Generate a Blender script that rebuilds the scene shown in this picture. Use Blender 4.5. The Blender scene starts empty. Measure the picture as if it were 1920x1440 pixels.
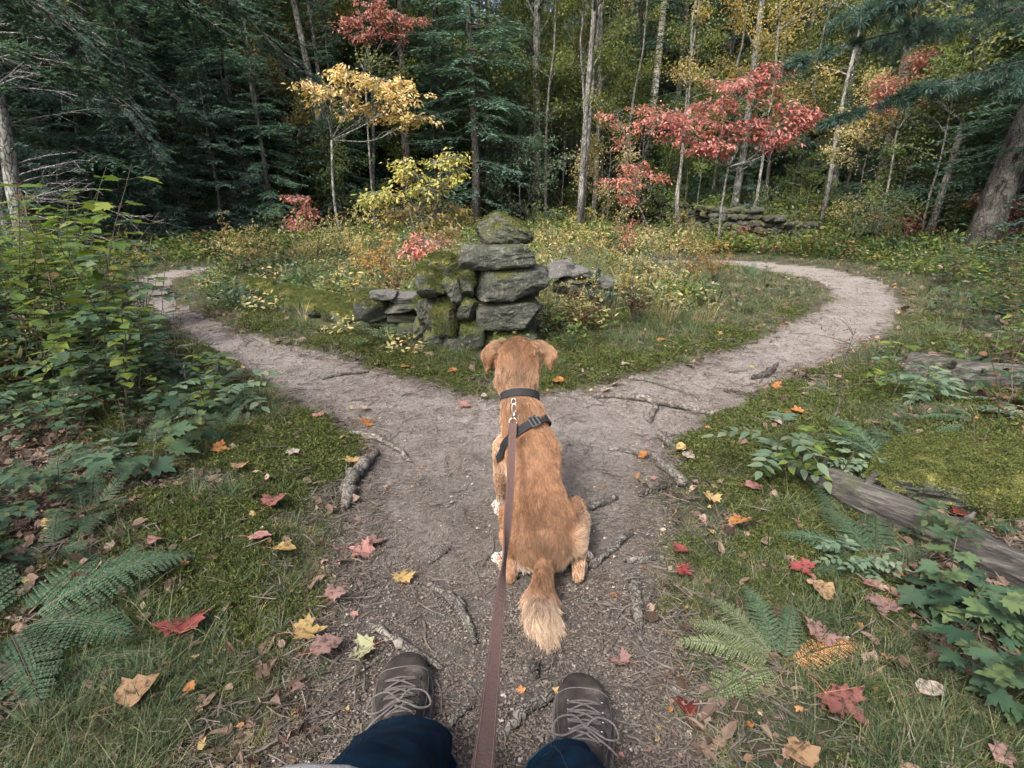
import bpy, math, random
import numpy as np
from mathutils import Vector, Matrix, Euler

# ------------------------------------------------------------------ camera, world, sun, exposure
S = bpy.context.scene
COL = S.collection
H = 1.05                      # camera height
FOC = 1025.0                  # focal length in pixels of a 1920 px wide picture
PITCH = math.radians(19.0)
cam_d = bpy.data.cameras.new('camera')
cam_d.sensor_width = 36.0
cam_d.lens = 36.0 * FOC / 1920.0
cam_d.clip_start = 0.02
cam_d.clip_end = 600.0
cam = bpy.data.objects.new('camera', cam_d)
COL.objects.link(cam)
cam.location = (0, 0, H)
cam.rotation_euler = (math.radians(90) - PITCH, 0, 0)
S.camera = cam

SUN_EL = math.radians(50)
SUN_AZ = math.radians(-150)     # from +Y (ahead), turning towards -X
world = bpy.data.worlds.new('World')
S.world = world
world.use_nodes = True
wn = world.node_tree
for n in list(wn.nodes):
    wn.nodes.remove(n)
wo = wn.nodes.new('ShaderNodeOutputWorld')
bg = wn.nodes.new('ShaderNodeBackground')
sky = wn.nodes.new('ShaderNodeTexSky')
sky.sky_type = 'NISHITA'
sky.sun_disc = False
sky.sun_elevation = SUN_EL
sky.sun_rotation = SUN_AZ
sky.air_density = 0.6
sky.dust_density = 6.0
sky.ozone_density = 0.6
bg.inputs['Strength'].default_value = 0.15
wn.links.new(sky.outputs[0], bg.inputs[0])
wn.links.new(bg.outputs[0], wo.inputs[0])

sun_d = bpy.data.lights.new('sun', 'SUN')
sun_d.energy = 1.25
sun_d.angle = math.radians(10)
sun_d.color = (1.0, 0.985, 0.97)
sun = bpy.data.objects.new('sun', sun_d)
COL.objects.link(sun)
sdir = Vector((math.sin(SUN_AZ) * math.cos(SUN_EL), math.cos(SUN_AZ) * math.cos(SUN_EL), math.sin(SUN_EL)))
sun.rotation_euler = sdir.to_track_quat('Z', 'Y').to_euler()
sun.location = (0, 0, 30)

S.view_settings.view_transform = 'Standard'
S.view_settings.look = 'None'
S.view_settings.gamma = 1.0
S.view_settings.use_curve_mapping = False
S.view_settings.exposure = 1.62
S.render.engine = 'CYCLES'
S.cycles.max_bounces = 5
S.cycles.diffuse_bounces = 3
S.cycles.glossy_bounces = 2
S.cycles.transmission_bounces = 3
S.cycles.transparent_max_bounces = 4
S.cycles.use_denoising = True
S.cycles.use_adaptive_sampling = True
S.cycles.adaptive_threshold = 0.02
S.cycles.caustics_reflective = False
S.cycles.caustics_refractive = False
try:
    S.cycles_curves.shape = 'RIBBONS'
    S.cycles_curves.subdivisions = 1
except Exception:
    pass

R = np.random.default_rng(11)
random.seed(5)

# ------------------------------------------------------------------ noise
def _hash2(ix, iy, seed):
    h = (ix.astype(np.int64) * 374761393 + iy.astype(np.int64) * 668265263 + seed * 1442695041) & 0x7fffffff
    h = ((h ^ (h >> 13)) * 1274126177) & 0x7fffffff
    return ((h ^ (h >> 16)) & 0xffff) / 65535.0

def vnoise2(x, y, seed=0):
    x = np.asarray(x, float); y = np.asarray(y, float)
    ix = np.floor(x); iy = np.floor(y)
    fx = x - ix; fy = y - iy
    fx = fx * fx * (3 - 2 * fx); fy = fy * fy * (3 - 2 * fy)
    a = _hash2(ix, iy, seed); b = _hash2(ix + 1, iy, seed)
    c = _hash2(ix, iy + 1, seed); d = _hash2(ix + 1, iy + 1, seed)
    return (a * (1 - fx) + b * fx) * (1 - fy) + (c * (1 - fx) + d * fx) * fy

def fbm2(x, y, seed=0, oct=4, gain=0.5):
    s = 0; a = 1; t = 0
    for o in range(oct):
        s = s + a * vnoise2(x * 2 ** o + 17 * o, y * 2 ** o - 9 * o, seed + o)
        t += a; a *= gain
    return s / t

def _hash3(ix, iy, iz, seed):
    h = (ix.astype(np.int64) * 374761393 + iy.astype(np.int64) * 668265263 + iz.astype(np.int64) * 2147483647 + seed * 1442695041) & 0x7fffffff
    h = ((h ^ (h >> 13)) * 1274126177) & 0x7fffffff
    return ((h ^ (h >> 16)) & 0xffff) / 65535.0

def vnoise3(p, seed=0):
    i = np.floor(p); f = p - i; f = f * f * (3 - 2 * f)
    r = 0
    for dx in (0, 1):
        for dy in (0, 1):
            for dz in (0, 1):
                w = (f[:, 0] if dx else 1 - f[:, 0]) * (f[:, 1] if dy else 1 - f[:, 1]) * (f[:, 2] if dz else 1 - f[:, 2])
                r = r + w * _hash3(i[:, 0] + dx, i[:, 1] + dy, i[:, 2] + dz, seed)
    return r

def fbm3(p, seed=0, oct=4, gain=0.5):
    s = 0; a = 1; t = 0
    for o in range(oct):
        s = s + a * vnoise3(p * 2 ** o + 13.7 * o, seed + o)
        t += a; a *= gain
    return s / t

def nrm(v):
    v = np.asarray(v, float)
    return v / np.maximum(np.linalg.norm(v, axis=-1, keepdims=True), 1e-9)

# ------------------------------------------------------------------ pixels of the photograph -> rays
CP, SP = math.cos(PITCH), math.sin(PITCH)
def ray(px, py):
    u = (px - 960) / FOC; v = (py - 720) / FOC
    return np.array([u, CP - v * SP, -SP - v * CP])

def flat(px, py, z=0.0):
    d = ray(px, py)
    t = (z - H) / d[2]
    return np.array([d[0] * t, d[1] * t, z])

def at_y(px, py, y):
    d = ray(px, py)
    t = y / d[1]
    return np.array([d[0] * t, y, H + d[2] * t])

# ------------------------------------------------------------------ the trail outline on the ground
_tr = [(380,1480),(500,1400),(575,1300),(622,1200),(640,1100),(655,1000),(665,950),(690,890),(690,830),(640,790),(560,752),
       (470,702),(400,662),(330,622),(270,592),(242,562),(236,538),(270,517),(340,505),(430,498),(560,493),
       (560,499),(430,508),(335,522),(312,542),(330,573),(380,600),(450,630),(560,658),(680,692),(760,715),(830,738),(910,752),
       (1030,748),(1150,718),(1250,692),(1350,662),(1450,627),(1520,592),(1562,560),(1545,536),(1480,516),(1400,502),(1330,497),(1200,494),
       (1200,488),(1330,489),(1450,494),(1560,505),(1650,530),(1697,570),(1680,620),(1600,660),(1500,710),(1420,750),(1330,790),(1260,832),
       (1222,890),(1232,960),(1222,1050),(1232,1150),(1275,1250),(1315,1350),(1360,1480)]
TRAIL = np.array([flat(x, y)[:2] for x, y in _tr])
TRAIL = np.vstack([TRAIL, [[0.55, 0.1], [0.5, -2.5], [-0.5, -2.5], [-0.62, 0.1]]])

def trail_sd(x, y):
    """signed distance to the trail outline, positive inside"""
    x = np.asarray(x, float); y = np.asarray(y, float)
    shp = x.shape; x = x.ravel(); y = y.ravel()
    best = np.full(x.shape, 1e9); inside = np.zeros(x.shape, bool)
    n = len(TRAIL)
    for i in range(n):
        ax, ay = TRAIL[i]; bx, by = TRAIL[(i + 1) % n]
        ex, ey = bx - ax, by - ay
        t = np.clip(((x - ax) * ex + (y - ay) * ey) / (ex * ex + ey * ey + 1e-12), 0, 1)
        d = np.hypot(x - ax - t * ex, y - ay - t * ey)
        best = np.minimum(best, d)
        c = ((ay > y) != (by > y)) & (x < (bx - ax) * (y - ay) / (by - ay + 1e-12) + ax)
        inside ^= c
    return np.where(inside, best, -best).reshape(shp)

def trail_mask_d(x, y):
    d = trail_sd(x, y)
    return d + (fbm2(x * 5, y * 5, 31, 3) - 0.5) * 0.13 + (fbm2(x * 1.3, y * 1.3, 37, 2) - 0.5) * 0.1

def _bump(x, y, c, r, h):
    d2 = ((x - c[0]) ** 2 + (y - c[1]) ** 2) / (r * r)
    return h * np.exp(-d2 * 1.6)

_cR = flat(1900, 900); _cL = flat(330, 960); _cR2 = flat(1780, 680); _cC = flat(960, 640); _cL2 = flat(120, 700)
def height(x, y):
    x = np.asarray(x, float); y = np.asarray(y, float)
    sd = trail_sd(x, y)
    off = 1 / (1 + np.exp(-(-sd - 0.05) * 16))
    h = -0.004 + 0.03 * off
    h = h + off * (0.05 * (fbm2(x * 1.7, y * 1.7, 3, 3) - 0.5) + 0.028 * (fbm2(x * 8, y * 8, 5, 3) - 0.5))
    h = h + (1 - off) * (0.030 * (fbm2(x * 2.4, y * 2.4, 6, 3) - 0.5) + 0.016 * (fbm2(x * 14, y * 14, 8, 3) - 0.5))
    h = h + off * (_bump(x, y, _cR, 0.75, 0.14) + _bump(x, y, _cL, 0.5, 0.07) + _bump(x, y, _cR2, 0.6, 0.10) + _bump(x, y, _cL2, 0.8, 0.10))
    r = np.hypot(x, y)
    far = np.clip((r - 16) / 32, 0, 1)
    h = h + far * 3.6 * (fbm2(x * 0.09, y * 0.09, 12, 3) - 0.1) * (y > -30)
    return h

def gp(px, py, up=0.0):
    """where the ray through a photo pixel meets the ground (or a level `up` above it)"""
    z = 0.0
    for _ in range(6):
        p = flat(px, py, z + up)
        z = float(height(p[0], p[1]))
    p = flat(px, py, z + up)
    return p

def on_ground(x, y, up=0.0):
    return np.array([x, y, float(height(x, y)) + up])

def depth_of(p):
    return p[1] * CP + (H - p[2]) * SP

def px_size(p, px):
    """metres covered by px photo pixels at point p"""
    return px * depth_of(p) / FOC

# ------------------------------------------------------------------ mesh helpers
def mesh_arrays(name, V, faces, mats=(), mi=None, smooth=False, attrs=None):
    """faces: list of int arrays (n,k)"""
    me = bpy.data.meshes.new(name)
    V = np.ascontiguousarray(V, np.float32)
    me.vertices.add(len(V))
    me.vertices.foreach_set('co', V.ravel())
    faces = [np.asarray(f, np.int32) for f in faces if len(f)]
    tot = sum(f.size for f in faces); npoly = sum(len(f) for f in faces)
    me.loops.add(tot); me.polygons.add(npoly)
    if tot:
        me.loops.foreach_set('vertex_index', np.concatenate([f.ravel() for f in faces]))
        cnt = np.concatenate([np.full(len(f), f.shape[1], np.int32) for f in faces])
        st = np.concatenate([[0], np.cumsum(cnt)[:-1]]).astype(np.int32)
        me.polygons.foreach_set('loop_start', st)
        if mi is not None:
            me.polygons.foreach_set('material_index', np.concatenate(mi).astype(np.int32))
        me.polygons.foreach_set('use_smooth', np.full(npoly, bool(smooth)))
    for m in mats:
        me.materials.append(m)
    for k, a in (attrs or {}).items():
        a = np.asarray(a, np.float32)
        if a.ndim == 1:
            at = me.attributes.new(k, 'FLOAT', 'POINT'); at.data.foreach_set('value', a)
        else:
            at = me.attributes.new(k, 'FLOAT_VECTOR', 'POINT'); at.data.foreach_set('vector', a.ravel())
    me.update(calc_edges=True)
    return me

def link(name, me, parent=None, loc=None):
    o = bpy.data.objects.new(name, me)
    COL.objects.link(o)
    if parent is not None:
        o.parent = parent
    if loc is not None:
        o.location = loc
    return o

def empty(name, loc=(0, 0, 0), rz=0.0):
    o = bpy.data.objects.new(name, None)
    COL.objects.link(o)
    o.location = tuple(float(c) for c in loc)
    o.rotation_euler = (0, 0, rz)
    o.empty_display_size = 0.1
    return o

def tag(o, label=None, cat=None, group=None, kind=None):
    if label: o['label'] = label
    if cat: o['category'] = cat
    if group: o['group'] = group
    if kind: o['kind'] = kind
    return o

class Geo:
    """collects chunks of geometry, each with a tint per vertex and a material slot"""
    def __init__(s):
        s.V = []; s.F = {}; s.M = {}; s.T = []; s.n = 0
    def add(s, V, F, tint=0.5, mat=0):
        V = np.asarray(V, float).reshape(-1, 3)
        if not len(V): return s
        for f in (F if isinstance(F, (list, tuple)) else [F]):
            f = np.asarray(f, np.int64)
            if not len(f): continue
            k = f.shape[1]
            s.F.setdefault(k, []).append(f + s.n)
            s.M.setdefault(k, []).append(np.full(len(f), mat))
        s.V.append(V)
        t = np.asarray(tint, float)
        s.T.append(np.full(len(V), float(t)) if t.ndim == 0 else t)
        s.n += len(V)
        return s
    def mesh(s, name, mats, smooth=False):
        ks = sorted(s.F)
        return mesh_arrays(name, np.vstack(s.V), [np.vstack(s.F[k]) for k in ks], mats,
                           [np.concatenate(s.M[k]) for k in ks], smooth, {'tint': np.concatenate(s.T)})
    def build(s, name, mats, parent=None, smooth=False, loc=None):
        if not isinstance(mats, (list, tuple)): mats = [mats]
        return link(name, s.mesh(name, mats, smooth), parent, loc)

def tubes(P, Rr, n=6, cap=True):
    """P (m,k,3) centre lines, Rr (m,k) radii -> V, [quads, tris]"""
    P = np.asarray(P, float); Rr = np.asarray(Rr, float)
    if P.ndim == 2: P = P[None]; Rr = Rr[None]
    m, k, _ = P.shape
    D = np.empty_like(P)
    D[:, 1:-1] = P[:, 2:] - P[:, :-2]; D[:, 0] = P[:, 1] - P[:, 0]; D[:, -1] = P[:, -1] - P[:, -2]
    D = nrm(D)
    ov = np.abs(nrm(P[:, -1] - P[:, 0]))
    ref = np.eye(3)[np.argmin(ov, axis=1)][:, None, :]
    A = nrm(np.cross(D, np.broadcast_to(ref, D.shape))); B = np.cross(D, A)
    th = np.arange(n) * 2 * math.pi / n
    V = P[:, :, None] + Rr[:, :, None, None] * (A[:, :, None] * np.cos(th)[None, None, :, None] + B[:, :, None] * np.sin(th)[None, None, :, None])
    V = V.reshape(-1, 3)
    base = (np.arange(m) * k * n)[:, None, None]
    i = np.arange(k - 1)[None, :, None]; j = np.arange(n)[None, None, :]
    a = base + i * n + j; b = base + i * n + (j + 1) % n
    Q = np.stack([a, b, b + n, a + n], -1).reshape(-1, 4)
    F = [Q]
    if cap and n > 2:
        e = np.arange(m) * k * n
        s0 = np.stack([e[:, None] + np.zeros((1, n - 2), int), e[:, None] + np.arange(2, n)[None], e[:, None] + np.arange(1, n - 1)[None]], -1).reshape(-1, 3)
        e2 = e + (k - 1) * n
        s1 = np.stack([e2[:, None] + np.zeros((1, n - 2), int), e2[:, None] + np.arange(1, n - 1)[None], e2[:, None] + np.arange(2, n)[None]], -1).reshape(-1, 3)
        F += [s0, s1]
    return V, F

def spline(pts, k):
    """smooth resample of a polyline to k points (Catmull-Rom)"""
    P = np.asarray(pts, float)
    Q = np.vstack([2 * P[0] - P[1], P, 2 * P[-1] - P[-2]])
    m = len(P) - 1
    t = np.linspace(0, m, k); i = np.minimum(t.astype(int), m - 1); f = (t - i)[:, None]
    p0, p1, p2, p3 = Q[i], Q[i + 1], Q[i + 2], Q[i + 3]
    return 0.5 * (2 * p1 + (p2 - p0) * f + (2 * p0 - 5 * p1 + 4 * p2 - p3) * f ** 2 + (3 * p1 - p0 - 3 * p2 + p3) * f ** 3)

# leaf templates: (x along, y across, z up), faces
T_DIAMOND = (np.array([[0, 0, 0], [.45, .5, .05], [1, 0, 0], [.45, -.5, .05]]), [np.array([[0, 3, 2, 1]])])
T_OVAL = (np.array([[0, 0, 0], [.3, .42, .07], [.7, .36, .05], [1, 0, -.06], [.7, -.36, .05], [.3, -.42, .07]]),
          [np.array([[0, 3, 2, 1], [0, 5, 4, 3]])])
def _maple():
    # a five lobed outline, x along the middle vein
    half = [(0.0, 0.0), (.04, .18), (-.06, .34), (.12, .36), (.16, .52), (.28, .44), (.46, .66), (.50, .46), (.64, .50), (.56, .30), (.50, .17), (.68, .24), (.74, .12), (.86, .10)]
    up = [(x, y) for x, y in half]
    pts = up + [(1.0, 0.0)] + [(x, -y) for x, y in reversed(up[1:])]
    V = [(0.36, 0, -.02)] + [(x, y * .92, 0.06 * (abs(y) * 1.6) - 0.10 * (x - .4) ** 2 + (0.010 if i % 2 else -0.008)) for i, (x, y) in enumerate(pts)]
    n = len(pts)
    F = [[0, 1 + (i + 1) % n, 1 + i] for i in range(n)]
    return np.array(V), [np.array(F)]
T_MAPLE = _maple()
def _broad():
    # toothed broad leaf with a fold along the midrib
    xs = np.array([0, .08, .22, .36, .5, .64, .78, .9, 1.0]); w = np.array([0, .26, .42, .46, .43, .34, .22, .1, 0])
    V = [(x, 0, -.04 * (x - .3) ** 2 * 3) for x in xs]
    l = len(xs)
    V += [(x + (.02 if i % 2 else -.01), ww, .09 * ww + .02 * (i % 2) - .12 * (x - .3) ** 2) for i, (x, ww) in enumerate(zip(xs, w))]
    V += [(x + (.02 if i % 2 else -.01), -ww, .09 * ww + .02 * (i % 2) - .12 * (x - .3) ** 2) for i, (x, ww) in enumerate(zip(xs, w))]
    F = [[i, i + 1, l + i + 1, l + i] for i in range(l - 1)] + [[i, 2 * l + i, 2 * l + i + 1, i + 1] for i in range(l - 1)]
    return np.array(V), [np.array(F)]
T_BROAD = _broad()

def place(tpl, P, D, N, L, W, tint=None, flutter=0.0):
    """instances of a template: P base points, D tip directions, N normals"""
    tv, tf = tpl
    m = len(P); k = len(tv)
    D = nrm(D); Sd = nrm(np.cross(N, D)); N = np.cross(D, Sd)
    L = np.broadcast_to(L, (m,)); W = np.broadcast_to(W, (m,))
    V = (P[:, None] + L[:, None, None] * tv[None, :, 0:1] * D[:, None] + W[:, None, None] * tv[None, :, 1:2] * Sd[:, None]
         + L[:, None, None] * tv[None, :, 2:3] * N[:, None])
    if flutter:
        V = V + R.normal(0, flutter, V.shape) * L[:, None, None]
    off = (np.arange(m) * k)[:, None, None]
    F = [(f[None] + off).reshape(-1, f.shape[1]) for f in tf]
    t = R.random(m) if tint is None else np.broadcast_to(tint, (m,))
    return V.reshape(-1, 3), F, np.repeat(t, k)

def rdir(m, up=0.0, spread=1.0):
    v = R.normal(0, 1, (m, 3)) * spread
    v[:, 2] += up
    return nrm(v)

# ------------------------------------------------------------------ materials
def new_mat(name):
    m = bpy.data.materials.new(name)
    m.use_nodes = True
    nt = m.node_tree
    for n in list(nt.nodes): nt.nodes.remove(n)
    out = nt.nodes.new('ShaderNodeOutputMaterial')
    bs = nt.nodes.new('ShaderNodeBsdfPrincipled')
    nt.links.new(bs.outputs[0], out.inputs[0])
    return m, nt, bs, out

def N(nt, typ, **kw):
    n = nt.nodes.new(typ)
    for k, v in kw.items():
        if k.startswith('i_'):
            key = k[2:].replace('_', ' ')
            n.inputs[key].default_value = v
        else:
            setattr(n, k, v)
    return n

def ramp(nt, fac, stops, interp='LINEAR'):
    r = nt.nodes.new('ShaderNodeValToRGB')
    cr = r.color_ramp; cr.interpolation = interp
    while len(cr.elements) < len(stops): cr.elements.new(0.5)
    for e, (p, c) in zip(cr.elements, stops):
        e.position = p
        e.color = tuple(c) + (1,) if len(c) == 3 else c
    if fac is not None: nt.links.new(fac, r.inputs[0])
    return r

def mixc(nt, fac, a, b, mode='MIX'):
    m = nt.nodes.new('ShaderNodeMix'); m.data_type = 'RGBA'; m.blend_type = mode
    for sock, val in ((m.inputs[0], fac), (m.inputs[6], a), (m.inputs[7], b)):
        if hasattr(val, 'links'): nt.links.new(val, sock)
        elif isinstance(val, (int, float)): sock.default_value = val
        else: sock.default_value = tuple(val) + (1,)
    return m.outputs[2]

def mth(nt, op, a, b=None, c=None):
    m = nt.nodes.new('ShaderNodeMath'); m.operation = op
    for i, v in enumerate((a, b, c)):
        if v is None: continue
        if hasattr(v, 'links'): nt.links.new(v, m.inputs[i])
        else: m.inputs[i].default_value = v
    return m.outputs[0]

def noise(nt, scale, detail=4, rough=0.55, coord='Object', vec=None, scl=None, dist=0.0):
    if vec is None:
        tc = nt.nodes.new('ShaderNodeTexCoord'); vec = tc.outputs[coord]
    if scl is not None:
        mp = nt.nodes.new('ShaderNodeMapping'); mp.inputs['Scale'].default_value = scl
        nt.links.new(vec, mp.inputs[0]); vec = mp.outputs[0]
    n = nt.nodes.new('ShaderNodeTexNoise')
    n.inputs['Scale'].default_value = scale; n.inputs['Detail'].default_value = detail
    n.inputs['Roughness'].default_value = rough; n.inputs['Distortion'].default_value = dist
    nt.links.new(vec, n.inputs['Vector'])
    return n.outputs[0]

def bump(nt, bs, h, strength=0.5, dist=0.01):
    b = nt.nodes.new('ShaderNodeBump')
    b.inputs['Strength'].default_value = strength; b.inputs['Distance'].default_value = dist
    nt.links.new(h, b.inputs['Height'])
    nt.links.new(b.outputs[0], bs.inputs['Normal'])
    return b

def leaf_mat(name, cols, rough=0.5, transl=0.3, spot=None, var=0.25, nscale=30):
    m, nt, bs, out = new_mat(name)
    at = N(nt, 'ShaderNodeAttribute', attribute_name='tint')
    n = len(cols)
    rp = ramp(nt, at.outputs['Fac'], [(i / max(1, n - 1), c) for i, c in enumerate(cols)])
    oi = nt.nodes.new('ShaderNodeObjectInfo')
    val = mth(nt, 'MULTIPLY_ADD', oi.outputs['Random'], 2 * var, 1 - var)
    col = mixc(nt, 1.0, rp.outputs[0], val, 'MULTIPLY')
    if spot is not None:
        ns = noise(nt, nscale, 3, 0.6)
        f = ramp(nt, ns, [(0.5, (0, 0, 0)), (0.66, (1, 1, 1))])
        col = mixc(nt, f.outputs[0], col, spot)
    nt.links.new(col, bs.inputs['Base Color'])
    bs.inputs['Roughness'].default_value = rough
    bs.inputs['Specular IOR Level'].default_value = 0.25
    if transl > 0:
        tr = nt.nodes.new('ShaderNodeBsdfTranslucent')
        br = mixc(nt, 1.0, col, (1.5, 1.5, 0.9), 'MULTIPLY')
        nt.links.new(br, tr.inputs[0])
        mx = nt.nodes.new('ShaderNodeMixShader'); mx.inputs[0].default_value = transl
        nt.links.new(bs.outputs[0], mx.inputs[1]); nt.links.new(tr.outputs[0], mx.inputs[2])
        nt.links.new(mx.outputs[0], out.inputs[0])
    return m

def bark_mat(name, dark, light, lichen=None, sc=9.0, amt=0.5, bumpd=0.03, zs=0.22):
    m, nt, bs, out = new_mat(name)
    a = noise(nt, sc, 6, 0.65, scl=(1, 1, zs), dist=0.6)
    rp = ramp(nt, a, [(0.34, dark), (0.62, light)])
    col = rp.outputs[0]
    tcv = nt.nodes.new('ShaderNodeTexCoord'); mpv = nt.nodes.new('ShaderNodeMapping'); mpv.inputs['Scale'].default_value = (1, 1, .28)
    vo = nt.nodes.new('ShaderNodeTexVoronoi'); vo.feature = 'DISTANCE_TO_EDGE'; vo.inputs['Scale'].default_value = sc * 2.4
    wob = nt.nodes.new('ShaderNodeVectorMath'); wob.operation = 'MULTIPLY_ADD'; wob.inputs[1].default_value = (.12, .12, .12)
    nn_ = nt.nodes.new('ShaderNodeTexNoise'); nn_.inputs['Scale'].default_value = sc; nt.links.new(tcv.outputs['Object'], nn_.inputs['Vector'])
    nt.links.new(nn_.outputs['Color'], wob.inputs[0]); nt.links.new(tcv.outputs['Object'], wob.inputs[2])
    nt.links.new(wob.outputs[0], mpv.inputs[0]); nt.links.new(mpv.outputs[0], vo.inputs['Vector'])
    crk = ramp(nt, vo.outputs['Distance'], [(0.0, (.22, .22, .22)), (0.13, (1, 1, 1))])
    col = mixc(nt, 1.0, col, crk.outputs[0], 'MULTIPLY')
    if lichen is not None:
        b = noise(nt, 4.5, 5, 0.7)
        f = ramp(nt, b, [(0.52, (0, 0, 0)), (0.62, (1, 1, 1))])
        col = mixc(nt, mth(nt, 'MULTIPLY', f.outputs[0], amt), col, lichen)
    nt.links.new(col, bs.inputs['Base Color'])
    bs.inputs['Roughness'].default_value = 0.9
    fine = noise(nt, sc * 5, 4, 0.6, scl=(1, 1, zs * 1.6))
    hh = mth(nt, 'ADD', mth(nt, 'ADD', a, mth(nt, 'MULTIPLY', fine, 0.35)), mth(nt, 'MULTIPLY', crk.outputs[0], 0.5))
    bump(nt, bs, hh, 0.9, bumpd)
    return m

def stone_mat(name, cols, moss=None, moss_lo=0.35, moss_hi=0.62, nthr=0.5, scale=3.0):
    m, nt, bs, out = new_mat(name)
    tc = nt.nodes.new('ShaderNodeTexCoord')
    oi = nt.nodes.new('ShaderNodeObjectInfo')
    va = nt.nodes.new('ShaderNodeVectorMath'); va.operation = 'ADD'
    nt.links.new(tc.outputs['Object'], va.inputs[0])
    cmb = nt.nodes.new('ShaderNodeCombineXYZ')
    r10 = mth(nt, 'MULTIPLY', oi.outputs['Random'], 37.0)
    for i in range(3): nt.links.new(r10, cmb.inputs[i])
    nt.links.new(cmb.outputs[0], va.inputs[1])
    vec = va.outputs[0]
    a = noise(nt, scale, 8, 0.7, vec=vec)
    rp = ramp(nt, a, [(0.3, cols[0]), (0.5, cols[1]), (0.68, cols[2])])
    sp = noise(nt, 55, 3, 0.7, vec=vec)
    f = ramp(nt, sp, [(0.56, (0, 0, 0)), (0.68, (1, 1, 1))])
    col = mixc(nt, mth(nt, 'MULTIPLY', f.outputs[0], 0.6), rp.outputs[0], cols[3])
    li = noise(nt, 9, 5, 0.75, vec=vec)
    f2 = ramp(nt, li, [(0.58, (0, 0, 0)), (0.64, (1, 1, 1))])
    col = mixc(nt, mth(nt, 'MULTIPLY', f2.outputs[0], 0.45), col, cols[3])
    hh = mth(nt, 'ADD', a, mth(nt, 'MULTIPLY', sp, 0.22))
    if moss is not None:
        ge = nt.nodes.new('ShaderNodeNewGeometry')
        sx = nt.nodes.new('ShaderNodeSeparateXYZ'); nt.links.new(ge.outputs['Normal'], sx.inputs[0])
        mn = noise(nt, 5, 5, 0.65, vec=vec)
        v = mth(nt, 'ADD', sx.outputs[2], mth(nt, 'MULTIPLY', mth(nt, 'SUBTRACT', mn, nthr), 3.0))
        mf = ramp(nt, v, [(moss_lo, (0, 0, 0)), (moss_hi, (1, 1, 1))])
        mc = ramp(nt, noise(nt, 60, 3, 0.7, vec=vec), [(0.35, moss[0]), (0.65, moss[1])])
        col = mixc(nt, mf.outputs[0], col, mc.outputs[0])
        hh = mth(nt, 'ADD', hh, mth(nt, 'MULTIPLY', mth(nt, 'MULTIPLY', mf.outputs[0], noise(nt, 90, 2, 0.7, vec=vec)), 0.9))
    nt.links.new(col, bs.inputs['Base Color'])
    bs.inputs['Roughness'].default_value = 0.85
    bump(nt, bs, hh, 1.0, 0.03)
    return m

def plain_mat(name, col, rough=0.6, metal=0.0, nscale=None, col2=None, bumps=None, detail=4):
    m, nt, bs, out = new_mat(name)
    if nscale:
        ns = noise(nt, nscale, detail, 0.6)
        rp = ramp(nt, ns, [(0.35, col), (0.65, col2 or col)])
        nt.links.new(rp.outputs[0], bs.inputs['Base Color'])
        if bumps: bump(nt, bs, ns, bumps[0], bumps[1])
    else:
        bs.inputs['Base Color'].default_value = tuple(col) + (1,)
    bs.inputs['Roughness'].default_value = rough
    bs.inputs['Metallic'].default_value = metal
    return m

M = {}
# foliage, dark to light
M['spruce'] = leaf_mat('spruce_needles', [(.040, .082, .062), (.068, .130, .096), (.098, .165, .115)], 0.6, 0.28)
M['spruce_blue'] = leaf_mat('blue_green_needles', [(.044, .088, .074), (.070, .125, .104), (.096, .155, .125)], 0.55, 0.25)
M['spruce_light'] = leaf_mat('young_fir_needles', [(.045, .085, .055), (.075, .13, .085), (.11, .17, .11)], 0.55, 0.2)
M['leaf_green'] = leaf_mat('green_leaves', [(.05, .085, .03), (.09, .13, .04), (.15, .18, .05)], 0.5, 0.4)
M['leaf_yg'] = leaf_mat('yellow_green_leaves', [(.055, .095, .03), (.10, .14, .045), (.17, .19, .06), (.25, .22, .08)], 0.5, 0.45)
M['leaf_yellow'] = leaf_mat('yellow_leaves', [(.20, .19, .07), (.34, .29, .11), (.42, .34, .14), (.36, .25, .10)], 0.5, 0.45)
M['leaf_orange'] = leaf_mat('orange_leaves', [(.20, .13, .05), (.32, .18, .065), (.34, .25, .10)], 0.5, 0.45)
M['leaf_straw'] = leaf_mat('straw_leaves', [(.20, .22, .10), (.34, .32, .15), (.46, .40, .20), (.36, .24, .13)], 0.6, 0.35)
M['leaf_lime'] = leaf_mat('yellow_lime_leaves', [(.12, .16, .05), (.26, .28, .08), (.40, .37, .12), (.42, .30, .12)], 0.5, 0.4)
M['leaf_peach'] = leaf_mat('peach_yellow_leaves', [(.34, .34, .15), (.56, .46, .22), (.62, .45, .26), (.60, .52, .29)], 0.5, 0.4)
M['leaf_red'] = leaf_mat('red_leaves', [(.17, .09, .06), (.33, .095, .09), (.44, .17, .155), (.50, .25, .225), (.46, .31, .24)], 0.45, 0.4)
M['leaf_pink'] = leaf_mat('dusty_pink_leaves', [(.22, .12, .07), (.38, .14, .12), (.48, .22, .19), (.42, .28, .19)], 0.5, 0.4)
M['herb_dark'] = leaf_mat('dark_herb_leaves', [(.020, .046, .026), (.036, .072, .040), (.055, .095, .048), (.085, .12, .045)], 0.6, 0.22, (.02, .035, .018), nscale=18)
M['herb_green'] = leaf_mat('fresh_herb_leaves', [(.045, .085, .022), (.085, .13, .03), (.15, .18, .04)], 0.42, 0.35)
M['herb_pale'] = leaf_mat('pale_herb_leaves', [(.08, .13, .085), (.12, .175, .11), (.17, .21, .13)], 0.42, 0.3)
M['herb_brown'] = leaf_mat('withered_brown_leaves', [(.06, .035, .02), (.11, .06, .03), (.12, .10, .035)], 0.7, 0.25)
M['fern'] = leaf_mat('fern_green', [(.030, .068, .036), (.052, .105, .056), (.082, .14, .072)], 0.5, 0.3)
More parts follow.
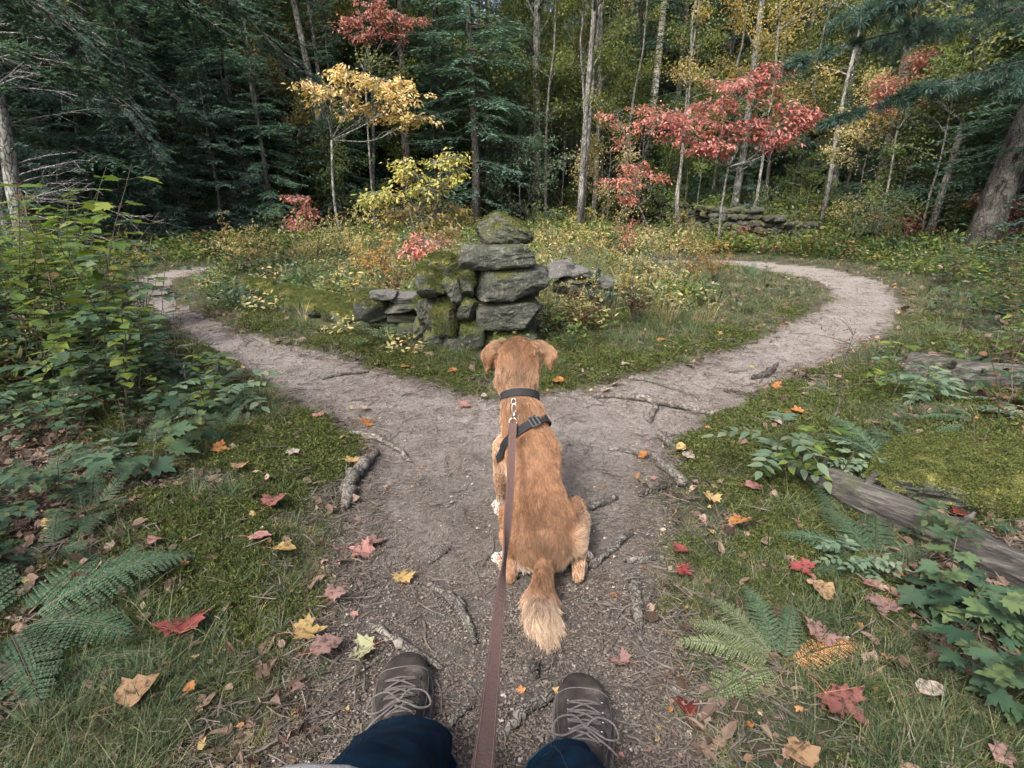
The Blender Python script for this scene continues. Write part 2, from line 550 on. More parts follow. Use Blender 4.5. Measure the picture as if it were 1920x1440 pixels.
M['fern_light'] = leaf_mat('fern_pale_green', [(.12, .17, .08), (.17, .22, .11), (.22, .25, .13)], 0.5, 0.35)
M['fern_rust'] = leaf_mat('fern_rusty', [(.30, .14, .05), (.42, .22, .09), (.45, .28, .13)], 0.6, 0.3)
M['grass'] = leaf_mat('grass_blades', [(.034, .060, .028), (.054, .088, .036), (.088, .118, .050), (.20, .185, .12)], 0.5, 0.35, var=0.35)
M['grass_dry'] = leaf_mat('dry_grass_blades', [(.13, .15, .05), (.24, .21, .10), (.34, .29, .17)], 0.6, 0.3, var=0.3)
M['moss'] = leaf_mat('moss_tufts', [(.034, .048, .013), (.070, .090, .024), (.130, .145, .042)], 0.8, 0.25, var=0.3)
M['bark_dark'] = bark_mat('dark_conifer_bark', (.045, .040, .034), (.13, .12, .105), (.20, .21, .18), 9, 0.4)
M['bark_grey'] = bark_mat('grey_bark', (.085, .082, .074), (.23, .225, .20), (.36, .37, .33), 8, 0.6)
M['bark_big'] = bark_mat('furrowed_grey_bark', (.012, .011, .010), (.19, .175, .15), (.30, .31, .26), 15, 0.5, 0.09, 0.3)
M['twig'] = bark_mat('twig_bark', (.05, .042, .034), (.12, .105, .085), None, 14)
M['dead_twig'] = bark_mat('dead_grey_twigs', (.16, .16, .15), (.34, .34, .32), None, 14)
M['stick'] = bark_mat('weathered_stick', (.060, .053, .045), (.225, .203, .172), (.095, .10, .065), 22, 0.35, 0.012, 0.5)
M['stem'] = plain_mat('plant_stem', (.05, .045, .025), 0.6)

def birch():
    m, nt, bs, out = new_mat('white_birch_bark')
    a = noise(nt, 3, 5, 0.7, scl=(1, 1, 5))
    f = ramp(nt, a, [(0.54, (.62, .60, .55)), (0.62, (.05, .045, .04))])
    b = noise(nt, 2.2, 4, 0.6)
    f2 = ramp(nt, b, [(0.6, (0, 0, 0)), (0.7, (1, 1, 1))])
    col = mixc(nt, mth(nt, 'MULTIPLY', f2.outputs[0], 0.8), f.outputs[0], (.12, .11, .10))
    nt.links.new(col, bs.inputs['Base Color'])
    bs.inputs['Roughness'].default_value = 0.7
    bump(nt, bs, a, 0.4, 0.02)
    return m
M['birch'] = birch()

# ------------------------------------------------------------------ ground and trail
def region_masks(x, y):
    """moss, litter, dry: how the floor is covered off the trail"""
    sd = trail_sd(x, y); d = -sd
    n1 = fbm2(x * 2.3, y * 2.3, 51, 4); n2 = fbm2(x * 0.9, y * 0.9, 57, 3)
    r = np.hypot(x, y)
    left = (x < -0.3) & (y < 4.2); right = (x > 0.4) & (y < 4.2)
    moss = np.clip((n1 - 0.47) * 7 + 0.35, 0, 1) * np.clip(1.5 - r / 6, 0, 1)
    cR = np.hypot(x - _cR[0], y - _cR[1])
    moss = np.maximum(moss, np.clip(1.6 - cR / 0.55, 0, 1) * np.clip((n1 - 0.36) * 8, 0, 1))
    m2 = flat(500, 930); cL = np.hypot((x - m2[0]) * 1.2, (y - m2[1]) * 0.8)
    moss = np.maximum(moss, np.clip(1.6 - cL / 0.42, 0, 1) * np.clip((n1 - 0.28) * 8, 0, 1))
    m3 = flat(380, 1120); cL = np.hypot((x - m3[0]), (y - m3[1]))
    moss = np.maximum(moss, np.clip(1.5 - cL / 0.28, 0, 1) * np.clip((n1 - 0.35) * 8, 0, 1) * 0.85)
    lit = np.where(left, np.clip((d - 0.34 - 0.08 * y + (n2 - 0.5) * 0.6) * 3.0, 0, 1), 0)
    lit = np.where(right, np.clip((d - 0.62 + (n2 - 0.5) * 0.8) * 3.0, 0, 1), lit)
    lit = np.where(y >= 4.2, np.clip((d - 1.6 + (n2 - 0.5) * 1.5) * 0.8, 0, 1) * (r > 7), lit)
    lit = np.maximum(lit, np.clip((r - 12.5) / 3, 0, 1))
    return moss, lit * (1 - 0.6 * moss), n2

def build_ground():
    dr = 0.0085
    rs = [0.0]
    r = 0.5
    while r < 95:
        rs.append(r); r *= 1 + (dr if 0.7 < r < 7 else 0.016 if r < 20 else 0.04)
    rs = np.array(rs)
    front = np.radians(np.arange(-62, 62, 0.48)); back = np.radians(np.arange(62, 298, 3.0))
    th = np.concatenate([front, back])
    nr, nt_ = len(rs), len(th)
    X = rs[:, None] * np.sin(th)[None]; Y = rs[:, None] * np.cos(th)[None]
    Z = height(X.ravel(), Y.ravel()).reshape(X.shape)
    sdm = trail_mask_d(X.ravel(), Y.ravel()).reshape(X.shape)
    # crumbs and footworn relief on the bare soil
    near = np.clip(1 - rs / 9, 0, 1)[:, None]
    on = np.clip(sdm * 12 + 0.5, 0, 1)
    cr = fbm2((X * 38).ravel(), (Y * 38).ravel(), 71, 3).reshape(X.shape)
    cr2 = fbm2((X * 13).ravel(), (Y * 13).ravel(), 77, 3).reshape(X.shape)
    Z = Z + near * (0.004 + 0.004 * (1 - on)) * (cr - 0.5) * 2 + near * 0.010 * (cr2 - 0.5)
    Z[0, :] = Z[0, 0]
    V = np.stack([X, Y, Z], -1).reshape(-1, 3)
    moss, lit, n2 = region_masks(V[:, 0], V[:, 1])
    i = np.arange(nr - 1)[:, None]; j = np.arange(nt_)[None]
    a = i * nt_ + j; b = i * nt_ + (j + 1) % nt_
    Q = np.stack([a, a + nt_, b + nt_, b], -1).reshape(-1, 4)
    sdv = sdm.ravel()
    fm = sdv[Q].mean(1) > 0
    far_cut = V[Q[:, 0], 1] < 16
    fm &= far_cut
    attrs = {'moss': moss, 'litter': lit, 'edge': np.clip(sdv * 4, -1, 1), 'near_dark': np.clip(1.45 - V[:, 1] / 1.75 + (n2 - .5) * 0.9, 0, 1)}  # last mask: soil colour darkens towards the viewer, broken up by noise
    def sub(faces, name, mat):
        used, inv = np.unique(faces, return_inverse=True)
        me = mesh_arrays(name, V[used], [inv.reshape(-1, 4)], [mat], None, True, {k: v[used] for k, v in attrs.items()})
        return link(name, me)
    tag(sub(Q[~fm], 'ground', ground_mat()), kind='structure')
    tag(sub(Q[fm], 'path', path_mat()), kind='structure')

def attr(nt, name):
    return N(nt, 'ShaderNodeAttribute', attribute_name=name).outputs['Fac']

def ground_mat():
    m, nt, bs, out = new_mat('forest_floor')
    a = noise(nt, 14, 8, 0.75); b = noise(nt, 70, 6, 0.7); c = noise(nt, 2.0, 4, 0.6)
    green = ramp(nt, a, [(0.35, (.028, .038, .014)), (0.55, (.058, .075, .028)), (0.7, (.10, .11, .05))])
    brown = ramp(nt, b, [(0.32, (.018, .013, .010)), (0.5, (.05, .036, .026)), (0.68, (.14, .105, .08))])
    mossc = ramp(nt, b, [(0.3, (.03, .042, .010)), (0.7, (.10, .115, .028))])
    col = mixc(nt, mth(nt, 'MULTIPLY_ADD', c, 0.9, -0.1), green.outputs[0], brown.outputs[0])
    col = mixc(nt, attr(nt, 'litter'), col, brown.outputs[0])
    col = mixc(nt, attr(nt, 'moss'), col, mossc.outputs[0])
    e = mth(nt, 'ADD', attr(nt, 'edge'), 0.0)
    ef = ramp(nt, e, [(0.0, (0, 0, 0)), (1.0, (1, 1, 1))])
    nt.links.new(col, bs.inputs['Base Color'])
    bs.inputs['Roughness'].default_value = 0.95
    bump(nt, bs, mth(nt, 'ADD', a, b), 1.0, 0.03)
    return m

def path_mat():
    m, nt, bs, out = new_mat('trodden_soil')
    a = noise(nt, 2.2, 6, 0.65); b = noise(nt, 45, 8, 0.78); c = noise(nt, 160, 4, 0.7)
    dry = ramp(nt, b, [(0.28, (.10, .089, .078)), (0.46, (.205, .184, .163)), (0.62, (.29, .264, .238)), (0.75, (.39, .362, .33))])
    near_dark = ramp(nt, b, [(0.28, (.030, .026, .021)), (0.48, (.078, .068, .057)), (0.66, (.125, .110, .093)), (0.78, (.22, .195, .17))])
    w = mth(nt, 'ADD', attr(nt, 'near_dark'), mth(nt, 'MULTIPLY_ADD', a, 2.0, -1.02))
    w = ramp(nt, w, [(0.0, (0, 0, 0)), (0.75, (1, 1, 1))])
    col = mixc(nt, w.outputs[0], dry.outputs[0], near_dark.outputs[0])  # paler soil colour farther off, darker one near the viewer
    # darker crumbs of humus near the edges
    ed = ramp(nt, attr(nt, 'edge'), [(0.02, (1, 1, 1)), (0.55, (0, 0, 0))])
    hum = ramp(nt, noise(nt, 24, 6, 0.75), [(0.46, (0, 0, 0)), (0.6, (1, 1, 1))])
    col = mixc(nt, mth(nt, 'MULTIPLY', ed.outputs[0], mth(nt, 'MULTIPLY_ADD', hum.outputs[0], 0.65, 0.15)), col, (.05, .038, .028))
    spk = ramp(nt, c, [(0.64, (0, 0, 0)), (0.74, (1, 1, 1))])
    col = mixc(nt, mth(nt, 'MULTIPLY', spk.outputs[0], 0.5), col, (.46, .42, .38))
    nt.links.new(col, bs.inputs['Base Color'])
    bs.inputs['Roughness'].default_value = 0.85
    hh = mth(nt, 'ADD', mth(nt, 'ADD', b, mth(nt, 'MULTIPLY', c, 0.35)), mth(nt, 'MULTIPLY', noise(nt, 12, 5, 0.7), 1.2))
    bump(nt, bs, hh, 1.0, 0.018)
    return m

# ------------------------------------------------------------------ scattering countless small things
def scatter(name, P, rot, scl, meshes, idx=None, parent=None):
    """one object whose geometry nodes put small meshes on its points"""
    if idx is None: idx = R.integers(0, len(meshes), len(P))
    me = bpy.data.meshes.new(name)
    me.vertices.add(len(P)); me.vertices.foreach_set('co', np.asarray(P, np.float32).ravel())
    at = me.attributes.new('rot', 'FLOAT_VECTOR', 'POINT'); at.data.foreach_set('vector', np.asarray(rot, np.float32).ravel())
    at = me.attributes.new('scl', 'FLOAT', 'POINT'); at.data.foreach_set('value', np.asarray(scl, np.float32))
    at = me.attributes.new('idx', 'INT', 'POINT'); at.data.foreach_set('value', np.asarray(idx, np.int32))
    o = link(name, me, parent)
    ng = bpy.data.node_groups.new(name + '_nodes', 'GeometryNodeTree')
    ng.interface.new_socket('Geometry', in_out='INPUT', socket_type='NodeSocketGeometry')
    ng.interface.new_socket('Geometry', in_out='OUTPUT', socket_type='NodeSocketGeometry')
    gi = ng.nodes.new('NodeGroupInput'); go = ng.nodes.new('NodeGroupOutput')
    join = ng.nodes.new('GeometryNodeJoinGeometry')
    for mm in reversed(meshes):
        so = bpy.data.objects.new(name + '_piece', mm)
        oi = ng.nodes.new('GeometryNodeObjectInfo'); oi.inputs['Object'].default_value = so
        g2 = ng.nodes.new('GeometryNodeGeometryToInstance')
        ng.links.new(oi.outputs['Geometry'], g2.inputs[0]); ng.links.new(g2.outputs[0], join.inputs[0])
    ip = ng.nodes.new('GeometryNodeInstanceOnPoints')
    ng.links.new(gi.outputs[0], ip.inputs['Points']); ng.links.new(join.outputs[0], ip.inputs['Instance'])
    ip.inputs['Pick Instance'].default_value = True
    def na(nm, typ):
        n = ng.nodes.new('GeometryNodeInputNamedAttribute'); n.data_type = typ; n.inputs['Name'].default_value = nm
        return n.outputs[0]
    e2r = ng.nodes.new('FunctionNodeEulerToRotation')
    ng.links.new(na('rot', 'FLOAT_VECTOR'), e2r.inputs[0]); ng.links.new(e2r.outputs[0], ip.inputs['Rotation'])
    ng.links.new(na('scl', 'FLOAT'), ip.inputs['Scale']); ng.links.new(na('idx', 'INT'), ip.inputs['Instance Index'])
    ng.links.new(ip.outputs[0], go.inputs[0])
    md = o.modifiers.new('scatter', 'NODES'); md.node_group = ng
    return o

def tuft(nb, h, spread, w, mat, lean=0.5, seed=0, name='tuft'):
    rr = np.random.default_rng(seed)
    g = Geo()
    a = rr.uniform(0, 2 * math.pi, nb); r0 = rr.uniform(0, spread, nb)
    base = np.stack([np.cos(a) * r0, np.sin(a) * r0, np.zeros(nb) - .01], -1)
    a2 = rr.uniform(0, 2 * math.pi, nb)
    out = np.stack([np.cos(a2), np.sin(a2), np.zeros(nb)], -1)
    hh = h * rr.uniform(0.45, 1.15, nb); ln = lean * rr.uniform(0.3, 1.6, nb)
    side = np.stack([-np.sin(a2), np.cos(a2), np.zeros(nb)], -1)
    ws = w * rr.uniform(0.6, 1.2, nb)
    up = np.array([0, 0, 1.0])
    rows = []
    for t, ww in ((0, 1.0), (0.4, 0.85), (0.75, 0.55)):
        c = base + out * (ln * hh * t ** 1.7)[:, None] + up * (hh * (t - 0.28 * np.minimum(ln, 1.5) * t * t))[:, None]
        rows.append(c - side * (ws * ww / 2)[:, None]); rows.append(c + side * (ws * ww / 2)[:, None])
    tip = base + out * (ln * hh)[:, None] + up * (hh * (1 - 0.28 * np.minimum(ln, 1.5)))[:, None]
    rows.append(tip)
    V = np.stack(rows, 1)
    k = 7; off = (np.arange(nb) * k)[:, None]
    Q = np.concatenate([np.array([[0, 1, 3, 2]]) + off, np.array([[2, 3, 5, 4]]) + off])
    T = np.array([[4, 5, 6]]) + off
    g.add(V.reshape(-1, 3), [Q, T], np.repeat(rr.random(nb), k))
    return g.mesh(name, [mat])

def moss_tuft(seed, r=0.02, n=60, mat=None, h=0.016):
    rr = np.random.default_rng(seed)
    a = rr.uniform(0, 2 * math.pi, n); q = np.sqrt(rr.random(n)) * r
    P = np.stack([np.cos(a) * q, np.sin(a) * q, h * (0.9 - (q / r) ** 2) - 0.002], -1)
    D = nrm(np.stack([rr.normal(0, 1, n), rr.normal(0, 1, n), rr.uniform(0.1, 1.3, n)], -1))
    V, F, t = place(T_DIAMOND, P, D, nrm(rr.normal(0, 1, (n, 3)) + [0, 0, 1]), rr.uniform(.004, .009, n), rr.uniform(.0015, .003, n), rr.random(n))
    # a few longer sprigs
    return Geo().add(V, F, t).mesh('moss_tuft', [mat or M['moss']])

def polar_points(n, r0, r1, th=1.02, power=0.0):
    """random ground points, density per area falling as r**(-1-power)"""
    u = R.random(n)
    if power == 0: r = r0 + (r1 - r0) * u
    else:
        k = 1 - power
        r = (r0 ** k + (r1 ** k - r0 ** k) * u) ** (1 / k) if k else r0 * (r1 / r0) ** u
    a = R.uniform(-th, th, n)
    return r * np.sin(a), r * np.cos(a), r

CAIRN = at_y(950, 640, 3.85)
def keep_off(x, y):
    """false inside the solid things standing in the clearing"""
    k = ~(((np.abs(x - CAIRN[0] + 0.05) < 0.36) & (np.abs(y - 3.95) < 0.32)))
    a = flat(462, 540)[:2]; b = flat(655, 612)[:2]; e = b - a
    t = np.clip(((x - a[0]) * e[0] + (y - a[1]) * e[1]) / (e @ e), 0, 1)
    k &= np.hypot(x - a[0] - t * e[0], y - a[1] - t * e[1]) > .30
    return k

def euler_rand(n, tilt=0.25):
    return np.stack([R.normal(0, tilt, n), R.normal(0, tilt, n), R.uniform(0, 2 * math.pi, n)], -1)

def ground_cover():
    # ---- grass
    gm = [tuft(26, .062, .030, .0024, M['grass'], 0.7, 1), tuft(22, .085, .034, .0026, M['grass'], 0.9, 2), tuft(20, .045, .028, .0022, M['grass'], 0.9, 3),
          tuft(16, .06, .03, .0022, M['grass_dry'], 1.3, 4), tuft(30, .12, .025, .0028, M['grass'], 1.0, 5)]
    x, y, r = polar_points(185000, 0.55, 15.0, th=1.3, power=0.30)
    d = -trail_mask_d(x, y)
    moss, lit, n2 = region_masks(x, y)
    cl = fbm2(x * 5, y * 5, 91, 3)
    p = np.clip((d + 0.02) * 9, 0, 1) * (1 - 0.93 * lit) * (1 - 0.86 * moss) * np.clip((cl - 0.33) * 5, 0.12, 1)
    p *= np.where(r > 5, 0.75, 1)
    k = (R.random(len(x)) < p) & keep_off(x, y)
    # stray blades on the soil edge
    k |= (d < 0.0) & (d > -0.10) & (R.random(len(x)) < 0.06)
    x, y, r, d, cl = x[k], y[k], r[k], d[k], cl[k]
    P = np.stack([x, y, height(x, y)], -1)
    s = R.uniform(0.55, 1.1, len(x)) * np.clip(0.62 + d * 1.4, 0.5, 1.1) * np.clip(r / 3, 0.75, 1.6) ** 0.6
    pr = np.array([.30, .20, .21, .25, .04]); idx = R.choice(5, len(x), p=pr)
    idx = np.where((d < 0.12) & (R.random(len(x)) < 0.35), 3, idx)
    tag(scatter('grass', P, euler_rand(len(x), .2), s, gm, idx), kind='stuff', label='short green grass along both sides of the forked trail', cat='grass')
    # ---- moss
    mm = [moss_tuft(i) for i in (21, 22, 23)]
    x, y, r = polar_points(110000, 0.55, 6.0, th=1.3, power=0.4)
    d = -trail_mask_d(x, y)
    moss, lit, _ = region_masks(x, y)
    k = (R.random(len(x)) < np.clip(moss * 1.15, 0, 1) * np.clip(d * 10, 0, 1)) & keep_off(x, y)
    x, y, r = x[k], y[k], r[k]
    P = np.stack([x, y, height(x, y) + 0.002], -1)
    tag(scatter('moss', P, euler_rand(len(x), .3), R.uniform(.6, 2.2, len(x)) * np.clip(r / 2, .8, 1.8) ** .7, mm), kind='stuff',
        label='yellow green moss cushions on the banks beside the trail', cat='moss')
    # ---- litter of brown leaves, twigs, needles
    lm = []
    mb = leaf_mat('dead_leaf_litter', [(.03, .02, .014), (.085, .055, .038), (.17, .12, .09), (.26, .19, .15)], 0.8, 0.1, var=0.35)
    mt = plain_mat('litter_twigs', (.04, .032, .026), 0.85, 0, 20, (.14, .12, .10))
    for i in range(4):
        g = Geo(); n = 5
        Pp = np.stack([R.uniform(-.05, .05, n), R.uniform(-.05, .05, n), R.uniform(0, .014, n)], -1)
        V, F, t = place(T_OVAL if i % 2 else T_BROAD, Pp, rdir(n) * [1, 1, .3], rdir(n, 2.2), R.uniform(.02, .05, n), R.uniform(.012, .03, n), flutter=0.04)
        g.add(V, F, t); lm.append(g.mesh('litter_piece', [mb]))
    for i in range(3):
        g = Geo(); n = 6
        c = np.stack([R.uniform(-.05, .05, n), R.uniform(-.05, .05, n), R.uniform(.001, .010, n)], -1)
        dd = rdir(n) * [1, 1, .12]; L = R.uniform(.02, .09, n)
        Pt = c[:, None] + dd[:, None] * (np.linspace(-.5, .5, 3)[None, :, None] * L[:, None, None]) + R.normal(0, .002, (n, 3, 3))
        V, F = tubes(Pt, np.repeat(R.uniform(.0006, .0018, n)[:, None], 3, 1), 4); g.add(V, F, .5); lm.append(g.mesh('twig_piece', [mt]))
    x, y, r = polar_points(76000, 0.55, 14.0, th=1.35, power=0.3)
    d = -trail_mask_d(x, y); moss, lit, _ = region_masks(x, y)
    p = np.where(d > 0, np.clip(0.30 + lit * 1.0 - moss * .1, 0, 1), np.where(d > -0.12, 0.18, 0.0) * np.clip(1.4 - r / 5, .1, 1))
    k = (R.random(len(x)) < p) & keep_off(x, y)
    x, y, r, d, lit = x[k], y[k], r[k], d[k], lit[k]
    P = np.stack([x, y, height(x, y) + 0.003], -1)
    idx = np.where((R.random(len(x)) < np.where(lit > .4, .62, .22)) & (d > -.02), R.integers(0, 4, len(x)), R.integers(4, 7, len(x)))
    tag(scatter('leaf_litter', P, euler_rand(len(x), .2), R.uniform(.6, 1.3, len(x)) * np.clip(r / 2.5, .8, 1.7) ** .6, lm, idx), kind='stuff',
        label='dead brown leaves and twigs littering the forest floor', cat='leaf litter')
    # ---- countless little autumn leaves too small to tell apart
    sm = []
    for i, cs in enumerate([[(.22, .10, .045), (.32, .16, .07)], [(.26, .22, .15), (.36, .31, .23)], [(.17, .095, .075), (.25, .16, .13)], [(.10, .055, .034), (.18, .11, .07)], [(.28, .20, .08), (.34, .26, .12)]]):
        mm_ = leaf_mat('small_leaf', cs, .6, .2, var=.3)
        g = Geo(); V, F, t = place(T_MAPLE if i % 2 == 0 else T_BROAD, np.zeros((1, 3)), np.array([[1, 0, .1]]), np.array([[0, 0, 1.]]), .022, .014 if i % 2 else .022, R.random(), .03); g.add(V, F, t); sm.append(g.mesh('small_leaf', [mm_]))
    x, y, r = polar_points(5200, 0.7, 12.0, power=0.1); d = -trail_mask_d(x, y)
    k = ((d > -.12) | (R.random(len(x)) < .10)) & (R.random(len(x)) < .8) & keep_off(x, y); x, y, r, d = x[k], y[k], r[k], d[k]
    tag(scatter('small_leaves', np.stack([x, y, height(x, y) + np.where(d > .03, .016, .004) + R.uniform(0, .01, len(x))], -1), euler_rand(len(x), .45), R.uniform(.45, 1.25, len(x)) * np.clip(r / 2.5, .8, 1.8) ** .6, sm, R.choice(5, len(x), p=[.16, .22, .22, .28, .12])), kind='stuff',
        label='tiny fallen leaves and scraps strewn over grass and trail edges', cat='leaves')
    # ---- crumbs, pebbles and needles on the trail
    cm = []
    mp = plain_mat('soil_crumbs', (.075, .062, .05), 0.95, 0, 12, (.20, .175, .145))
    mpale = plain_mat('pale_chips', (.20, .18, .15), 0.9, 0, 9, (.34, .31, .27))
    mn = plain_mat('dry_needles', (.06, .042, .030), 0.8, 0, 9, (.17, .13, .10))
    for i in range(6):
        g = Geo(); n = 9
        for q in range(n):
            c = np.array([R.uniform(-.03, .03), R.uniform(-.03, .03), 0])
            v, f = icos(0 if i < 3 else 0)
            s = R.uniform(.0010, .0032) * (1.0 if i == 5 else 1)
            g.add(v * s * [R.uniform(.7, 1.6), R.uniform(.7, 1.6), .7] + R.normal(0, s * .15, v.shape) + c, f, .5)
        cm.append(g.mesh('crumb', [mpale if i == 5 else mp]))
    for i in range(3):
        g = Geo(); n = 7
        c = np.stack([R.uniform(-.05, .05, n), R.uniform(-.05, .05, n), R.uniform(.001, .004, n)], -1)
        dd = rdir(n) * [1, 1, .06]; L = R.uniform(.012, .045, n)
        Pt = c[:, None] + dd[:, None] * (np.linspace(-.5, .5, 3)[None, :, None] * L[:, None, None]) + R.normal(0, .0012, (n, 3, 3))
        V, F = tubes(Pt, np.repeat(R.uniform(.0003, .0009, n)[:, None], 3, 1), 3); g.add(V, F, .5); cm.append(g.mesh('needle', [mn if i < 2 else mt]))
    x, y, r = polar_points(60000, 0.5, 9.0, th=0.95, power=0.35)
    sd = trail_mask_d(x, y)
    k = (sd > -0.05) & (R.random(len(x)) < np.clip(1.25 - r / 5, .35, 1) * np.clip(1.3 - sd * 1.1, .55, 1))
    x, y, r, sd = x[k], y[k], r[k], sd[k]
    P = np.stack([x, y, height(x, y) + 0.002], -1)
    idx = R.choice(9, len(x), p=[.15, .15, .15, .12, .12, .03, .09, .09, .10])
    tag(scatter('trail_debris', P, euler_rand(len(x), .1), R.uniform(.6, 1.5, len(x)) * np.clip(r / 2.2, .8, 1.6) ** .6, cm, idx), kind='stuff',
        label='small crumbs of soil, chips and dry needles on the trail', cat='debris')

_ico_cache = {}
def trail_twigs():
    mt = plain_mat('trail_twig', (.035, .030, .025), 0.85, 0, 25, (.13, .115, .098)); ms = []
    for i in range(6):
        k = 7; L = .05 + .015 * i; t = np.linspace(-.5, .5, k)
        C = np.stack([t * L, .12 * L * np.sin(t * 4 + i), np.full(k, .0015)], -1) + R.normal(0, .0012, (k, 3)); C[:, 2] = np.abs(C[:, 2])
        g = Geo(); V, F = tubes(C, np.linspace(.0022, .0010, k) * R.uniform(.6, 1.5), 5); g.add(V, F)
        if i % 2:
            b = C[3]; V, F = tubes(np.stack([b, b + [L * .15, L * .16, .002], b + [L * .22, L * .3, .001]]), np.array([.0012, .0009, .0006]), 4); g.add(V, F)
        ms.append(g.mesh('twig_bit', [mt]))
    x, y, r = polar_points(2600, .75, 9.5, th=.95, power=0); sd = trail_mask_d(x, y)
    k = (sd > -.05) & (R.random(len(x)) < np.clip(1.15 - sd * 1.4, .35, 1)); x, y, r = x[k], y[k], r[k]
    tag(scatter('twigs', np.stack([x, y, height(x, y) + .006], -1), euler_rand(len(x), .06), R.uniform(.45, 1.5, len(x)), ms), kind='stuff', label='small dark twigs strewn along the trail', cat='twigs')
def icos(level):
    if level in _ico_cache: return _ico_cache[level]
    import bmesh
    b = bmesh.new(); bmesh.ops.create_icosphere(b, subdivisions=level + 1, radius=1.0)
    b.verts.ensure_lookup_table()
    V = np.array([v.co[:] for v in b.verts]); F = np.array([[v.index for v in f.verts] for f in b.faces])
    b.free(); _ico_cache[level] = (V, F)
    return V, F

# ------------------------------------------------------------------ stones
def rock_verts(dim, seed, level=3, blocky=0.55, rough=0.10, cuts=4):
    """an irregular stone filling a box of size dim"""
    V, F = icos(level)
    rr = np.random.default_rng(seed)
    p = nrm(V)
    e = 2 / (blocky if blocky else 1)
    q = p / (np.sum(np.abs(p) ** (2 + 6 * blocky), 1, keepdims=True) ** (1 / (2 + 6 * blocky)))
    for _ in range(cuts + 4):
        n = nrm(rr.normal(0, 1, 3) * [1, 1, .8]); dd = rr.uniform(0.58, 0.88) * np.abs(n).sum() ** 0.62
        ex = np.maximum(q @ n - dd, 0)
        q = q - ex[:, None] * n[None] * 0.95
    q = q * (1 + rough * 2.4 * (fbm3(p * 1.6 + seed * 3.1, seed, 3)[:, None] - .5) + rough * 1.1 * (fbm3(p * 5 + seed, seed + 5, 3)[:, None] - .5)
             + rough * .45 * (np.abs(fbm3(q * [2.2, 2.2, 3.5] + seed * 1.7, seed + 9, 4)[:, None] - .5) * 2 - .3))
    mn, mx = q.min(0), q.max(0)
    q = (q - (mn + mx) / 2) / ((mx - mn) / 2)
    return q * np.asarray(dim, float) / 2, F

def stone_part(name, parent, c, dim, seed, mat, rx=0, ry=0, rz=0, level=3, blocky=.55, rough=.1, cuts=4, root=(0, 0, 0), taper=None):
    V, F = rock_verts(dim, seed, level, blocky, rough, cuts)
    if taper is not None: V = taper(V)
    if level > 3: V = V * (1 + (.050 * (fbm3(V * 26 + seed, seed + 3, 3) - .5) + .028 * (vnoise3(V * 95 + seed, seed) - .5))[:, None])
    me = mesh_arrays(name, V, [F], [mat], None, level < 4)
    o = link(name, me, parent)
    o.location = tuple(np.asarray(c, float) - np.asarray(root, float)); o.rotation_euler = (rx, ry, rz)
    return o

def moss_on(stones, parent, root, dens=2600, scale=1.0, thr=0.35, name='moss', seed=1):
    """moss tufts growing on the upper faces of some stones, one part"""
    rr = np.random.default_rng(seed)
    P = []; Rt = []
    for o in stones:
        me = o.data; n = len(me.vertices)
        co = np.empty(n * 3, np.float32); me.vertices.foreach_get('co', co); co = co.reshape(-1, 3)
        nf = len(me.polygons); vi = np.empty(nf * 3, np.int32); me.polygons.foreach_get('vertices', vi); vi = vi.reshape(-1, 3)
        Mx = np.array(Euler(o.rotation_euler).to_matrix())
        w = co @ Mx.T + np.array(o.location)
        A, B, C = w[vi[:, 0]], w[vi[:, 1]], w[vi[:, 2]]
        nn = np.cross(B - A, C - A); ar = np.linalg.norm(nn, axis=1) / 2; nn = nrm(nn)
        cen = (A + B + C) / 3
        pr = (nn[:, 2] + 2.4 * (fbm3(cen * 7 + 31, 4, 3) - .5)) > thr
        cnt = rr.poisson(ar * pr * dens)
        t = np.repeat(np.arange(nf), cnt)
        u = rr.random((len(t), 2)); f = u.sum(1) > 1; u[f] = 1 - u[f]
        pts = A[t] + (B - A)[t] * u[:, :1] + (C - A)[t] * u[:, 1:]
        P.append(pts); nt_ = nn[t]
        ry = np.arccos(np.clip(nt_[:, 2], -1, 1)); rz = np.arctan2(nt_[:, 1], nt_[:, 0])
        Rt.append(np.stack([np.zeros(len(t)), ry, rz], -1))
    P = np.vstack(P); Rt = np.vstack(Rt)
    o = scatter(name, P, Rt, rr.uniform(.7, 1.5, len(P)) * scale, [moss_tuft(41), moss_tuft(42)], None, parent)
    o['kind'] = 'stuff'
    return o

def stone_box(x0, y0, x1, y1, yd, depth, squash=1.0):
    """centre and size of a stone seen filling a pixel box, its front at distance yd"""
    a = at_y(x0, (y0 + y1) / 2, yd); b = at_y(x1, (y0 + y1) / 2, yd)
    t = at_y((x0 + x1) / 2, y0, yd + depth * .25); u = at_y((x0 + x1) / 2, y1, yd)
    w = b[0] - a[0]; h = t[2] - u[2]
    return np.array([(a[0] + b[0]) / 2, yd + depth / 2, (t[2] + u[2]) / 2]), np.array([w, depth, h])

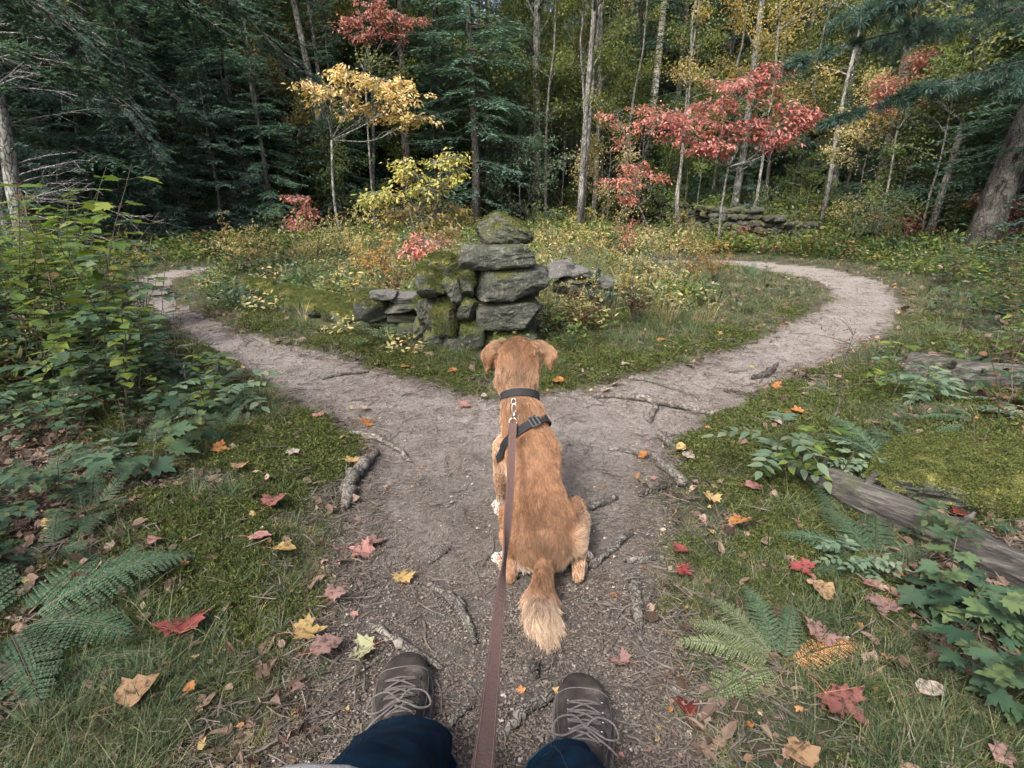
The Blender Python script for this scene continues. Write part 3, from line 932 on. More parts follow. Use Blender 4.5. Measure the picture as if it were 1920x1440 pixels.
M['stone'] = stone_mat('lichened_fieldstone', [(.012, .014, .010), (.040, .044, .032), (.092, .096, .074), (.20, .215, .165)], ((.035, .045, .012), (.10, .115, .03)), 0.95, 1.5, 0.5, scale=7)
M['stone_moss'] = stone_mat('mossy_fieldstone', [(.011, .013, .009), (.034, .038, .026), (.080, .084, .062), (.18, .195, .145)], ((.045, .055, .012), (.15, .16, .035)), 0.45, 0.95, 0.5)
M['stone_very_mossy'] = stone_mat('moss_covered_stone', [(.020, .024, .020), (.05, .055, .045), (.09, .10, .085), (.2, .21, .18)], ((.06, .068, .012), (.20, .19, .035)), -0.1, 0.5, 0.5)
M['stone_pale'] = stone_mat('pale_bare_stone', [(.036, .036, .032), (.092, .090, .082), (.155, .152, .138), (.25, .25, .235)], ((.07, .08, .02), (.18, .19, .05)), 1.2, 1.7, 0.5)

def cairn():
    yd = 3.70
    root = np.array([CAIRN[0], 3.95, 0.0]); root[2] = float(height(root[0], root[1]))
    t = empty('stone_cairn', root)
    tag(t, 'tall mossy cairn of stacked fieldstones straight ahead where the trail forks', 'cairn')
    k = dict(root=root)
    L = []
    def st(box, y, dep, mat, seed, **q):
        c, d = stone_box(*box, y, dep)
        d = d * 1.09; q.setdefault('level', 4)
        o = stone_part('stone', t, c, d, seed, M[mat], root=root, **q); L.append((o, mat)); return o
    def cap(V):
        # rises steeply on the left, slopes away to the right
        f = (V[:, 0] / np.abs(V[:, 0]).max())
        z0 = V[:, 2].min(); hgt = V[:, 2] - z0
        s = np.where(f > -0.25, 1 - 0.60 * np.maximum((f + .25) / 1.25, 0) ** 1.3, 1 - 0.35 * np.maximum((-.25 - f) / .75, 0) ** 1.4)
        V = V.copy(); V[:, 2] = z0 + hgt * s; V[:, 2] -= 0; return V
    def wedge(V):
        f = (V[:, 0] / np.abs(V[:, 0]).max()); V = V.copy(); V[:, 2] *= 1 - 0.10 * f; V[:, 2] += .012 * f; return V
    st((893, 398, 998, 461), yd + .06, .34, 'stone_moss', 101, taper=cap, blocky=.35, rough=.10, cuts=5, level=4)
    st((862, 458, 1000, 507), yd, .40, 'stone', 102, blocky=.8, rough=.07, ry=-.02, taper=wedge, level=4, cuts=5)
    st((882, 502, 1026, 567), yd - .04, .42, 'stone', 103, blocky=.85, rough=.06, ry=.015, level=4, cuts=5)
    st((893, 567, 1018, 622), yd - .02, .40, 'stone', 104, blocky=.85, rough=.06, ry=-.02, level=4, cuts=4)
    st((888, 621, 1010, 686), yd, .40, 'stone_moss', 105, blocky=.8, rough=.08, level=4)
    st((776, 500, 836, 568), yd + .02, .30, 'stone_very_mossy', 106, blocky=.35, rough=.12, level=4)
    st((826, 486, 870, 530), yd + .08, .26, 'stone_very_mossy', 107, blocky=.35, rough=.12)
    st((828, 520, 866, 574), yd, .30, 'stone_moss', 108, blocky=.5, rough=.12)
    st((860, 504, 888, 566), yd + .03, .24, 'stone_very_mossy', 109, blocky=.5, rough=.12)
    st((854, 562, 894, 604), yd - .03, .28, 'stone_moss', 110, blocky=.35, rough=.10)
    st((808, 576, 858, 636), yd - .04, .28, 'stone_very_mossy', 111, blocky=.4, rough=.10, taper=None)
    st((782, 562, 816, 622), yd + .02, .28, 'stone', 112, blocky=.5, rough=.14)
    st((860, 602, 908, 660), yd - .05, .26, 'stone_moss', 113, blocky=.7, rough=.10)
    st((784, 618, 830, 676), yd, .26, 'stone_moss', 114, blocky=.5, rough=.12)
    st((822, 632, 872, 684), yd - .03, .26, 'stone', 115, blocky=.5, rough=.12)
    # the left section built up against the tall pile
    for i, (b, mt, dp) in enumerate([((792, 556, 862, 588), 'stone_moss', .30), ((800, 588, 862, 640), 'stone_moss', .22), ((776, 560, 800, 600), 'stone_very_mossy', .24), ((836, 500, 874, 540), 'stone_very_mossy', .34), ((846, 548, 890, 580), 'stone_moss', .34), ((770, 600, 806, 640), 'stone_moss', .26), ((800, 478, 846, 512), 'stone_very_mossy', .24)]):
        st(b, yd + .10, dp, mt, 150 + i, blocky=.65, rough=.12)
    # the far side of the cairn
    for i, b in enumerate([(800, 505, 900, 560), (905, 470, 985, 512), (880, 520, 1010, 580), (800, 560, 900, 620), (890, 580, 1008, 640), (820, 600, 1000, 668)]):
        st(b, yd + .30, .34, 'stone_moss', 130 + i, blocky=.6, rough=.12, level=2)
    moss_on([o for o, m in L if m == 'stone_very_mossy'], t, root, 3200, 1.0, 0.15, seed=3)
    moss_on([o for o, m in L[:15] if m == 'stone_moss'], t, root, 1500, .85, 0.75, seed=4)

def low_stones():
    root = gp(560, 575); t = empty('mossy_stone_row', root)
    tag(t, 'low row of flat moss covered stones lying in the grass left of the cairn', 'stone row')
    L = []
    spots = [(488, 538, .22, .15), (520, 549, .24, .16), (552, 558, .24, .17), (583, 570, .26, .16), (612, 582, .24, .16), (560, 576, .20, .13), (640, 590, .20, .14), (600, 562, .20, .15), (640, 573, .18, .14), (470, 530, .18, .12), (535, 568, .16, .11)]
    for i, (px, py, w, h) in enumerate(spots):
        c = gp(px, py + 12)
        o = stone_part('stone', t, c + [0, .05, h * .3], (w * 1.6, w * 1.3, h * 1.15), 200 + i, M['stone_very_mossy'], rz=-.5 + .3 * (i % 3), level=2, blocky=.6, root=root)
        L.append(o)
    moss_on(L, t, root, 1500, 1.25, 0.0, seed=6)
    root = gp(720, 600); t = empty('stone_heap', root)
    tag(t, 'tumbled heap of slabs leaning against the left foot of the cairn, one pale and flat', 'stone heap')
    L = []
    for i, (b, mt, dep, kw) in enumerate([((650, 552, 716, 604), 'stone_very_mossy', .28, {}), ((712, 552, 790, 574), 'stone_pale', .3, dict(blocky=.85, ry=.03)), ((716, 570, 786, 590), 'stone', .28, dict(blocky=.8)),
                                          ((722, 588, 784, 612), 'stone_moss', .28, {}), ((742, 606, 792, 648), 'stone_moss', .24, {}), ((668, 580, 726, 612), 'stone', .26, {}), ((690, 545, 740, 565), 'stone_pale', .22, dict(blocky=.8))]):
        c, d = stone_box(*b, 3.95 + .06 * (i % 2), dep)
        o = stone_part('stone', t, c, d * 1.05, 220 + i, M[mt], level=3, root=root, **kw); L.append((o, mt))
    moss_on([o for o, m in L if 'very' in m], t, root, 2400, 1.1, 0.1, seed=7)
    root = gp(1085, 545); t = empty('slab_heap', root)
    tag(t, 'heap of pale weathered slabs half hidden in ferns behind the cairn to its right', 'stone heap')
    for i, (b, mt, kw) in enumerate([((1028, 492, 1080, 522), 'stone_pale', dict(ry=-.12, blocky=.8)), ((1072, 502, 1112, 524), 'stone_pale', dict(blocky=.7)), ((1096, 500, 1134, 532), 'stone', dict(ry=.3, blocky=.6)),
                                     ((1050, 518, 1104, 536), 'stone_moss', dict(ry=-.1, blocky=.7)), ((1118, 520, 1158, 544), 'stone_pale', dict(ry=.1, blocky=.8)), ((1040, 530, 1120, 556), 'stone_moss', {}), ((1086, 538, 1150, 566), 'stone', {})]):
        c, d = stone_box(*b, 4.75, .3)
        stone_part('stone', t, c, d * 1.05, 240 + i, M[mt], level=3, root=root, **kw)
    # the boulder that carries the moss on the right bank
    root = gp(1870, 900)
    t = empty('mossy_boulder', root); tag(t, 'wide grey boulder almost buried in yellow green moss on the right bank', 'boulder')
    L = [stone_part('rock', t, gp(1830, 905) + [0.03, 0.05, -.02], (.80, .50, .24), 260, M['stone_very_mossy'], level=4, blocky=.3, root=root),
         stone_part('rock', t, gp(1895, 880) + [0.05, 0.0, .015], (.28, .24, .10), 261, M['stone'], level=3, blocky=.3, root=root),
         stone_part('rock', t, gp(1790, 930) + [0, 0, .04], (.20, .16, .07), 262, M['stone'], level=3, blocky=.3, root=root)]
    moss_on(L[:1], t, root, 2600, 1.1, 0.0, seed=8)

def far_wall():
    me = []
    for i in range(7):
        V, F = rock_verts((1, 1, 1), 300 + i, 1, .6, .14, 4)
        me.append(mesh_arrays('wall_stone', V, [F], [M['stone'] if i % 3 else M['stone_moss']], None, False))
    pts = [flat(1195, 428), flat(1270, 436), flat(1360, 446), flat(1440, 453), flat(1510, 455)]
    for q in pts: q[2] = height(q[0], q[1])
    line = spline(pts, 60)
    root = line[30].copy(); root[2] = float(height(root[0], root[1]))
    t = empty('dry_stone_wall', root); tag(t, 'long low wall of dark dry laid stones at the forest edge beyond the right bend', 'stone wall')
    n = 0
    seg = np.linalg.norm(np.diff(line, axis=0), axis=1).sum()
    for row in range(5):
        s = R.uniform(0, .2)
        while s < seg - .1 and n < 290:
            w = R.uniform(.24, .52) * (1.1 - .1 * row)
            u = (s + w / 2) / seg * 59; i = min(int(u), 58); p = line[i] + (line[i + 1] - line[i]) * (u - i)
            hgt = 0.72 * (0.6 + 0.7 * float(vnoise2([s * .5], [3.0], 5)[0])) * (1.25 - .5 * s / seg)
            if row * .15 < hgt:
                o = link('stone', me[R.integers(0, 7)], t)
                o.location = tuple(np.array([p[0] + R.normal(0, .03), p[1] + R.normal(0, .10), float(height(p[0], p[1])) + .07 + row * .145 + R.normal(0, .012)]) - root)
                o.rotation_euler = (R.normal(0, .15), R.normal(0, .15), R.uniform(-.4, .4)); o.scale = (w * 1.04, R.uniform(.3, .45), R.uniform(.14, .20))
                n += 1
            s += w

# ------------------------------------------------------------------ logs and sticks
def log(name, label, pix, rad, mat, up=0.5, cat='log', knots=3, seed=1, hollow=True, n=28):
    P = []; rr = np.random.default_rng(seed)
    for (x, y), r in zip(pix, rad):
        g = gp(x, y); rw = px_size(g, r); g[2] += rw * up; P.append((g, rw))
    C = spline([p for p, _ in P], 46); Rd = np.interp(np.linspace(0, 1, 46), np.linspace(0, 1, len(P)), [r for _, r in P])
    root = C[0].copy()
    t = empty(name, root); tag(t, label, cat)
    V, F = tubes(C, Rd, n, cap=True)
    # longitudinal splits and flutes
    V2 = V.reshape(46, n, 3)
    th = np.arange(n) / n * 2 * math.pi
    fl = (fbm2(np.broadcast_to(th * 2.2, (46, n)), np.broadcast_to(np.linspace(0, 2.2, 46)[:, None], (46, n)), seed, 3) - .5)
    fl2 = (vnoise2(np.broadcast_to(np.arange(n) * .9, (46, n)), np.broadcast_to(np.linspace(0, 6, 46)[:, None], (46, n)), seed + 9) - .5)
    V2 = C[:, None] + (V2 - C[:, None]) * (1 + .34 * fl + .16 * fl2)[..., None]
    o = Geo().add(V2.reshape(-1, 3) - root, F, .5).build('trunk', mat, t, smooth=False)
    for i in range(knots):
        k = rr.integers(6, 40); a = rr.uniform(0.2, 2.6)
        d = nrm(np.array([math.cos(a), rr.normal(0, .4), abs(math.sin(a))]))
        c = C[k] - root
        Pk = np.stack([c, c + d * Rd[k] * 1.2, c + d * Rd[k] * 1.9]); V, F = tubes(Pk, np.array([Rd[k] * .3, Rd[k] * .22, Rd[k] * .08]), 7)
        Geo().add(V, F).build('branch_stub', mat, t)
    return t

def wood_mat(name, a, b, c):
    m, nt, bs, out = new_mat(name)
    tc = nt.nodes.new('ShaderNodeTexCoord')
    mp = nt.nodes.new('ShaderNodeMapping'); mp.vector_type = 'TEXTURE'; mp.inputs['Rotation'].default_value = (0, 0, math.radians(-50)); mp.inputs['Scale'].default_value = (.7, .035, .035)
    nt.links.new(tc.outputs['Object'], mp.inputs[0])
    g = noise(nt, 1.6, 7, 0.7, vec=mp.outputs[0])
    rp = ramp(nt, g, [(0.33, a), (0.5, b), (0.66, c)])
    mo = ramp(nt, noise(nt, 5, 5, .7), [(0.55, (0, 0, 0)), (0.65, (1, 1, 1))])
    col = mixc(nt, mth(nt, 'MULTIPLY', mo.outputs[0], .8), rp.outputs[0], (.055, .068, .02))
    nt.links.new(col, bs.inputs['Base Color']); bs.inputs['Roughness'].default_value = .9
    bump(nt, bs, g, 1.0, .03)
    return m, mp

def logs():
    m1, _ = wood_mat('weathered_log_wood', (.012, .011, .009), (.055, .051, .044), (.175, .166, .146))
    m2, mp2 = wood_mat('old_log_wood', (.014, .013, .011), (.06, .056, .049), (.18, .17, .15))
    mp2.inputs['Rotation'].default_value = (0, 0, math.radians(-8))
    log('fallen_log', 'long weathered grey log lying aslant on the right bank among the ferns', [(1478, 878), (1560, 925), (1660, 975), (1780, 1030), (1960, 1118)], [15, 30, 34, 36, 34], m1, .58, seed=3, knots=3)
    log('fallen_log', 'short split grey log with mossy flank at the right edge above the boulder', [(1700, 700), (1760, 712), (1850, 722), (1960, 730)], [26, 30, 28, 26], m2, .5, seed=8, knots=2)

STICKS = [
 ([(798,1097),(850,1130),(875,1172),(893,1212)], [7,9,9,8], 'bent bare grey stick on the soil left of the tail of the dog'),
 ([(690,1172),(740,1207),(785,1235),(832,1260)], [6,9,9,5], 'grey root running under the toe of the left boot'),
 ([(1184,1078),(1192,1120),(1196,1160),(1202,1212)], [8,12,11,4], 'thick peeled stick lying lengthwise on the right edge of the soil'),
 ([(1036,1306),(985,1338),(935,1392)], [11,12,8], 'pinkish grey root between the two boots'),
 ([(652,958),(655,918),(682,884),(712,845)], [10,13,13,5], 'knobbly lichen spotted root along the left edge of the soil'),
 ([(628,814),(690,822),(742,842),(772,870)], [4,6,6,4], 'thin curved root reaching from the left grass onto the trail'),
 ([(1106,1068),(1148,1032),(1186,998)], [9,8,5], 'grey root to the right of the hind paw of the dog'),
 ([(1090,964),(1125,950),(1160,935)], [7,7,5], 'short stick beside the right flank of the dog'),
 ([(1170,1056),(1210,1052),(1247,1049)], [5,6,5], 'short stick lying crosswise above the thick peeled stick'),
 ([(1213,850),(1242,880),(1286,918)], [5,10,12], 'stout root ending in the grass on the right of the trail'),
 ([(1236,818),(1250,834),(1268,852)], [6,7,6], 'short stub of root above the stout one on the right'),
 ([(1236,815),(1275,822),(1312,834)], [3,4,3], 'thin dark twig beside the short root stub'),
 ([(1108,745),(1180,749),(1262,766),(1352,781)], [4,6,7,4], 'long straight branch lying across the start of the right fork'),
 ([(1231,762),(1225,778),(1218,794)], [5,5,4], 'pale stub sticking out below the long branch on the right fork'),
 ([(1178,712),(1210,715),(1240,724)], [4,4,3], 'flat grey stick at the tip of the grass island'),
 ([(1240,724),(1275,735),(1312,746)], [2,2,2], 'thin twig running on from the flat grey stick'),
 ([(1358,735),(1390,740),(1426,749)], [5,4,3], 'dark stick on the right fork near its outer edge'),
 ([(1408,712),(1436,706),(1458,684)], [4,7,3], 'dark broken piece of bark and wood on the right fork'),
 ([(538,832),(560,818),(588,802)], [5,6,4], 'cut stick lying in the left grass above the moss'),
 ([(1138,846),(1165,847),(1205,857)], [3,4,4], 'flat pale stick right of the shoulders of the dog'),
 ([(604,712),(640,705),(692,698)], [2,3,2], 'thin twig lying across the left fork'),
 ([(892,1318),(862,1345),(832,1380)], [5,7,5], 'sunken root beside the inner side of the left boot'),
 ([(1198,932),(1225,922),(1254,913)], [4,7,5], 'dark stub of root near the lower end of the stout root'),
 ([(803,1060),(825,1045),(846,1027)], [3,4,3], 'small pale twig between the yellow maple leaf and the dog'),
 ([(996,1244),(1002,1260),(1008,1277)], [7,9,6], 'stubby piece of dark wood below the tip of the tail'),
 ([(1165,1205),(1190,1160),(1110,1110)], [1.5,1.5,1], 'very thin twig bent over the soil behind the dog'),
 ([(1278,1100),(1262,1120),(1298,1165)], [2,3,2], 'dark forked twig in the grass right of the thick peeled stick'),
 ([(0,1040),(90,1052),(190,1072)], [5,6,4], 'long dark fallen branch above the big fern at the left edge'),
 ([(20,990),(110,960),(175,945)], [4,4,3], 'grey dead branch in the shade of the left plants'),
 ([(1700,1320),(1740,1290),(1795,1330)], [3,5,4], 'curled strip of pale bark on the moss at the lower right'),
]
def sticks():
    for i, (pix, rad, label) in enumerate(STICKS):
        pts = []
        rs = []
        for (x, y), r in zip(pix, rad):
            g = gp(x, y); w = px_size(g, r); g[2] += w * .95; pts.append(g); rs.append(w)
        n = 16
        C = spline(pts, n); Rd = np.interp(np.linspace(0, 1, n), np.linspace(0, 1, len(rs)), rs)
        C[:, 2] = np.maximum(C[:, 2], height(C[:, 0], C[:, 1]) + Rd * .6 + .003)
        m = len(C); C += R.normal(0, 1, C.shape) * Rd[:, None] * .22
        Rd = Rd * (1 + .35 * (vnoise2(np.arange(n) * .7, np.full(n, i * 3.3), 5) - .5)) * R.uniform(.85, 1.15, n)
        Rd[0] *= .6; Rd[-1] *= .5
        root = C[n // 2].copy(); V, F = tubes(C - root, Rd, 9)
        o = Geo().add(V, F).build('root' if 'root' in label and 'stub' not in label else 'stick', M['stick'], None, smooth=True, loc=tuple(root))
        if 'dark' in label: o.data.materials.clear(); o.data.materials.append(M['twig'])
        tag(o, label, 'root' if 'root' in label and 'stub' not in label else 'stick')

# ------------------------------------------------------------------ copies
def children_of(o):
    return [c for c in bpy.data.objects if c.parent == o]

_kids = {}
def copy_thing(root, loc, rz=0.0, scale=1.0, label=None, group=None, mats=None, tilt=(0, 0)):
    r = root.copy(); COL.objects.link(r)
    r.location = tuple(float(v) for v in loc); r.rotation_euler = (tilt[0], tilt[1], rz); r.scale = (scale,) * 3
    if label: r['label'] = label
    if group: r['group'] = group
    elif 'group' in r: del r['group']
    for ch in _kids.setdefault(root.name, children_of(root)):
        c = ch.copy(); COL.objects.link(c); c.parent = r
        if mats and ch.name.split('.')[0] in mats:
            c.material_slots[0].link = 'OBJECT'; c.material_slots[0].material = mats[ch.name.split('.')[0]]
    return r

class Stock:
    """a prototype used directly the first time, copied afterwards"""
    def __init__(s, root): s.root = root; s.used = False; s.kids = children_of(root); _kids[root.name] = s.kids
    def put(s, loc, rz=0.0, scale=1.0, label=None, cat=None, group=None, mats=None, tilt=(0, 0)):
        if s.used:
            r = copy_thing(s.root, loc, rz, scale, label, group, mats, tilt)
        else:
            s.used = True; r = s.root
            r.location = tuple(float(v) for v in loc); r.rotation_euler = (tilt[0], tilt[1], rz); r.scale = (scale,) * 3
            if label: r['label'] = label
            if group: r['group'] = group
            if mats:
                for ch in s.kids:
                    k = ch.name.split('.')[0]
                    if k in mats:
                        ch.material_slots[0].link = 'OBJECT'; ch.material_slots[0].material = mats[k]
        if cat: r['category'] = cat
        return r
    def done(s):
        if not s.used:
            for c in s.kids: bpy.data.objects.remove(c)
            bpy.data.objects.remove(s.root)

# ------------------------------------------------------------------ trees
def conifer(seed, Ht=13.0, clear=1.2, maxr=2.3, nb=95, el=0.11, ew=0.036, step=0.042, tr=0.13, name='spruce_tree', mat='spruce', bark='bark_dark', droop=1.0, dead=10, twig_gap=.11):
    rr = np.random.default_rng(seed)
    root = empty(name); root['category'] = 'tree'
    k = 8; zz = np.linspace(0, Ht, k); lean = rr.normal(0, .006, 2)
    C = np.stack([lean[0] * zz + rr.normal(0, .03, k) * (zz > 0), lean[1] * zz + rr.normal(0, .03, k) * (zz > 0), zz - .1 * (zz == 0)], -1)
    V, F = tubes(C, tr * (1 - zz / Ht * .93) * np.where(zz == 0, 1.35, 1), 9)
    g = Geo().add(V, F)
    # dead lower limbs
    if dead:
        z0 = rr.uniform(.5, clear + 1.0, dead); a = rr.uniform(0, 2 * math.pi, dead); L = rr.uniform(.3, 1.0, dead)
        o = np.stack([np.cos(a), np.sin(a), np.zeros(dead)], -1); t = np.linspace(0, 1, 4)
        P = o[:, None] * (L[:, None] * t)[..., None] + np.array([0, 0, 1.]) * (z0[:, None] - .3 * L[:, None] * t ** 2)[..., None]
        V, F = tubes(P, np.broadcast_to(.014 * (1 - .8 * t), (dead, 4)), 3); g.add(V, F)
    u = np.sort(rr.uniform(0, 1, nb) ** 0.92)
    z0 = clear + (Ht - clear) * u
    L = maxr * (1 - u) ** .72 * rr.uniform(.68, 1.12, nb) * np.minimum(1, .6 + u * 5) + .12
    az = np.arange(nb) * 2.39996 + rr.normal(0, .35, nb)
    out = np.stack([np.cos(az), np.sin(az), np.zeros(nb)], -1); sd = np.stack([-np.sin(az), np.cos(az), np.zeros(nb)], -1)
    up = np.array([0, 0, 1.0])
    upf = rr.uniform(-.05, .25, nb) + .35 * u
    def bp(i, t):
        return out[i] * (L[i] * t)[:, None] + up * (z0[i] + L[i] * (upf[i] * t - .55 * droop * t ** 2 + .24 * t ** 4))[:, None]
    t6 = np.linspace(0, 1, 6); I = np.repeat(np.arange(nb), 6)
    P = bp(I, np.tile(t6, nb)).reshape(nb, 6, 3)
    gb = g; V, F = tubes(P, (.006 + .011 * L)[:, None] * (1 - .85 * t6)[None], 3); gb.add(V, F)
    # twigs
    nt = np.maximum((L / twig_gap).astype(int), 3)
    I = np.repeat(np.arange(nb), nt * 2)
    t = np.concatenate([np.repeat((np.arange(n) + rr.random(n)) / n, 2) for n in nt]) * .88 + .12
    s = np.tile([1, -1], len(I) // 2)
    tl = (.10 + .40 * L[I] * (1 - t) ** .8 * np.minimum(1, t * 3.5)) * rr.uniform(.6, 1.2, len(I))
    b = bp(I, t); ang = rr.uniform(.7, 1.1, len(I))
    d = nrm(out[I] * np.cos(ang)[:, None] + sd[I] * (s * np.sin(ang))[:, None] + up * rr.normal(-.10, .14, len(I))[:, None])
    # needles elements
    ne = np.maximum((tl / step).astype(int), 2)
    J = np.repeat(np.arange(len(I)), ne)
    q = np.concatenate([(np.arange(n) + .5) / n for n in ne])
    p = b[J] + d[J] * (tl[J] * q)[:, None] + up * (-.25 * tl[J] * q ** 2)[:, None]
    perp = nrm(np.cross(d[J], up))
    sgn = np.where(np.arange(len(J)) % 2, 1, -1)
    dd = nrm(d[J] + perp * (sgn * rr.uniform(.2, .9, len(J)))[:, None] + up * rr.normal(-.05, .22, len(J))[:, None])
    nn = nrm(up + rr.normal(0, .45, (len(J), 3)))
    V, F, tt = place(T_DIAMOND, p, dd, nn, el * rr.uniform(.6, 1.25, len(J)), ew * rr.uniform(.7, 1.2, len(J)), rr.random(len(J)) * .75 + .25 * q)
    Geo().add(V, F, tt).build('crown', M[mat], root)
    gb.build('trunk', M[bark], root, smooth=True)
    return Stock(root)

def leafy(seed, Ht=12.0, clear=3.5, cr=2.2, nl=7000, ll=.085, tr=.10, nlimb=22, elev=(25, 60), flat_=False, name='deciduous_tree', mat='leaf_yg', bark='bark_grey', wander=.12, subs=7, sub_len=.45, limb_r=1.0, zspread=.12, lean=0.0, crown_pow=.7, wl=.55, tpl=T_DIAMOND, stems=1, droopleaf=.25):
    rr = np.random.default_rng(seed)
    root = empty(name); root['category'] = 'tree'
    k = 12; f = np.linspace(0, 1, k)
    g = Geo(); up = np.array([0, 0, 1.0])
    stemC = []
    for s_ in range(stems):
        w = np.cumsum(rr.normal(0, wander * Ht / 60, (k, 2)), 0); w -= w[0]
        a = rr.uniform(0, 6.28) + s_ * 2.2; ln = (lean if stems == 1 else .10)
        C = np.concatenate([w + np.outer(f ** 1.2, [math.cos(a), math.sin(a)]) * ln * Ht + (np.array([math.cos(a), math.sin(a)]) * .12 * (s_ > 0)), (f * Ht - .1 * (f == 0))[:, None]], 1)
        rad = tr * (1 - .9 * f) * np.where(f == 0, 1.3, 1) * (1 if s_ == 0 else .7)
        V, F = tubes(C, rad, 9 if tr > .06 else 6); g.add(V, F); stemC.append(C)
    u = np.sort(rr.random(nlimb)); st = rr.integers(0, stems, nlimb)
    ft = clear / Ht + (1 - clear / Ht) * u * .97
    base = np.stack([[np.interp(x, f, stemC[s][:, c]) for c in range(3)] for x, s in zip(ft, st)])
    az = np.arange(nlimb) * 2.39996 + rr.normal(0, .5, nlimb)
    e = np.radians(rr.uniform(elev[0], elev[1], nlimb))
    L = cr * (1 - u ** 1.6 * crown_pow) * rr.uniform(.6, 1.15, nlimb)
    t5 = np.linspace(0, 1, 6)
    out = np.stack([np.cos(az), np.sin(az), np.zeros(nlimb)], -1)
    P = base[:, None] + out[:, None] * (L[:, None] * t5 * np.cos(e)[:, None])[..., None] + up * ((L[:, None] * (t5 * np.sin(e)[:, None] + (.0 if flat_ else -.12) * t5 ** 2)))[..., None]
    P = P + rr.normal(0, .02, P.shape) * t5[None, :, None] * 2.2
    r0 = np.clip(.010 + .010 * L, .01, tr * .5) * limb_r
    V, F = tubes(P, r0[:, None] * (1 - .8 * t5)[None], 5); g.add(V, F)
    # sub branches
    ns = nlimb * subs; I = np.repeat(np.arange(nlimb), subs); t = rr.uniform(.25, 1, ns)
    x = t * 5; i0 = np.minimum(x.astype(int), 4); fr = (x - i0)[:, None]
    b = P[I, i0] * (1 - fr) + P[I, i0 + 1] * fr
    a2 = az[I] + rr.choice([-1, 1], ns) * rr.uniform(.3, 1.3, ns)
    d = np.stack([np.cos(a2), np.sin(a2), rr.normal(.05 if flat_ else .3, .10 if flat_ else .35, ns)], -1); d = nrm(d)
    sl = L[I] * sub_len * rr.uniform(.4, 1.1, ns) * (1.15 - .5 * t)
    t3 = np.linspace(0, 1, 4)
    P2 = b[:, None] + d[:, None] * (sl[:, None] * t3)[..., None] + up * (-.12 * sl[:, None] * t3 ** 2)[..., None]
    V, F = tubes(P2, (.007 * (1 - .75 * t3))[None] * np.ones((ns, 1)) * limb_r, 3); g.add(V, F)
    g.build('trunk', M[bark], root, smooth=True)
    K = rr.integers(0, ns, nl); q = rr.random(nl) ** .8
    x = q * 3; i0 = np.minimum(x.astype(int), 2); fr = (x - i0)[:, None]
    p = P2[K, i0] * (1 - fr) + P2[K, i0 + 1] * fr + rr.normal(0, 1, (nl, 3)) * [zspread * 1.2, zspread * 1.2, zspread * (.3 if flat_ else 1)]
    dd = nrm(d[K] * .6 + rr.normal(0, .7, (nl, 3)) + up * -droopleaf * 2 * rr.random((nl, 1)))
    nn = nrm(up * (1.6 if flat_ else .8) + rr.normal(0, .5 if flat_ else .8, (nl, 3)))
    tb = rr.random(ns)
    V, F, tt = place(tpl, p, dd, nn, ll * rr.uniform(.65, 1.2, nl), ll * wl * rr.uniform(.8, 1.2, nl), np.clip(tb[K] * .5 + rr.random(nl) * .5, 0, 1))
    Geo().add(V, F, tt).build('crown', M[mat], root)
    return Stock(root)

def dead_limbs(name, base, dirs, lens, seed, mat, parent, rad=.012):
    if len(base) > 1:
        for i in range(len(base)): dead_limbs('dead_branch', base[i:i + 1], dirs[i:i + 1], lens[i:i + 1], seed + i, mat, parent, rad)
        return
    """bare drooping limbs with side twigs"""
    rr = np.random.default_rng(seed); g = Geo()
    for b, d, L in zip(base, dirs, lens):
        k = 8; t = np.linspace(0, 1, k); d = nrm(d)
        P = np.asarray(b)[None] + d[None] * (L * t)[:, None] + np.array([0, 0, -1.]) * (.22 * L * t ** 1.8)[:, None] + rr.normal(0, .015 * L, (k, 3)) * t[:, None]
        V, F = tubes(P, rad * (1 - .85 * t), 4); g.add(V, F)
        ns = int(L * 14); ti = rr.uniform(.15, 1, ns); x = ti * (k - 1); i0 = np.minimum(x.astype(int), k - 2); fr = (x - i0)[:, None]
        b2 = P[i0] * (1 - fr) + P[i0 + 1] * fr
        s = nrm(np.cross(d, [0, 0, 1.])); d2 = nrm(d[None] * .7 + s[None] * (rr.choice([-1, 1], ns) * rr.uniform(.4, 1.1, ns))[:, None] + rr.normal(0, .22, (ns, 3)))
        l2 = L * rr.uniform(.08, .32, ns); t4 = np.linspace(0, 1, 4)
        P2 = b2[:, None] + d2[:, None] * (l2[:, None] * t4)[..., None] + rr.normal(0, .012, (ns, 4, 3)) * t4[None, :, None]
        P2[..., 2] -= .15 * l2[:, None] * t4 ** 2
        V, F = tubes(P2, np.ones((ns, 1)) * (rad * .32 * (1 - .7 * t4))[None], 3); g.add(V, F)
    return g.build(name, mat, parent)

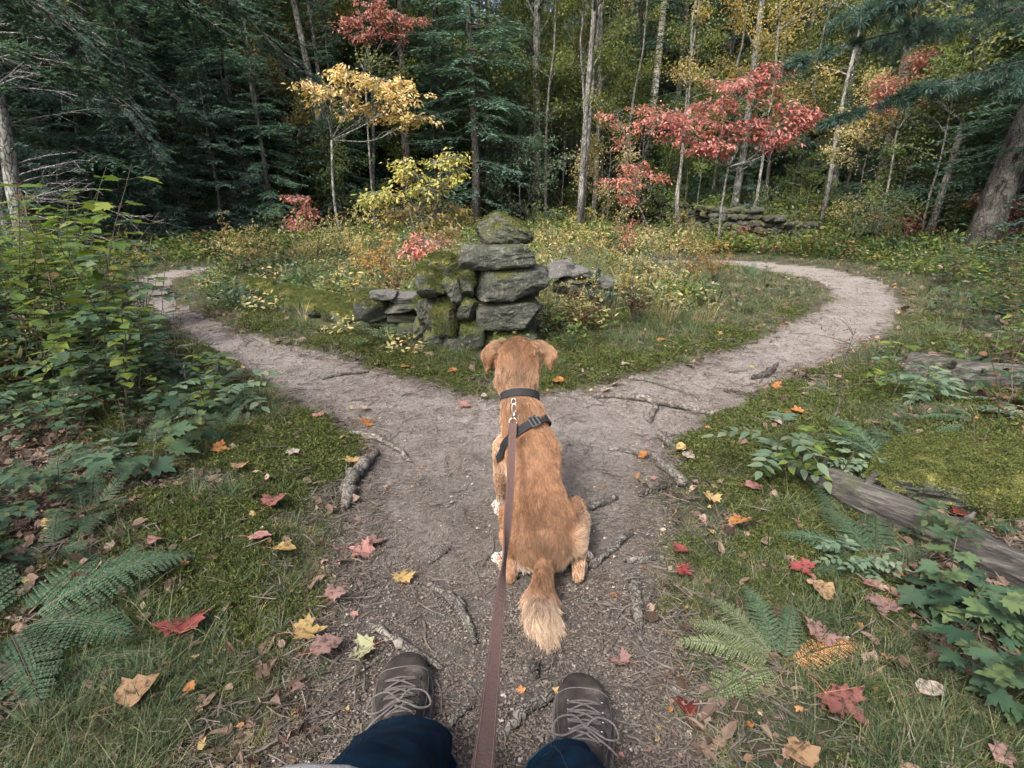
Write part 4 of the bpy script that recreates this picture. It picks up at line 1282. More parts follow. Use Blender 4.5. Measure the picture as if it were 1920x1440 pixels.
def bough(name, label, base, tip, width, mat, seed, needle=.055, nw=.006, tufted=False, n=5200, rad=.03, sag=.25, bark='bark_dark', mass=1.0):
    """a single conifer bough reaching into view: limb, side branches, needles"""
    rr = np.random.default_rng(seed)
    base = np.asarray(base, float); tip = np.asarray(tip, float)
    root = empty(name, base); tag(root, label, 'branch')
    v = tip - base; L = np.linalg.norm(v); d = v / L
    t = np.linspace(0, 1, 9)
    P = d[None] * (L * t)[:, None] + np.array([0, 0, 1.]) * (sag * L * (t - t * t) * 1.0)[:, None]
    g = Geo(); V, F = tubes(P, rad * (1 - .8 * t), 6); g.add(V, F)
    s = nrm(np.cross(d, [0, 0, 1.])); ns = int(L * 13); ti = np.sort(rr.uniform(.12, 1, ns)); sg = np.where(np.arange(ns) % 2, 1, -1)
    x = ti * 8; i0 = np.minimum(x.astype(int), 7); fr = (x - i0)[:, None]
    b = P[i0] * (1 - fr) + P[i0 + 1] * fr
    sl = width * (1.1 - .7 * ti) * np.minimum(1, .5 + ti * 2) * rr.uniform(.6, 1.15, ns)
    d2 = nrm(d[None] * .65 + s[None] * (sg * rr.uniform(.5, 1.1, ns))[:, None] + np.array([0, 0, 1.]) * rr.normal(-.12, .18, ns)[:, None])
    t4 = np.linspace(0, 1, 5)
    P2 = b[:, None] + d2[:, None] * (sl[:, None] * t4)[..., None]; P2[..., 2] -= .28 * sl[:, None] * t4 ** 2
    P2 += rr.normal(0, .008, P2.shape)
    V, F = tubes(P2, np.ones((ns, 1)) * (rad * .25 * (1 - .75 * t4))[None], 3); g.add(V, F)
    # third order
    n3 = ns * 9; K = rr.integers(0, ns, n3); q = rr.uniform(.15, 1, n3); x = q * 4; i0 = np.minimum(x.astype(int), 3); fr = (x - i0)[:, None]
    b3 = P2[K, i0] * (1 - fr) + P2[K, i0 + 1] * fr
    s2 = nrm(np.cross(d2, [0, 0, 1.])); d3 = nrm(d2[K] * .8 + s2[K] * (rr.choice([-1, 1], n3) * rr.uniform(.4, 1.1, n3))[:, None] + rr.normal(0, .12, (n3, 3)) + [0, 0, -.08])
    l3 = sl[K] * .32 * rr.uniform(.5, 1.1, n3) * (1.2 - .6 * q)
    P3 = b3[:, None] + d3[:, None] * (l3[:, None] * np.linspace(0, 1, 3))[..., None]
    V, F = tubes(P3, np.ones((n3, 1)) * np.array([[.0022, .0018, .001]]), 3, cap=False); g.add(V, F)
    g.build('limb', M[bark], root)
    n = int(n * mass)
    if tufted:
        nt = n // 14; K = rr.integers(0, n3, nt); q = rr.uniform(.2, 1, nt)
        c = b3[K] + d3[K] * (l3[K] * q)[:, None]
        K = np.repeat(K, 14); c = np.repeat(c, 14, 0)
        dd = nrm(d3[K] * .7 + rr.normal(0, .6, (len(K), 3)))
        ln = needle * 1.7 * rr.uniform(.7, 1.1, len(K))
    else:
        K = rr.integers(0, n3, n); q = rr.random(n)
        c = b3[K] + d3[K] * (l3[K] * q)[:, None]
        sd = nrm(np.cross(d3[K], [0, 0, 1.]))
        dd = nrm(d3[K] * .6 + sd * (rr.choice([-1, 1], n) * rr.uniform(.5, 1, n))[:, None] + rr.normal(0, .15, (n, 3)))
        ln = needle * rr.uniform(.6, 1.1, n)
    V, F, tt = place(T_DIAMOND, c, dd, nrm(np.array([0, 0, 1.]) + rr.normal(0, .4, dd.shape)), ln, nw * rr.uniform(.8, 1.2, len(ln)))
    Geo().add(V, F, tt).build('needles', M[mat], root)
    return root

# ------------------------------------------------------------------ low plants
def frond(g, P0, az, L, arch, W, npin=20, tint=None, rr=R, rise=None, leaflets=9, stemg=None):
    """one fern frond added to geometry g, rachis to stemg"""
    up = np.array([0, 0, 1.]); o = np.array([math.cos(az), math.sin(az), 0]); s = np.array([-math.sin(az), math.cos(az), 0])
    rise = .5 if rise is None else rise
    def rp(t): return P0 + o * (L * t)[..., None] + up * (L * (rise * t - arch * t ** 2))[..., None]
    t = np.linspace(0, 1, 10); V, F = tubes(rp(t), .0022 * (1 - .8 * t), 4); stemg.add(V, F)
    tp = np.linspace(.16, .985, npin); prof = np.sin(np.clip((tp - .02) / .98, 0, 1) ** .62 * math.pi) ** .75 + .02
    b = rp(tp); tang = nrm(rp(tp + .01) - rp(tp - .01)); nn = nrm(np.cross(tang, np.broadcast_to(s, tang.shape)) * -1)
    nn = np.where(nn[:, 2:3] < 0, -nn, nn)
    for sg in (1, -1):
        pd = nrm(s * sg + tang * .42 - nn * .10 + rr.normal(0, .04, b.shape))
        pl = W * .5 * prof * rr.uniform(.88, 1.06, npin)
        V, F = tubes(np.stack([b, b + pd * pl[:, None]], 1), np.full((npin, 2), .0006), 3, cap=False); stemg.add(V, F)
        q = (np.arange(leaflets) + .6) / leaflets
        c = b[:, None] + pd[:, None] * (pl[:, None] * q)[..., None] - nn[:, None] * (.10 * pl[:, None] * q ** 2)[..., None]
        gap = L * (tp[1] - tp[0])
        ll = np.minimum(gap * .60, .40 * pl)[:, None] * (1.1 - .68 * q) * rr.uniform(.85, 1.1, (npin, leaflets))
        for s2 in (1, -1):
            ld = nrm(tang[:, None] * s2 + pd[:, None] * .55 + rr.normal(0, .05, c.shape))
            V, F, tt = place(T_DIAMOND, c.reshape(-1, 3), ld.reshape(-1, 3), np.repeat(nn, leaflets, 0) + rr.normal(0, .12, (npin * leaflets, 3)), ll.ravel(), (pl[:, None] / leaflets * 1.15 * np.ones_like(q)).ravel(), tint if tint is not None else rr.random(npin * leaflets))
            g.add(V, F, tt)

def fern(fronds, name='fern', mat='fern', seed=1, npin=20, leaflets=8):
    """fronds: list of (azimuth deg, length, rise, arch, width[, material])"""
    rr = np.random.default_rng(seed); root = empty(name); root['category'] = 'fern'
    for fr in fronds:
        az, L, rise, arch, W = fr[:5]; g = Geo(); sg = Geo()
        frond(g, np.zeros(3), math.radians(az), L, arch, W, npin, None, rr, rise, leaflets, sg)
        o = g.build('frond', M[fr[5] if len(fr) > 5 else mat], root)
        sg.build('stalk', M['stem'], o)
    return root

def fern_stock(seed, nf=6, L=.34, mat='fern'):
    rr = np.random.default_rng(seed)
    # a frond and its stalk as part and sub-part: copies need both, so stalks are joined to one part here
    root = empty('fern'); root['category'] = 'fern'
    sg = Geo()
    for i in range(nf):
        g = Geo(); az = i * 360 / nf + rr.normal(0, 20); l = L * rr.uniform(.7, 1.15)
        frond(g, np.array([0, 0, 0.]), math.radians(az), l, rr.uniform(.3, .6), l * .42, 15, None, rr, rr.uniform(.5, 1.0), 7, sg)
        g.build('frond', M[mat], root)
    sg.build('stalk', M['stem'], root)
    return Stock(root)

def herb(seed, h=.45, kind='pinnate', nst=3, mat='herb_dark', ls=.075, spread=.12, name='leafy_herb', per=4, leaflets=7, wl=.62, topheavy=True):
    """herb with upright stems and leaf blades"""
    rr = np.random.default_rng(seed); root = empty(name); root['category'] = 'plant'
    g = Geo(); sg = Geo(); up = np.array([0, 0, 1.])
    for s in range(nst):
        a = rr.uniform(0, 6.28); hh = h * rr.uniform(.6, 1.1)
        t = np.linspace(0, 1, 8); b0 = np.array([math.cos(a), math.sin(a), 0]) * rr.uniform(0, spread * .5)
        C = b0 + np.outer(t ** 1.5, [math.cos(a), math.sin(a), 0]) * spread * rr.uniform(.4, 1.6) + up * (hh * t)[:, None] - up * .02 + rr.normal(0, .006, (8, 3))
        V, F = tubes(C, .0032 * (1 - .6 * t), 5); sg.add(V, F)
        nn_ = per
        for j in range(nn_):
            tt = (.35 if topheavy else .12) + (.65 if topheavy else .88) * (j + rr.random() * .6) / nn_; tt = min(tt, 1)
            p = np.array([np.interp(tt, t, C[:, c]) for c in range(3)])
            az = a + j * 2.4 + rr.normal(0, .3)
            if kind == 'pinnate':
                pl = ls * leaflets * .36 * rr.uniform(.8, 1.2); o = np.array([math.cos(az), math.sin(az), 0]); sd = np.array([-math.sin(az), math.cos(az), 0])
                q = np.linspace(0, 1, 5); ra = p + o * (pl * q)[:, None] + up * (pl * (.35 * q - .45 * q * q))[:, None]
                V, F = tubes(ra, np.full(5, .0011), 3, cap=False); sg.add(V, F)
                npair = leaflets // 2
                for m in range(npair + 1):
                    qq = .3 + .7 * m / max(1, npair); bp = np.array([np.interp(qq, q, ra[:, c]) for c in range(3)])
                    dirs = [o] if m == npair else [o * .45 + sd, o * .45 - sd]
                    for dv in dirs:
                        V, F, tn = place(T_BROAD, bp[None], (dv + rr.normal(0, .1, 3) - up * .12)[None], (up + rr.normal(0, .16, 3))[None], ls * rr.uniform(.8, 1.15), ls * wl * .9, rr.random(), .006)
                        g.add(V, F, tn)
            elif kind == 'maple':
                for sgn in (1, -1):
                    o = np.array([math.cos(az), math.sin(az), 0]) * sgn; pl = ls * rr.uniform(.3, .8)
                    e = p + o * pl + up * pl * .2
                    V, F = tubes(np.stack([p, e]), np.full(2, .001), 3, cap=False); sg.add(V, F)
                    V, F, tn = place(T_MAPLE, e[None], (o + rr.normal(0, .15, 3) - up * rr.uniform(.1, .5))[None], (up + rr.normal(0, .25, 3))[None], ls * rr.uniform(.75, 1.2), ls * rr.uniform(.9, 1.1), rr.random(), .006)
                    g.add(V, F, tn)
            else:   # simple leaves in twos
                for sgn in (1, -1):
                    o = np.array([math.cos(az), math.sin(az), 0]) * sgn
                    V, F, tn = place(T_BROAD, (p + o * .006)[None], (o + rr.normal(0, .12, 3) + up * rr.uniform(-.25, .25))[None], (up + rr.normal(0, .2, 3))[None], ls * rr.uniform(.7, 1.15), ls * wl, rr.random(), .006)
                    g.add(V, F, tn)
    g.build('leaves', M[mat], root, smooth=True); sg.build('stems', M['stem'], root)
    return Stock(root)

def shrub(seed, h=1.0, r=.5, nst=9, nl=500, ll=.05, mat='leaf_yellow', name='shrub', wl=.5, zb=.15, tpl=T_OVAL, flat_=.5, stemmat='twig', twigs=3):
    rr = np.random.default_rng(seed); root = empty(name); root['category'] = 'shrub'
    a = rr.uniform(0, 6.28, nst); t = np.linspace(0, 1, 7); hh = h * rr.uniform(.55, 1.05, nst); ro = r * rr.uniform(.2, 1, nst)
    o = np.stack([np.cos(a), np.sin(a), np.zeros(nst)], -1); up = np.array([0, 0, 1.])
    C = o[:, None] * (.08 * r + ro[:, None] * t ** 1.3)[..., None] + up * (hh[:, None] * t - .03 * (t == 0))[..., None] + rr.normal(0, .018 * h, (nst, 7, 3)) * t[None, :, None]
    g = Geo(); V, F = tubes(C, np.ones((nst, 1)) * (.005 * h + .0015) * (1 - .75 * t), 4); g.add(V, F)
    ns = nst * twigs; I = rr.integers(0, nst, ns); q = rr.uniform(.3, 1, ns); x = q * 6; i0 = np.minimum(x.astype(int), 5); fr = (x - i0)[:, None]
    b = C[I, i0] * (1 - fr) + C[I, i0 + 1] * fr; d = nrm(np.concatenate([rr.normal(0, 1, (ns, 2)), rr.uniform(-.1, .7, (ns, 1))], 1)); sl = r * rr.uniform(.3, .75, ns)
    P2 = b[:, None] + d[:, None] * (sl[:, None] * np.linspace(0, 1, 3))[..., None]; V, F = tubes(P2, np.ones((ns, 1)) * np.array([[.002, .0016, .001]]) * h ** .5, 3); g.add(V, F)
    g.build('stems', M[stemmat], root, smooth=True)
    K = rr.integers(0, ns, nl); q = rr.random(nl); p = b[K] + d[K] * (sl[K] * q)[:, None] + rr.normal(0, .012, (nl, 3))
    p[:, 2] = np.maximum(p[:, 2], zb * h * rr.random(nl))
    V, F, tt = place(tpl, p, nrm(d[K] + rr.normal(0, .7, (nl, 3))), nrm(up * (1 + flat_ * 2) + rr.normal(0, .7, (nl, 3))), ll * rr.uniform(.6, 1.2, nl), ll * wl, np.clip(rr.random(ns)[K] * .5 + rr.random(nl) * .5, 0, 1), .02)
    Geo().add(V, F, tt).build('leaves', M[mat], root)
    return Stock(root)

# ------------------------------------------------------------------ fallen leaves
def fallen(px, py, size, kind, col, label, rot=None, curl=.22, up=.012, tilt=.18, seed=0):
    rr = np.random.default_rng(int(px * 7 + py)); up = .012 if float(trail_sd(*flat(px, py)[:2])) > .02 else .034; g = gp(px, py, up * .8) - [0, 0, up * .8]; L = px_size(g, size) * 1.05
    tv, tf = T_MAPLE if kind == 'maple' else T_BROAD
    V = tv.copy(); V[:, 0] -= .45
    V[:, 1] *= 1.0 if kind == 'maple' else .95
    V[:, 2] = V[:, 2] + curl * (V[:, 0] ** 2 * 1.5 * rr.uniform(-.4, 1) + V[:, 1] ** 2 * 2.2 * rr.uniform(.3, 1.2)) + rr.normal(0, .018, len(V)) + curl * .5 * V[:, 0] * V[:, 1] * rr.normal(0, 1)
    if kind != 'maple': V[:, 1] *= 1 + .25 * np.sin(V[:, 0] * 26 + rr.uniform(0, 6)) * (rr.random() < .7); V[9:] += rr.normal(0, .022, V[9:].shape)
    V = V * L
    G = Geo().add(V, tf, rr.random() * .5 + .25 + rr.normal(0, .12, len(V)))
    root = empty('fallen_leaf', g + [0, 0, up + .004])
    root.rotation_euler = (rr.normal(0, tilt), rr.normal(0, tilt), rr.uniform(0, 6.28) if rot is None else math.radians(rot))
    tag(root, label, 'leaf')
    b = G.build('blade', col, root, smooth=True)
    vg = Geo()
    if kind == 'maple':
        ends = [15, 7, 23, 3, 27]; st = V[0]
        for e in ends:
            a = V[1] * .25 + st * .75 if e != 15 else V[1]
            P = np.stack([V[1], (V[1] * .3 + V[min(e, len(V) - 1)] * .7 + [0, 0, .0] ), V[min(e, len(V) - 1)]]); P[:, 2] += .0008
            vv, ff = tubes(P, np.array([.006, .004, .002]) * L, 3); vg.add(vv, ff)
        s = V[1]
    else:
        P = V[:9].copy(); P[:, 2] += .0008; vv, ff = tubes(P, np.linspace(.008, .002, 9) * L, 3); vg.add(vv, ff); s = V[0]
    P = np.stack([s, s + np.array([-.25, .06, .05]) * L, s + np.array([-.5, .1, .02]) * L]); vv, ff = tubes(P, np.array([.009, .007, .008]) * L, 4); vg.add(vv, ff)
    vg.build('veins', M['vein'], b)
    return root

def leafcols():
    d = {'red': [(.15, .035, .032), (.24, .07, .06)], 'dred': [(.085, .015, .012), (.14, .03, .024)], 'pink': [(.25, .12, .105), (.33, .18, .155)], 'dusty': [(.15, .09, .08), (.22, .145, .125)],
         'yellow': [(.27, .19, .07), (.36, .27, .12)], 'pyellow': [(.21, .22, .12), (.28, .285, .17)], 'orange': [(.23, .09, .025), (.31, .15, .05)], 'tan': [(.18, .11, .058), (.26, .175, .10)],
         'pale': [(.24, .21, .17), (.33, .29, .24)], 'brown': [(.11, .065, .035), (.16, .10, .06)], 'brick': [(.13, .05, .042), (.20, .09, .072)]}
    out = {}
    for k, (a, b) in d.items():
        out[k] = leaf_mat('fallen_' + k, [a, b], .6, .12, tuple(v * .35 for v in a), var=.12, nscale=70)
    return out
FALLEN = [
 (343,1172,78,'maple','red','big red maple leaf on the left moss beside the large fern',120),
 (256,1300,72,'oval','tan','tan oak-like leaf in the grass at the lower left',50),
 (582,1190,56,'maple','yellow','curled orange yellow leaf between the left grass and the soil',20),
 (612,1218,60,'oval','dusty','long faded brown leaf partly under the curled orange yellow one',40),
 (678,1222,52,'maple','pyellow','pale yellow green maple leaf just left of the toe of the left boot',200),
 (757,1082,38,'maple','yellow','bright yellow maple leaf alone on the bare soil',95),
 (677,1035,44,'maple','pink','salmon pink maple leaf lying on the left soil edge',170),
 (706,1018,40,'maple','dusty','pale pink leaf overlapping the salmon one',30),
 (633,1115,40,'maple','dusty','crumpled dusty pink leaf on the left soil edge',60),
 (533,1034,42,'oval','yellow','rounded yellow leaf in the left grass',0),
 (487,1011,40,'oval','pink','narrow pink leaf just above the rounded yellow one',5),
 (518,941,44,'maple','brick','upturned dark red leaf on the left moss',80),
 (452,876,30,'maple','tan','small orange tan leaf high on the left moss',None),
 (658,866,30,'maple','yellow','yellow orange leaf beside the lichen spotted root',None),
 (690,794,26,'maple','orange','small orange leaf on the left fork where it leaves the junction',None),
 (681,769,22,'maple','pale','tiny pale leaf above the small orange one on the left fork',None),
 (548,852,28,'oval','pale','small pale leaf in the grass left of the thin curved root',None),
 (415,845,30,'maple','orange','burnt orange leaf among the left plants',None),
 (600,780,24,'maple','pink','pinkish leaf at the outer edge of the left fork',None),
 (457,770,28,'maple','dred','dark red leaf hanging in the left plants',None),
 (1160,1242,42,'maple','dusty','pale tan crumpled maple leaf above the right boot',150),
 (1282,1327,46,'maple','dred','curled glossy dark red leaf right of the right boot',100),
 (1585,1332,84,'maple','brick','large dusty red maple leaf on the lower right moss',300),
 (1500,1418,64,'oval','tan','tan orange leaf at the bottom edge on the right',95),
 (1275,1038,34,'maple','red','crimson folded leaf at the right edge of the soil',200),
 (1283,1076,30,'maple','dred','dark red brown leaf just below the crimson folded one',None),
 (1390,982,40,'maple','orange','bright orange leaf in the right grass below the long log',10),
 (1332,935,34,'maple','yellow','yellow orange leaf standing in the right grass',95),
 (1412,916,32,'oval','pink','narrow salmon leaf under the pale leaved plant',0),
 (1204,856,22,'maple','orange','small orange leaf touching the flat pale stick',None),
 (1290,858,26,'oval','pale','pale leaf beside the stout root on the right',None),
 (1276,842,20,'oval','yellow','small yellow leaf above the stout root on the right',None),
 (1487,776,34,'maple','orange','orange yellow leaf on the right grass beside the outer fork',None),
 (1455,794,22,'oval','pale','pale cream leaf next to the orange yellow one on the right grass',None),
 (1563,745,30,'oval','pale','cream leaf under the thin bare sapling on the right',None),
 (1458,728,20,'maple','orange','tiny orange leaf at the outer edge of the right fork',None),
 (1505,1072,42,'maple','red','pink red leaf behind the pale fern',None),
 (1535,1190,56,'maple','dusty','dusty rose leaf below the rusty frond',60),
 (1540,1110,48,'oval','tan','narrow rusty leaf leaning above the rusty frond',130),
 (1805,967,36,'maple','dred','bright dark red leaf on the mossy boulder',None),
 (1655,1145,46,'maple','dusty','faded mauve leaf in the litter beside the large leaved plant',None),
 (1640,1105,40,'maple','dusty','shrivelled grey pink leaf under the long log',None),
 (1850,1105,46,'maple','dusty','wrinkled pinkish leaf at the right edge below the log',None),
 (1742,1300,50,'oval','pale','curled grey leaf on the moss at the lower right',20),
 (1875,1420,50,'oval','dusty','brownish pink leaf in the lower right corner',30),
 (48,1290,44,'maple','tan','dull yellow brown leaf in the lower left shade',None),
 (18,1270,44,'maple','dusty','shrivelled mauve leaf at the lower left edge',None),
 (290,1018,28,'oval','pink','small pink tan leaf beside the upper fern on the left',None),
 (92,985,24,'oval','yellow','small yellow leaf in the shade of the left plants',None),
 (358,1295,22,'oval','orange','tiny orange scrap of leaf in the lower left grass',None),
 (870,762,24,'maple','pink','pink leaf on the soil left of the neck of the dog',None),
 (908,745,14,'oval','pale','tiny pale leaf at the tip of the island left of the dog',None),
 (850,697,20,'oval','orange','small orange leaf in the grass left of the head of the dog',None),
 (1047,716,22,'oval','orange','brown orange leaf in the grass right of the neck of the dog',None),
 (1155,722,20,'maple','pale','pale leaf at the grass edge by the flat grey stick',None),
 (1138,732,22,'maple','pale','pale pink leaf just below the one by the flat grey stick',None),
 (1170,687,22,'maple','pale','cream leaf on the island grass right of the dog',None),
 (1240,640,18,'oval','orange','small orange leaf on the lit lawn inside the right fork',None),
 (1084,688,14,'maple','pink','small pinkish leaf on the island beside a green seedling',None),
 (1256,1334,12,'oval','orange','tiny orange chip beside the glossy dark red leaf',None),
 (1165,1420,12,'oval','pink','tiny pink chip below the right boot',None),
 (1405,1365,16,'oval','orange','little orange scrap in the lower right grass',None),
 (760,690,16,'oval','orange','tiny brown orange leaf in the grass under the cairn',None),
 (790,663,24,'oval','dusty','pinkish leaf in the litter at the left foot of the cairn',None),
 (560,1295,24,'oval','dusty','pale curled scrap on the left soil edge above the boots',None),
 (1215,1410,16,'oval','dusty','small brownish scrap on the soil at the lower right',None),
]

# ------------------------------------------------------------------ bodies grown from joints
def blob_mesh(segs, voxel, smooth=6):
    """segs: (p0, r0, p1, r1, (sx,sy,sz)) chains of spheres, joined to one closed skin"""
    V0, F0 = icos(2); Vs = []; Fs = []; n = 0
    for p0, r0, p1, r1, sc in segs:
        p0 = np.asarray(p0, float); p1 = np.asarray(p1, float)
        L = np.linalg.norm(p1 - p0); k = max(2, int(L / (min(r0, r1) * .3)) + 1)
        for t in np.linspace(0, 1, k):
            r = r0 + (r1 - r0) * t
            Vs.append(V0 * r * np.asarray(sc) + p0 + (p1 - p0) * t); Fs.append(F0 + n); n += len(V0)
    me = mesh_arrays('blob', np.vstack(Vs), [np.vstack(Fs)])
    o = bpy.data.objects.new('blob', me); COL.objects.link(o)
    md = o.modifiers.new('r', 'REMESH'); md.mode = 'VOXEL'; md.voxel_size = voxel; md.use_smooth_shade = True
    ms = o.modifiers.new('s', 'SMOOTH'); ms.iterations = smooth; ms.factor = .5
    dg = bpy.context.evaluated_depsgraph_get(); dg.update()
    m2 = bpy.data.meshes.new_from_object(o.evaluated_get(dg))
    bpy.data.objects.remove(o)
    return m2

def fur_mat():
    m, nt, bs, out = new_mat('fur')
    at = N(nt, 'ShaderNodeAttribute', attribute_name='col')
    hi = nt.nodes.new('ShaderNodeHairInfo')
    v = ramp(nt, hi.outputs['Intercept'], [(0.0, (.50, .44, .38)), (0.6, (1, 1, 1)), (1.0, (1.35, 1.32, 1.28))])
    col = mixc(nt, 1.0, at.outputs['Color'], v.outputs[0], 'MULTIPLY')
    nt.links.new(col, bs.inputs['Base Color'])
    bs.inputs['Roughness'].default_value = .48; bs.inputs['Specular IOR Level'].default_value = .35
    tr = nt.nodes.new('ShaderNodeBsdfTranslucent'); nt.links.new(col, tr.inputs[0])
    mx = nt.nodes.new('ShaderNodeMixShader'); mx.inputs[0].default_value = .28
    nt.links.new(bs.outputs[0], mx.inputs[1]); nt.links.new(tr.outputs[0], mx.inputs[2]); nt.links.new(mx.outputs[0], out.inputs[0])
    return m

def grow_fur(name, me, n, segs, info, parent, mat, seed=1, avoid=None, npt=5, rad=.00045, tint=None):
    """hair curves on mesh me; info per seg: (flow dir, length, colour, lift)"""
    rr = np.random.default_rng(seed)
    nv = len(me.vertices); co = np.empty(nv * 3, np.float32); me.vertices.foreach_get('co', co); co = co.reshape(-1, 3).astype(float)
    me.calc_loop_triangles(); nt = len(me.loop_triangles); tri = np.empty(nt * 3, np.int32); me.loop_triangles.foreach_get('vertices', tri); tri = tri.reshape(-1, 3)
    A, B, C = co[tri[:, 0]], co[tri[:, 1]], co[tri[:, 2]]
    cr = np.cross(B - A, C - A); ar = np.linalg.norm(cr, axis=1) + 1e-12; fn = cr / ar[:, None]
    t = rr.choice(nt, n, p=ar / ar.sum()); u = rr.random((n, 2)); f = u.sum(1) > 1; u[f] = 1 - u[f]
    P = A[t] + (B - A)[t] * u[:, :1] + (C - A)[t] * u[:, 1:]; Nn = fn[t]
    # blend of the nearest segments
    W = []; 
    for (p0, r0, p1, r1, sc) in segs:
        p0 = np.asarray(p0, float); p1 = np.asarray(p1, float); e = p1 - p0; L2 = e @ e + 1e-9
        q = np.clip(((P - p0) @ e) / L2, 0, 1); d = np.linalg.norm(P - p0 - q[:, None] * e, axis=1) - (r0 + (r1 - r0) * q)
        W.append(np.exp(-np.maximum(d + .012, 0) / .011))
    W = np.array(W).T; W /= W.sum(1, keepdims=True) + 1e-12
    flow = nrm(W @ np.array([nrm(i[0]) for i in info])); Lh = W @ np.array([i[1] for i in info])
    col = W @ np.array([i[2] for i in info]); lift = W @ np.array([i[3] for i in info])
    return_pos = P
    # whorls and parting
    nz = np.stack([fbm3(P * 16 + 5, 3, 2) - .5, fbm3(P * 16 + 50, 4, 2) - .5, fbm3(P * 16 + 90, 5, 2) - .5], -1)
    cl = np.stack([vnoise3(P * 75 + 7, 8) - .5, vnoise3(P * 75 + 77, 9) - .5, vnoise3(P * 75 + 177, 10) - .5], -1)
    d = flow + nz * .8 + cl * .45
    d = d - (d * Nn).sum(1, keepdims=True) * Nn; d = nrm(d)
    dirv = nrm(d + Nn * lift[:, None] + rr.normal(0, .10, (n, 3)))
    Lh = Lh * rr.uniform(.6, 1.15, n) * (.8 + .5 * fbm3(P * 22, 21, 2))
    if avoid is not None:
        a = avoid(P); Lh = Lh * a; keep = a > .05
        P, Nn, d, dirv, Lh, col = P[keep], Nn[keep], d[keep], dirv[keep], Lh[keep], col[keep]; n = len(P); cl = cl[keep]
    tt = np.linspace(0, 1, npt)[None, :, None]
    down = np.array([0, 0, -1.])
    pts = P[:, None] - Nn[:, None] * .001 + dirv[:, None] * Lh[:, None, None] * tt + (d - dirv)[:, None] * Lh[:, None, None] * .30 * tt ** 2 + down * Lh[:, None, None] * .12 * tt ** 2 + cl[:, None] * Lh[:, None, None] * .5 * tt ** 2
    from mathutils.kdtree import KDTree
    ng = max(40, n // 6); gi = rr.choice(n, ng, replace=False); kd = KDTree(ng)
    for q_, ix in enumerate(gi): kd.insert(P[ix], q_)
    kd.balance(); near = np.array([kd.find(p_)[1] for p_ in P]); gt = pts[gi][near]
    pull = (rr.uniform(.15, .8, n) * .8)[:, None, None] * tt ** 1.4
    pts = pts * (1 - pull) + gt * pull
    ctone = rr.normal(0, .12, ng)[near]
    tone = (.72 + .55 * fbm3(P * 30 + 3, 31, 3) + ctone + .30 * (rr.random(n) - .5))
    if tint is not None: tone = tone * tint(P)
    tone = tone * np.where(rr.random(n) < .09, 1.5, 1.0)
    col = np.clip(col * tone[:, None], 0, .95)
    hc = bpy.data.hair_curves.new(name)
    hc.add_curves([npt] * n)
    hc.attributes['position'].data.foreach_set('vector', pts.astype(np.float32).ravel())
    ra = hc.attributes.get('radius') or hc.attributes.new('radius', 'FLOAT', 'POINT')
    ra.data.foreach_set('value', (np.ones((n, 1)) * rad * (1 - .85 * tt[0, :, 0] ** 1.5)[None]).astype(np.float32).ravel())
    ca = hc.attributes.new('col', 'FLOAT_VECTOR', 'CURVE'); ca.data.foreach_set('vector', col.astype(np.float32).ravel())
    hc.materials.append(mat)
    return link(name, hc, parent)

def loop_band(bvh, centre, normal, width, off, thick, n=56, a0=0, a1=2 * math.pi, refl=None):
    """a strap round a body in the plane (centre, normal)"""
    nn = nrm(np.asarray(normal, float)); ref = nrm(np.cross(nn, [0, 1, 0.0])); ref2 = np.cross(nn, ref)
    P = []; D = []
    for a in np.linspace(a0, a1, n, endpoint=False):
        d = ref * math.cos(a) + ref2 * math.sin(a)
        o = np.asarray(centre) + d * .28
        hit = bvh.ray_cast(Vector(o), Vector(-d), .28)
        if hit[0] is not None: P.append(np.array(hit[0]) + d * off)
        else: P.append(np.asarray(centre) + d * (.04 + off))
        D.append(d)
    P = np.array(P); D = np.array(D)
    for _ in range(3): P = (np.roll(P, 1, 0) + P * 2 + np.roll(P, -1, 0)) / 4
    V = []
    for s, o in ((-1, 0), (1, 0), (1, 1), (-1, 1)):
        V.append(P + nn * (width / 2 * s) + D * (thick * o))
    V = np.stack(V, 1).reshape(-1, 3)
    i = np.arange(n)[:, None]; j = np.arange(4)[None]
    Q = np.stack([i * 4 + j, i * 4 + (j + 1) % 4, ((i + 1) % n) * 4 + (j + 1) % 4, ((i + 1) % n) * 4 + j], -1).reshape(-1, 4)
    return V, [Q], P, D

def ring_pts(c, ax1, ax2, r1, r2, n=20):
    a = np.linspace(0, 2 * math.pi, n + 1)
    return np.asarray(c) + np.outer(np.cos(a) * r1, ax1) + np.outer(np.sin(a) * r2, ax2)

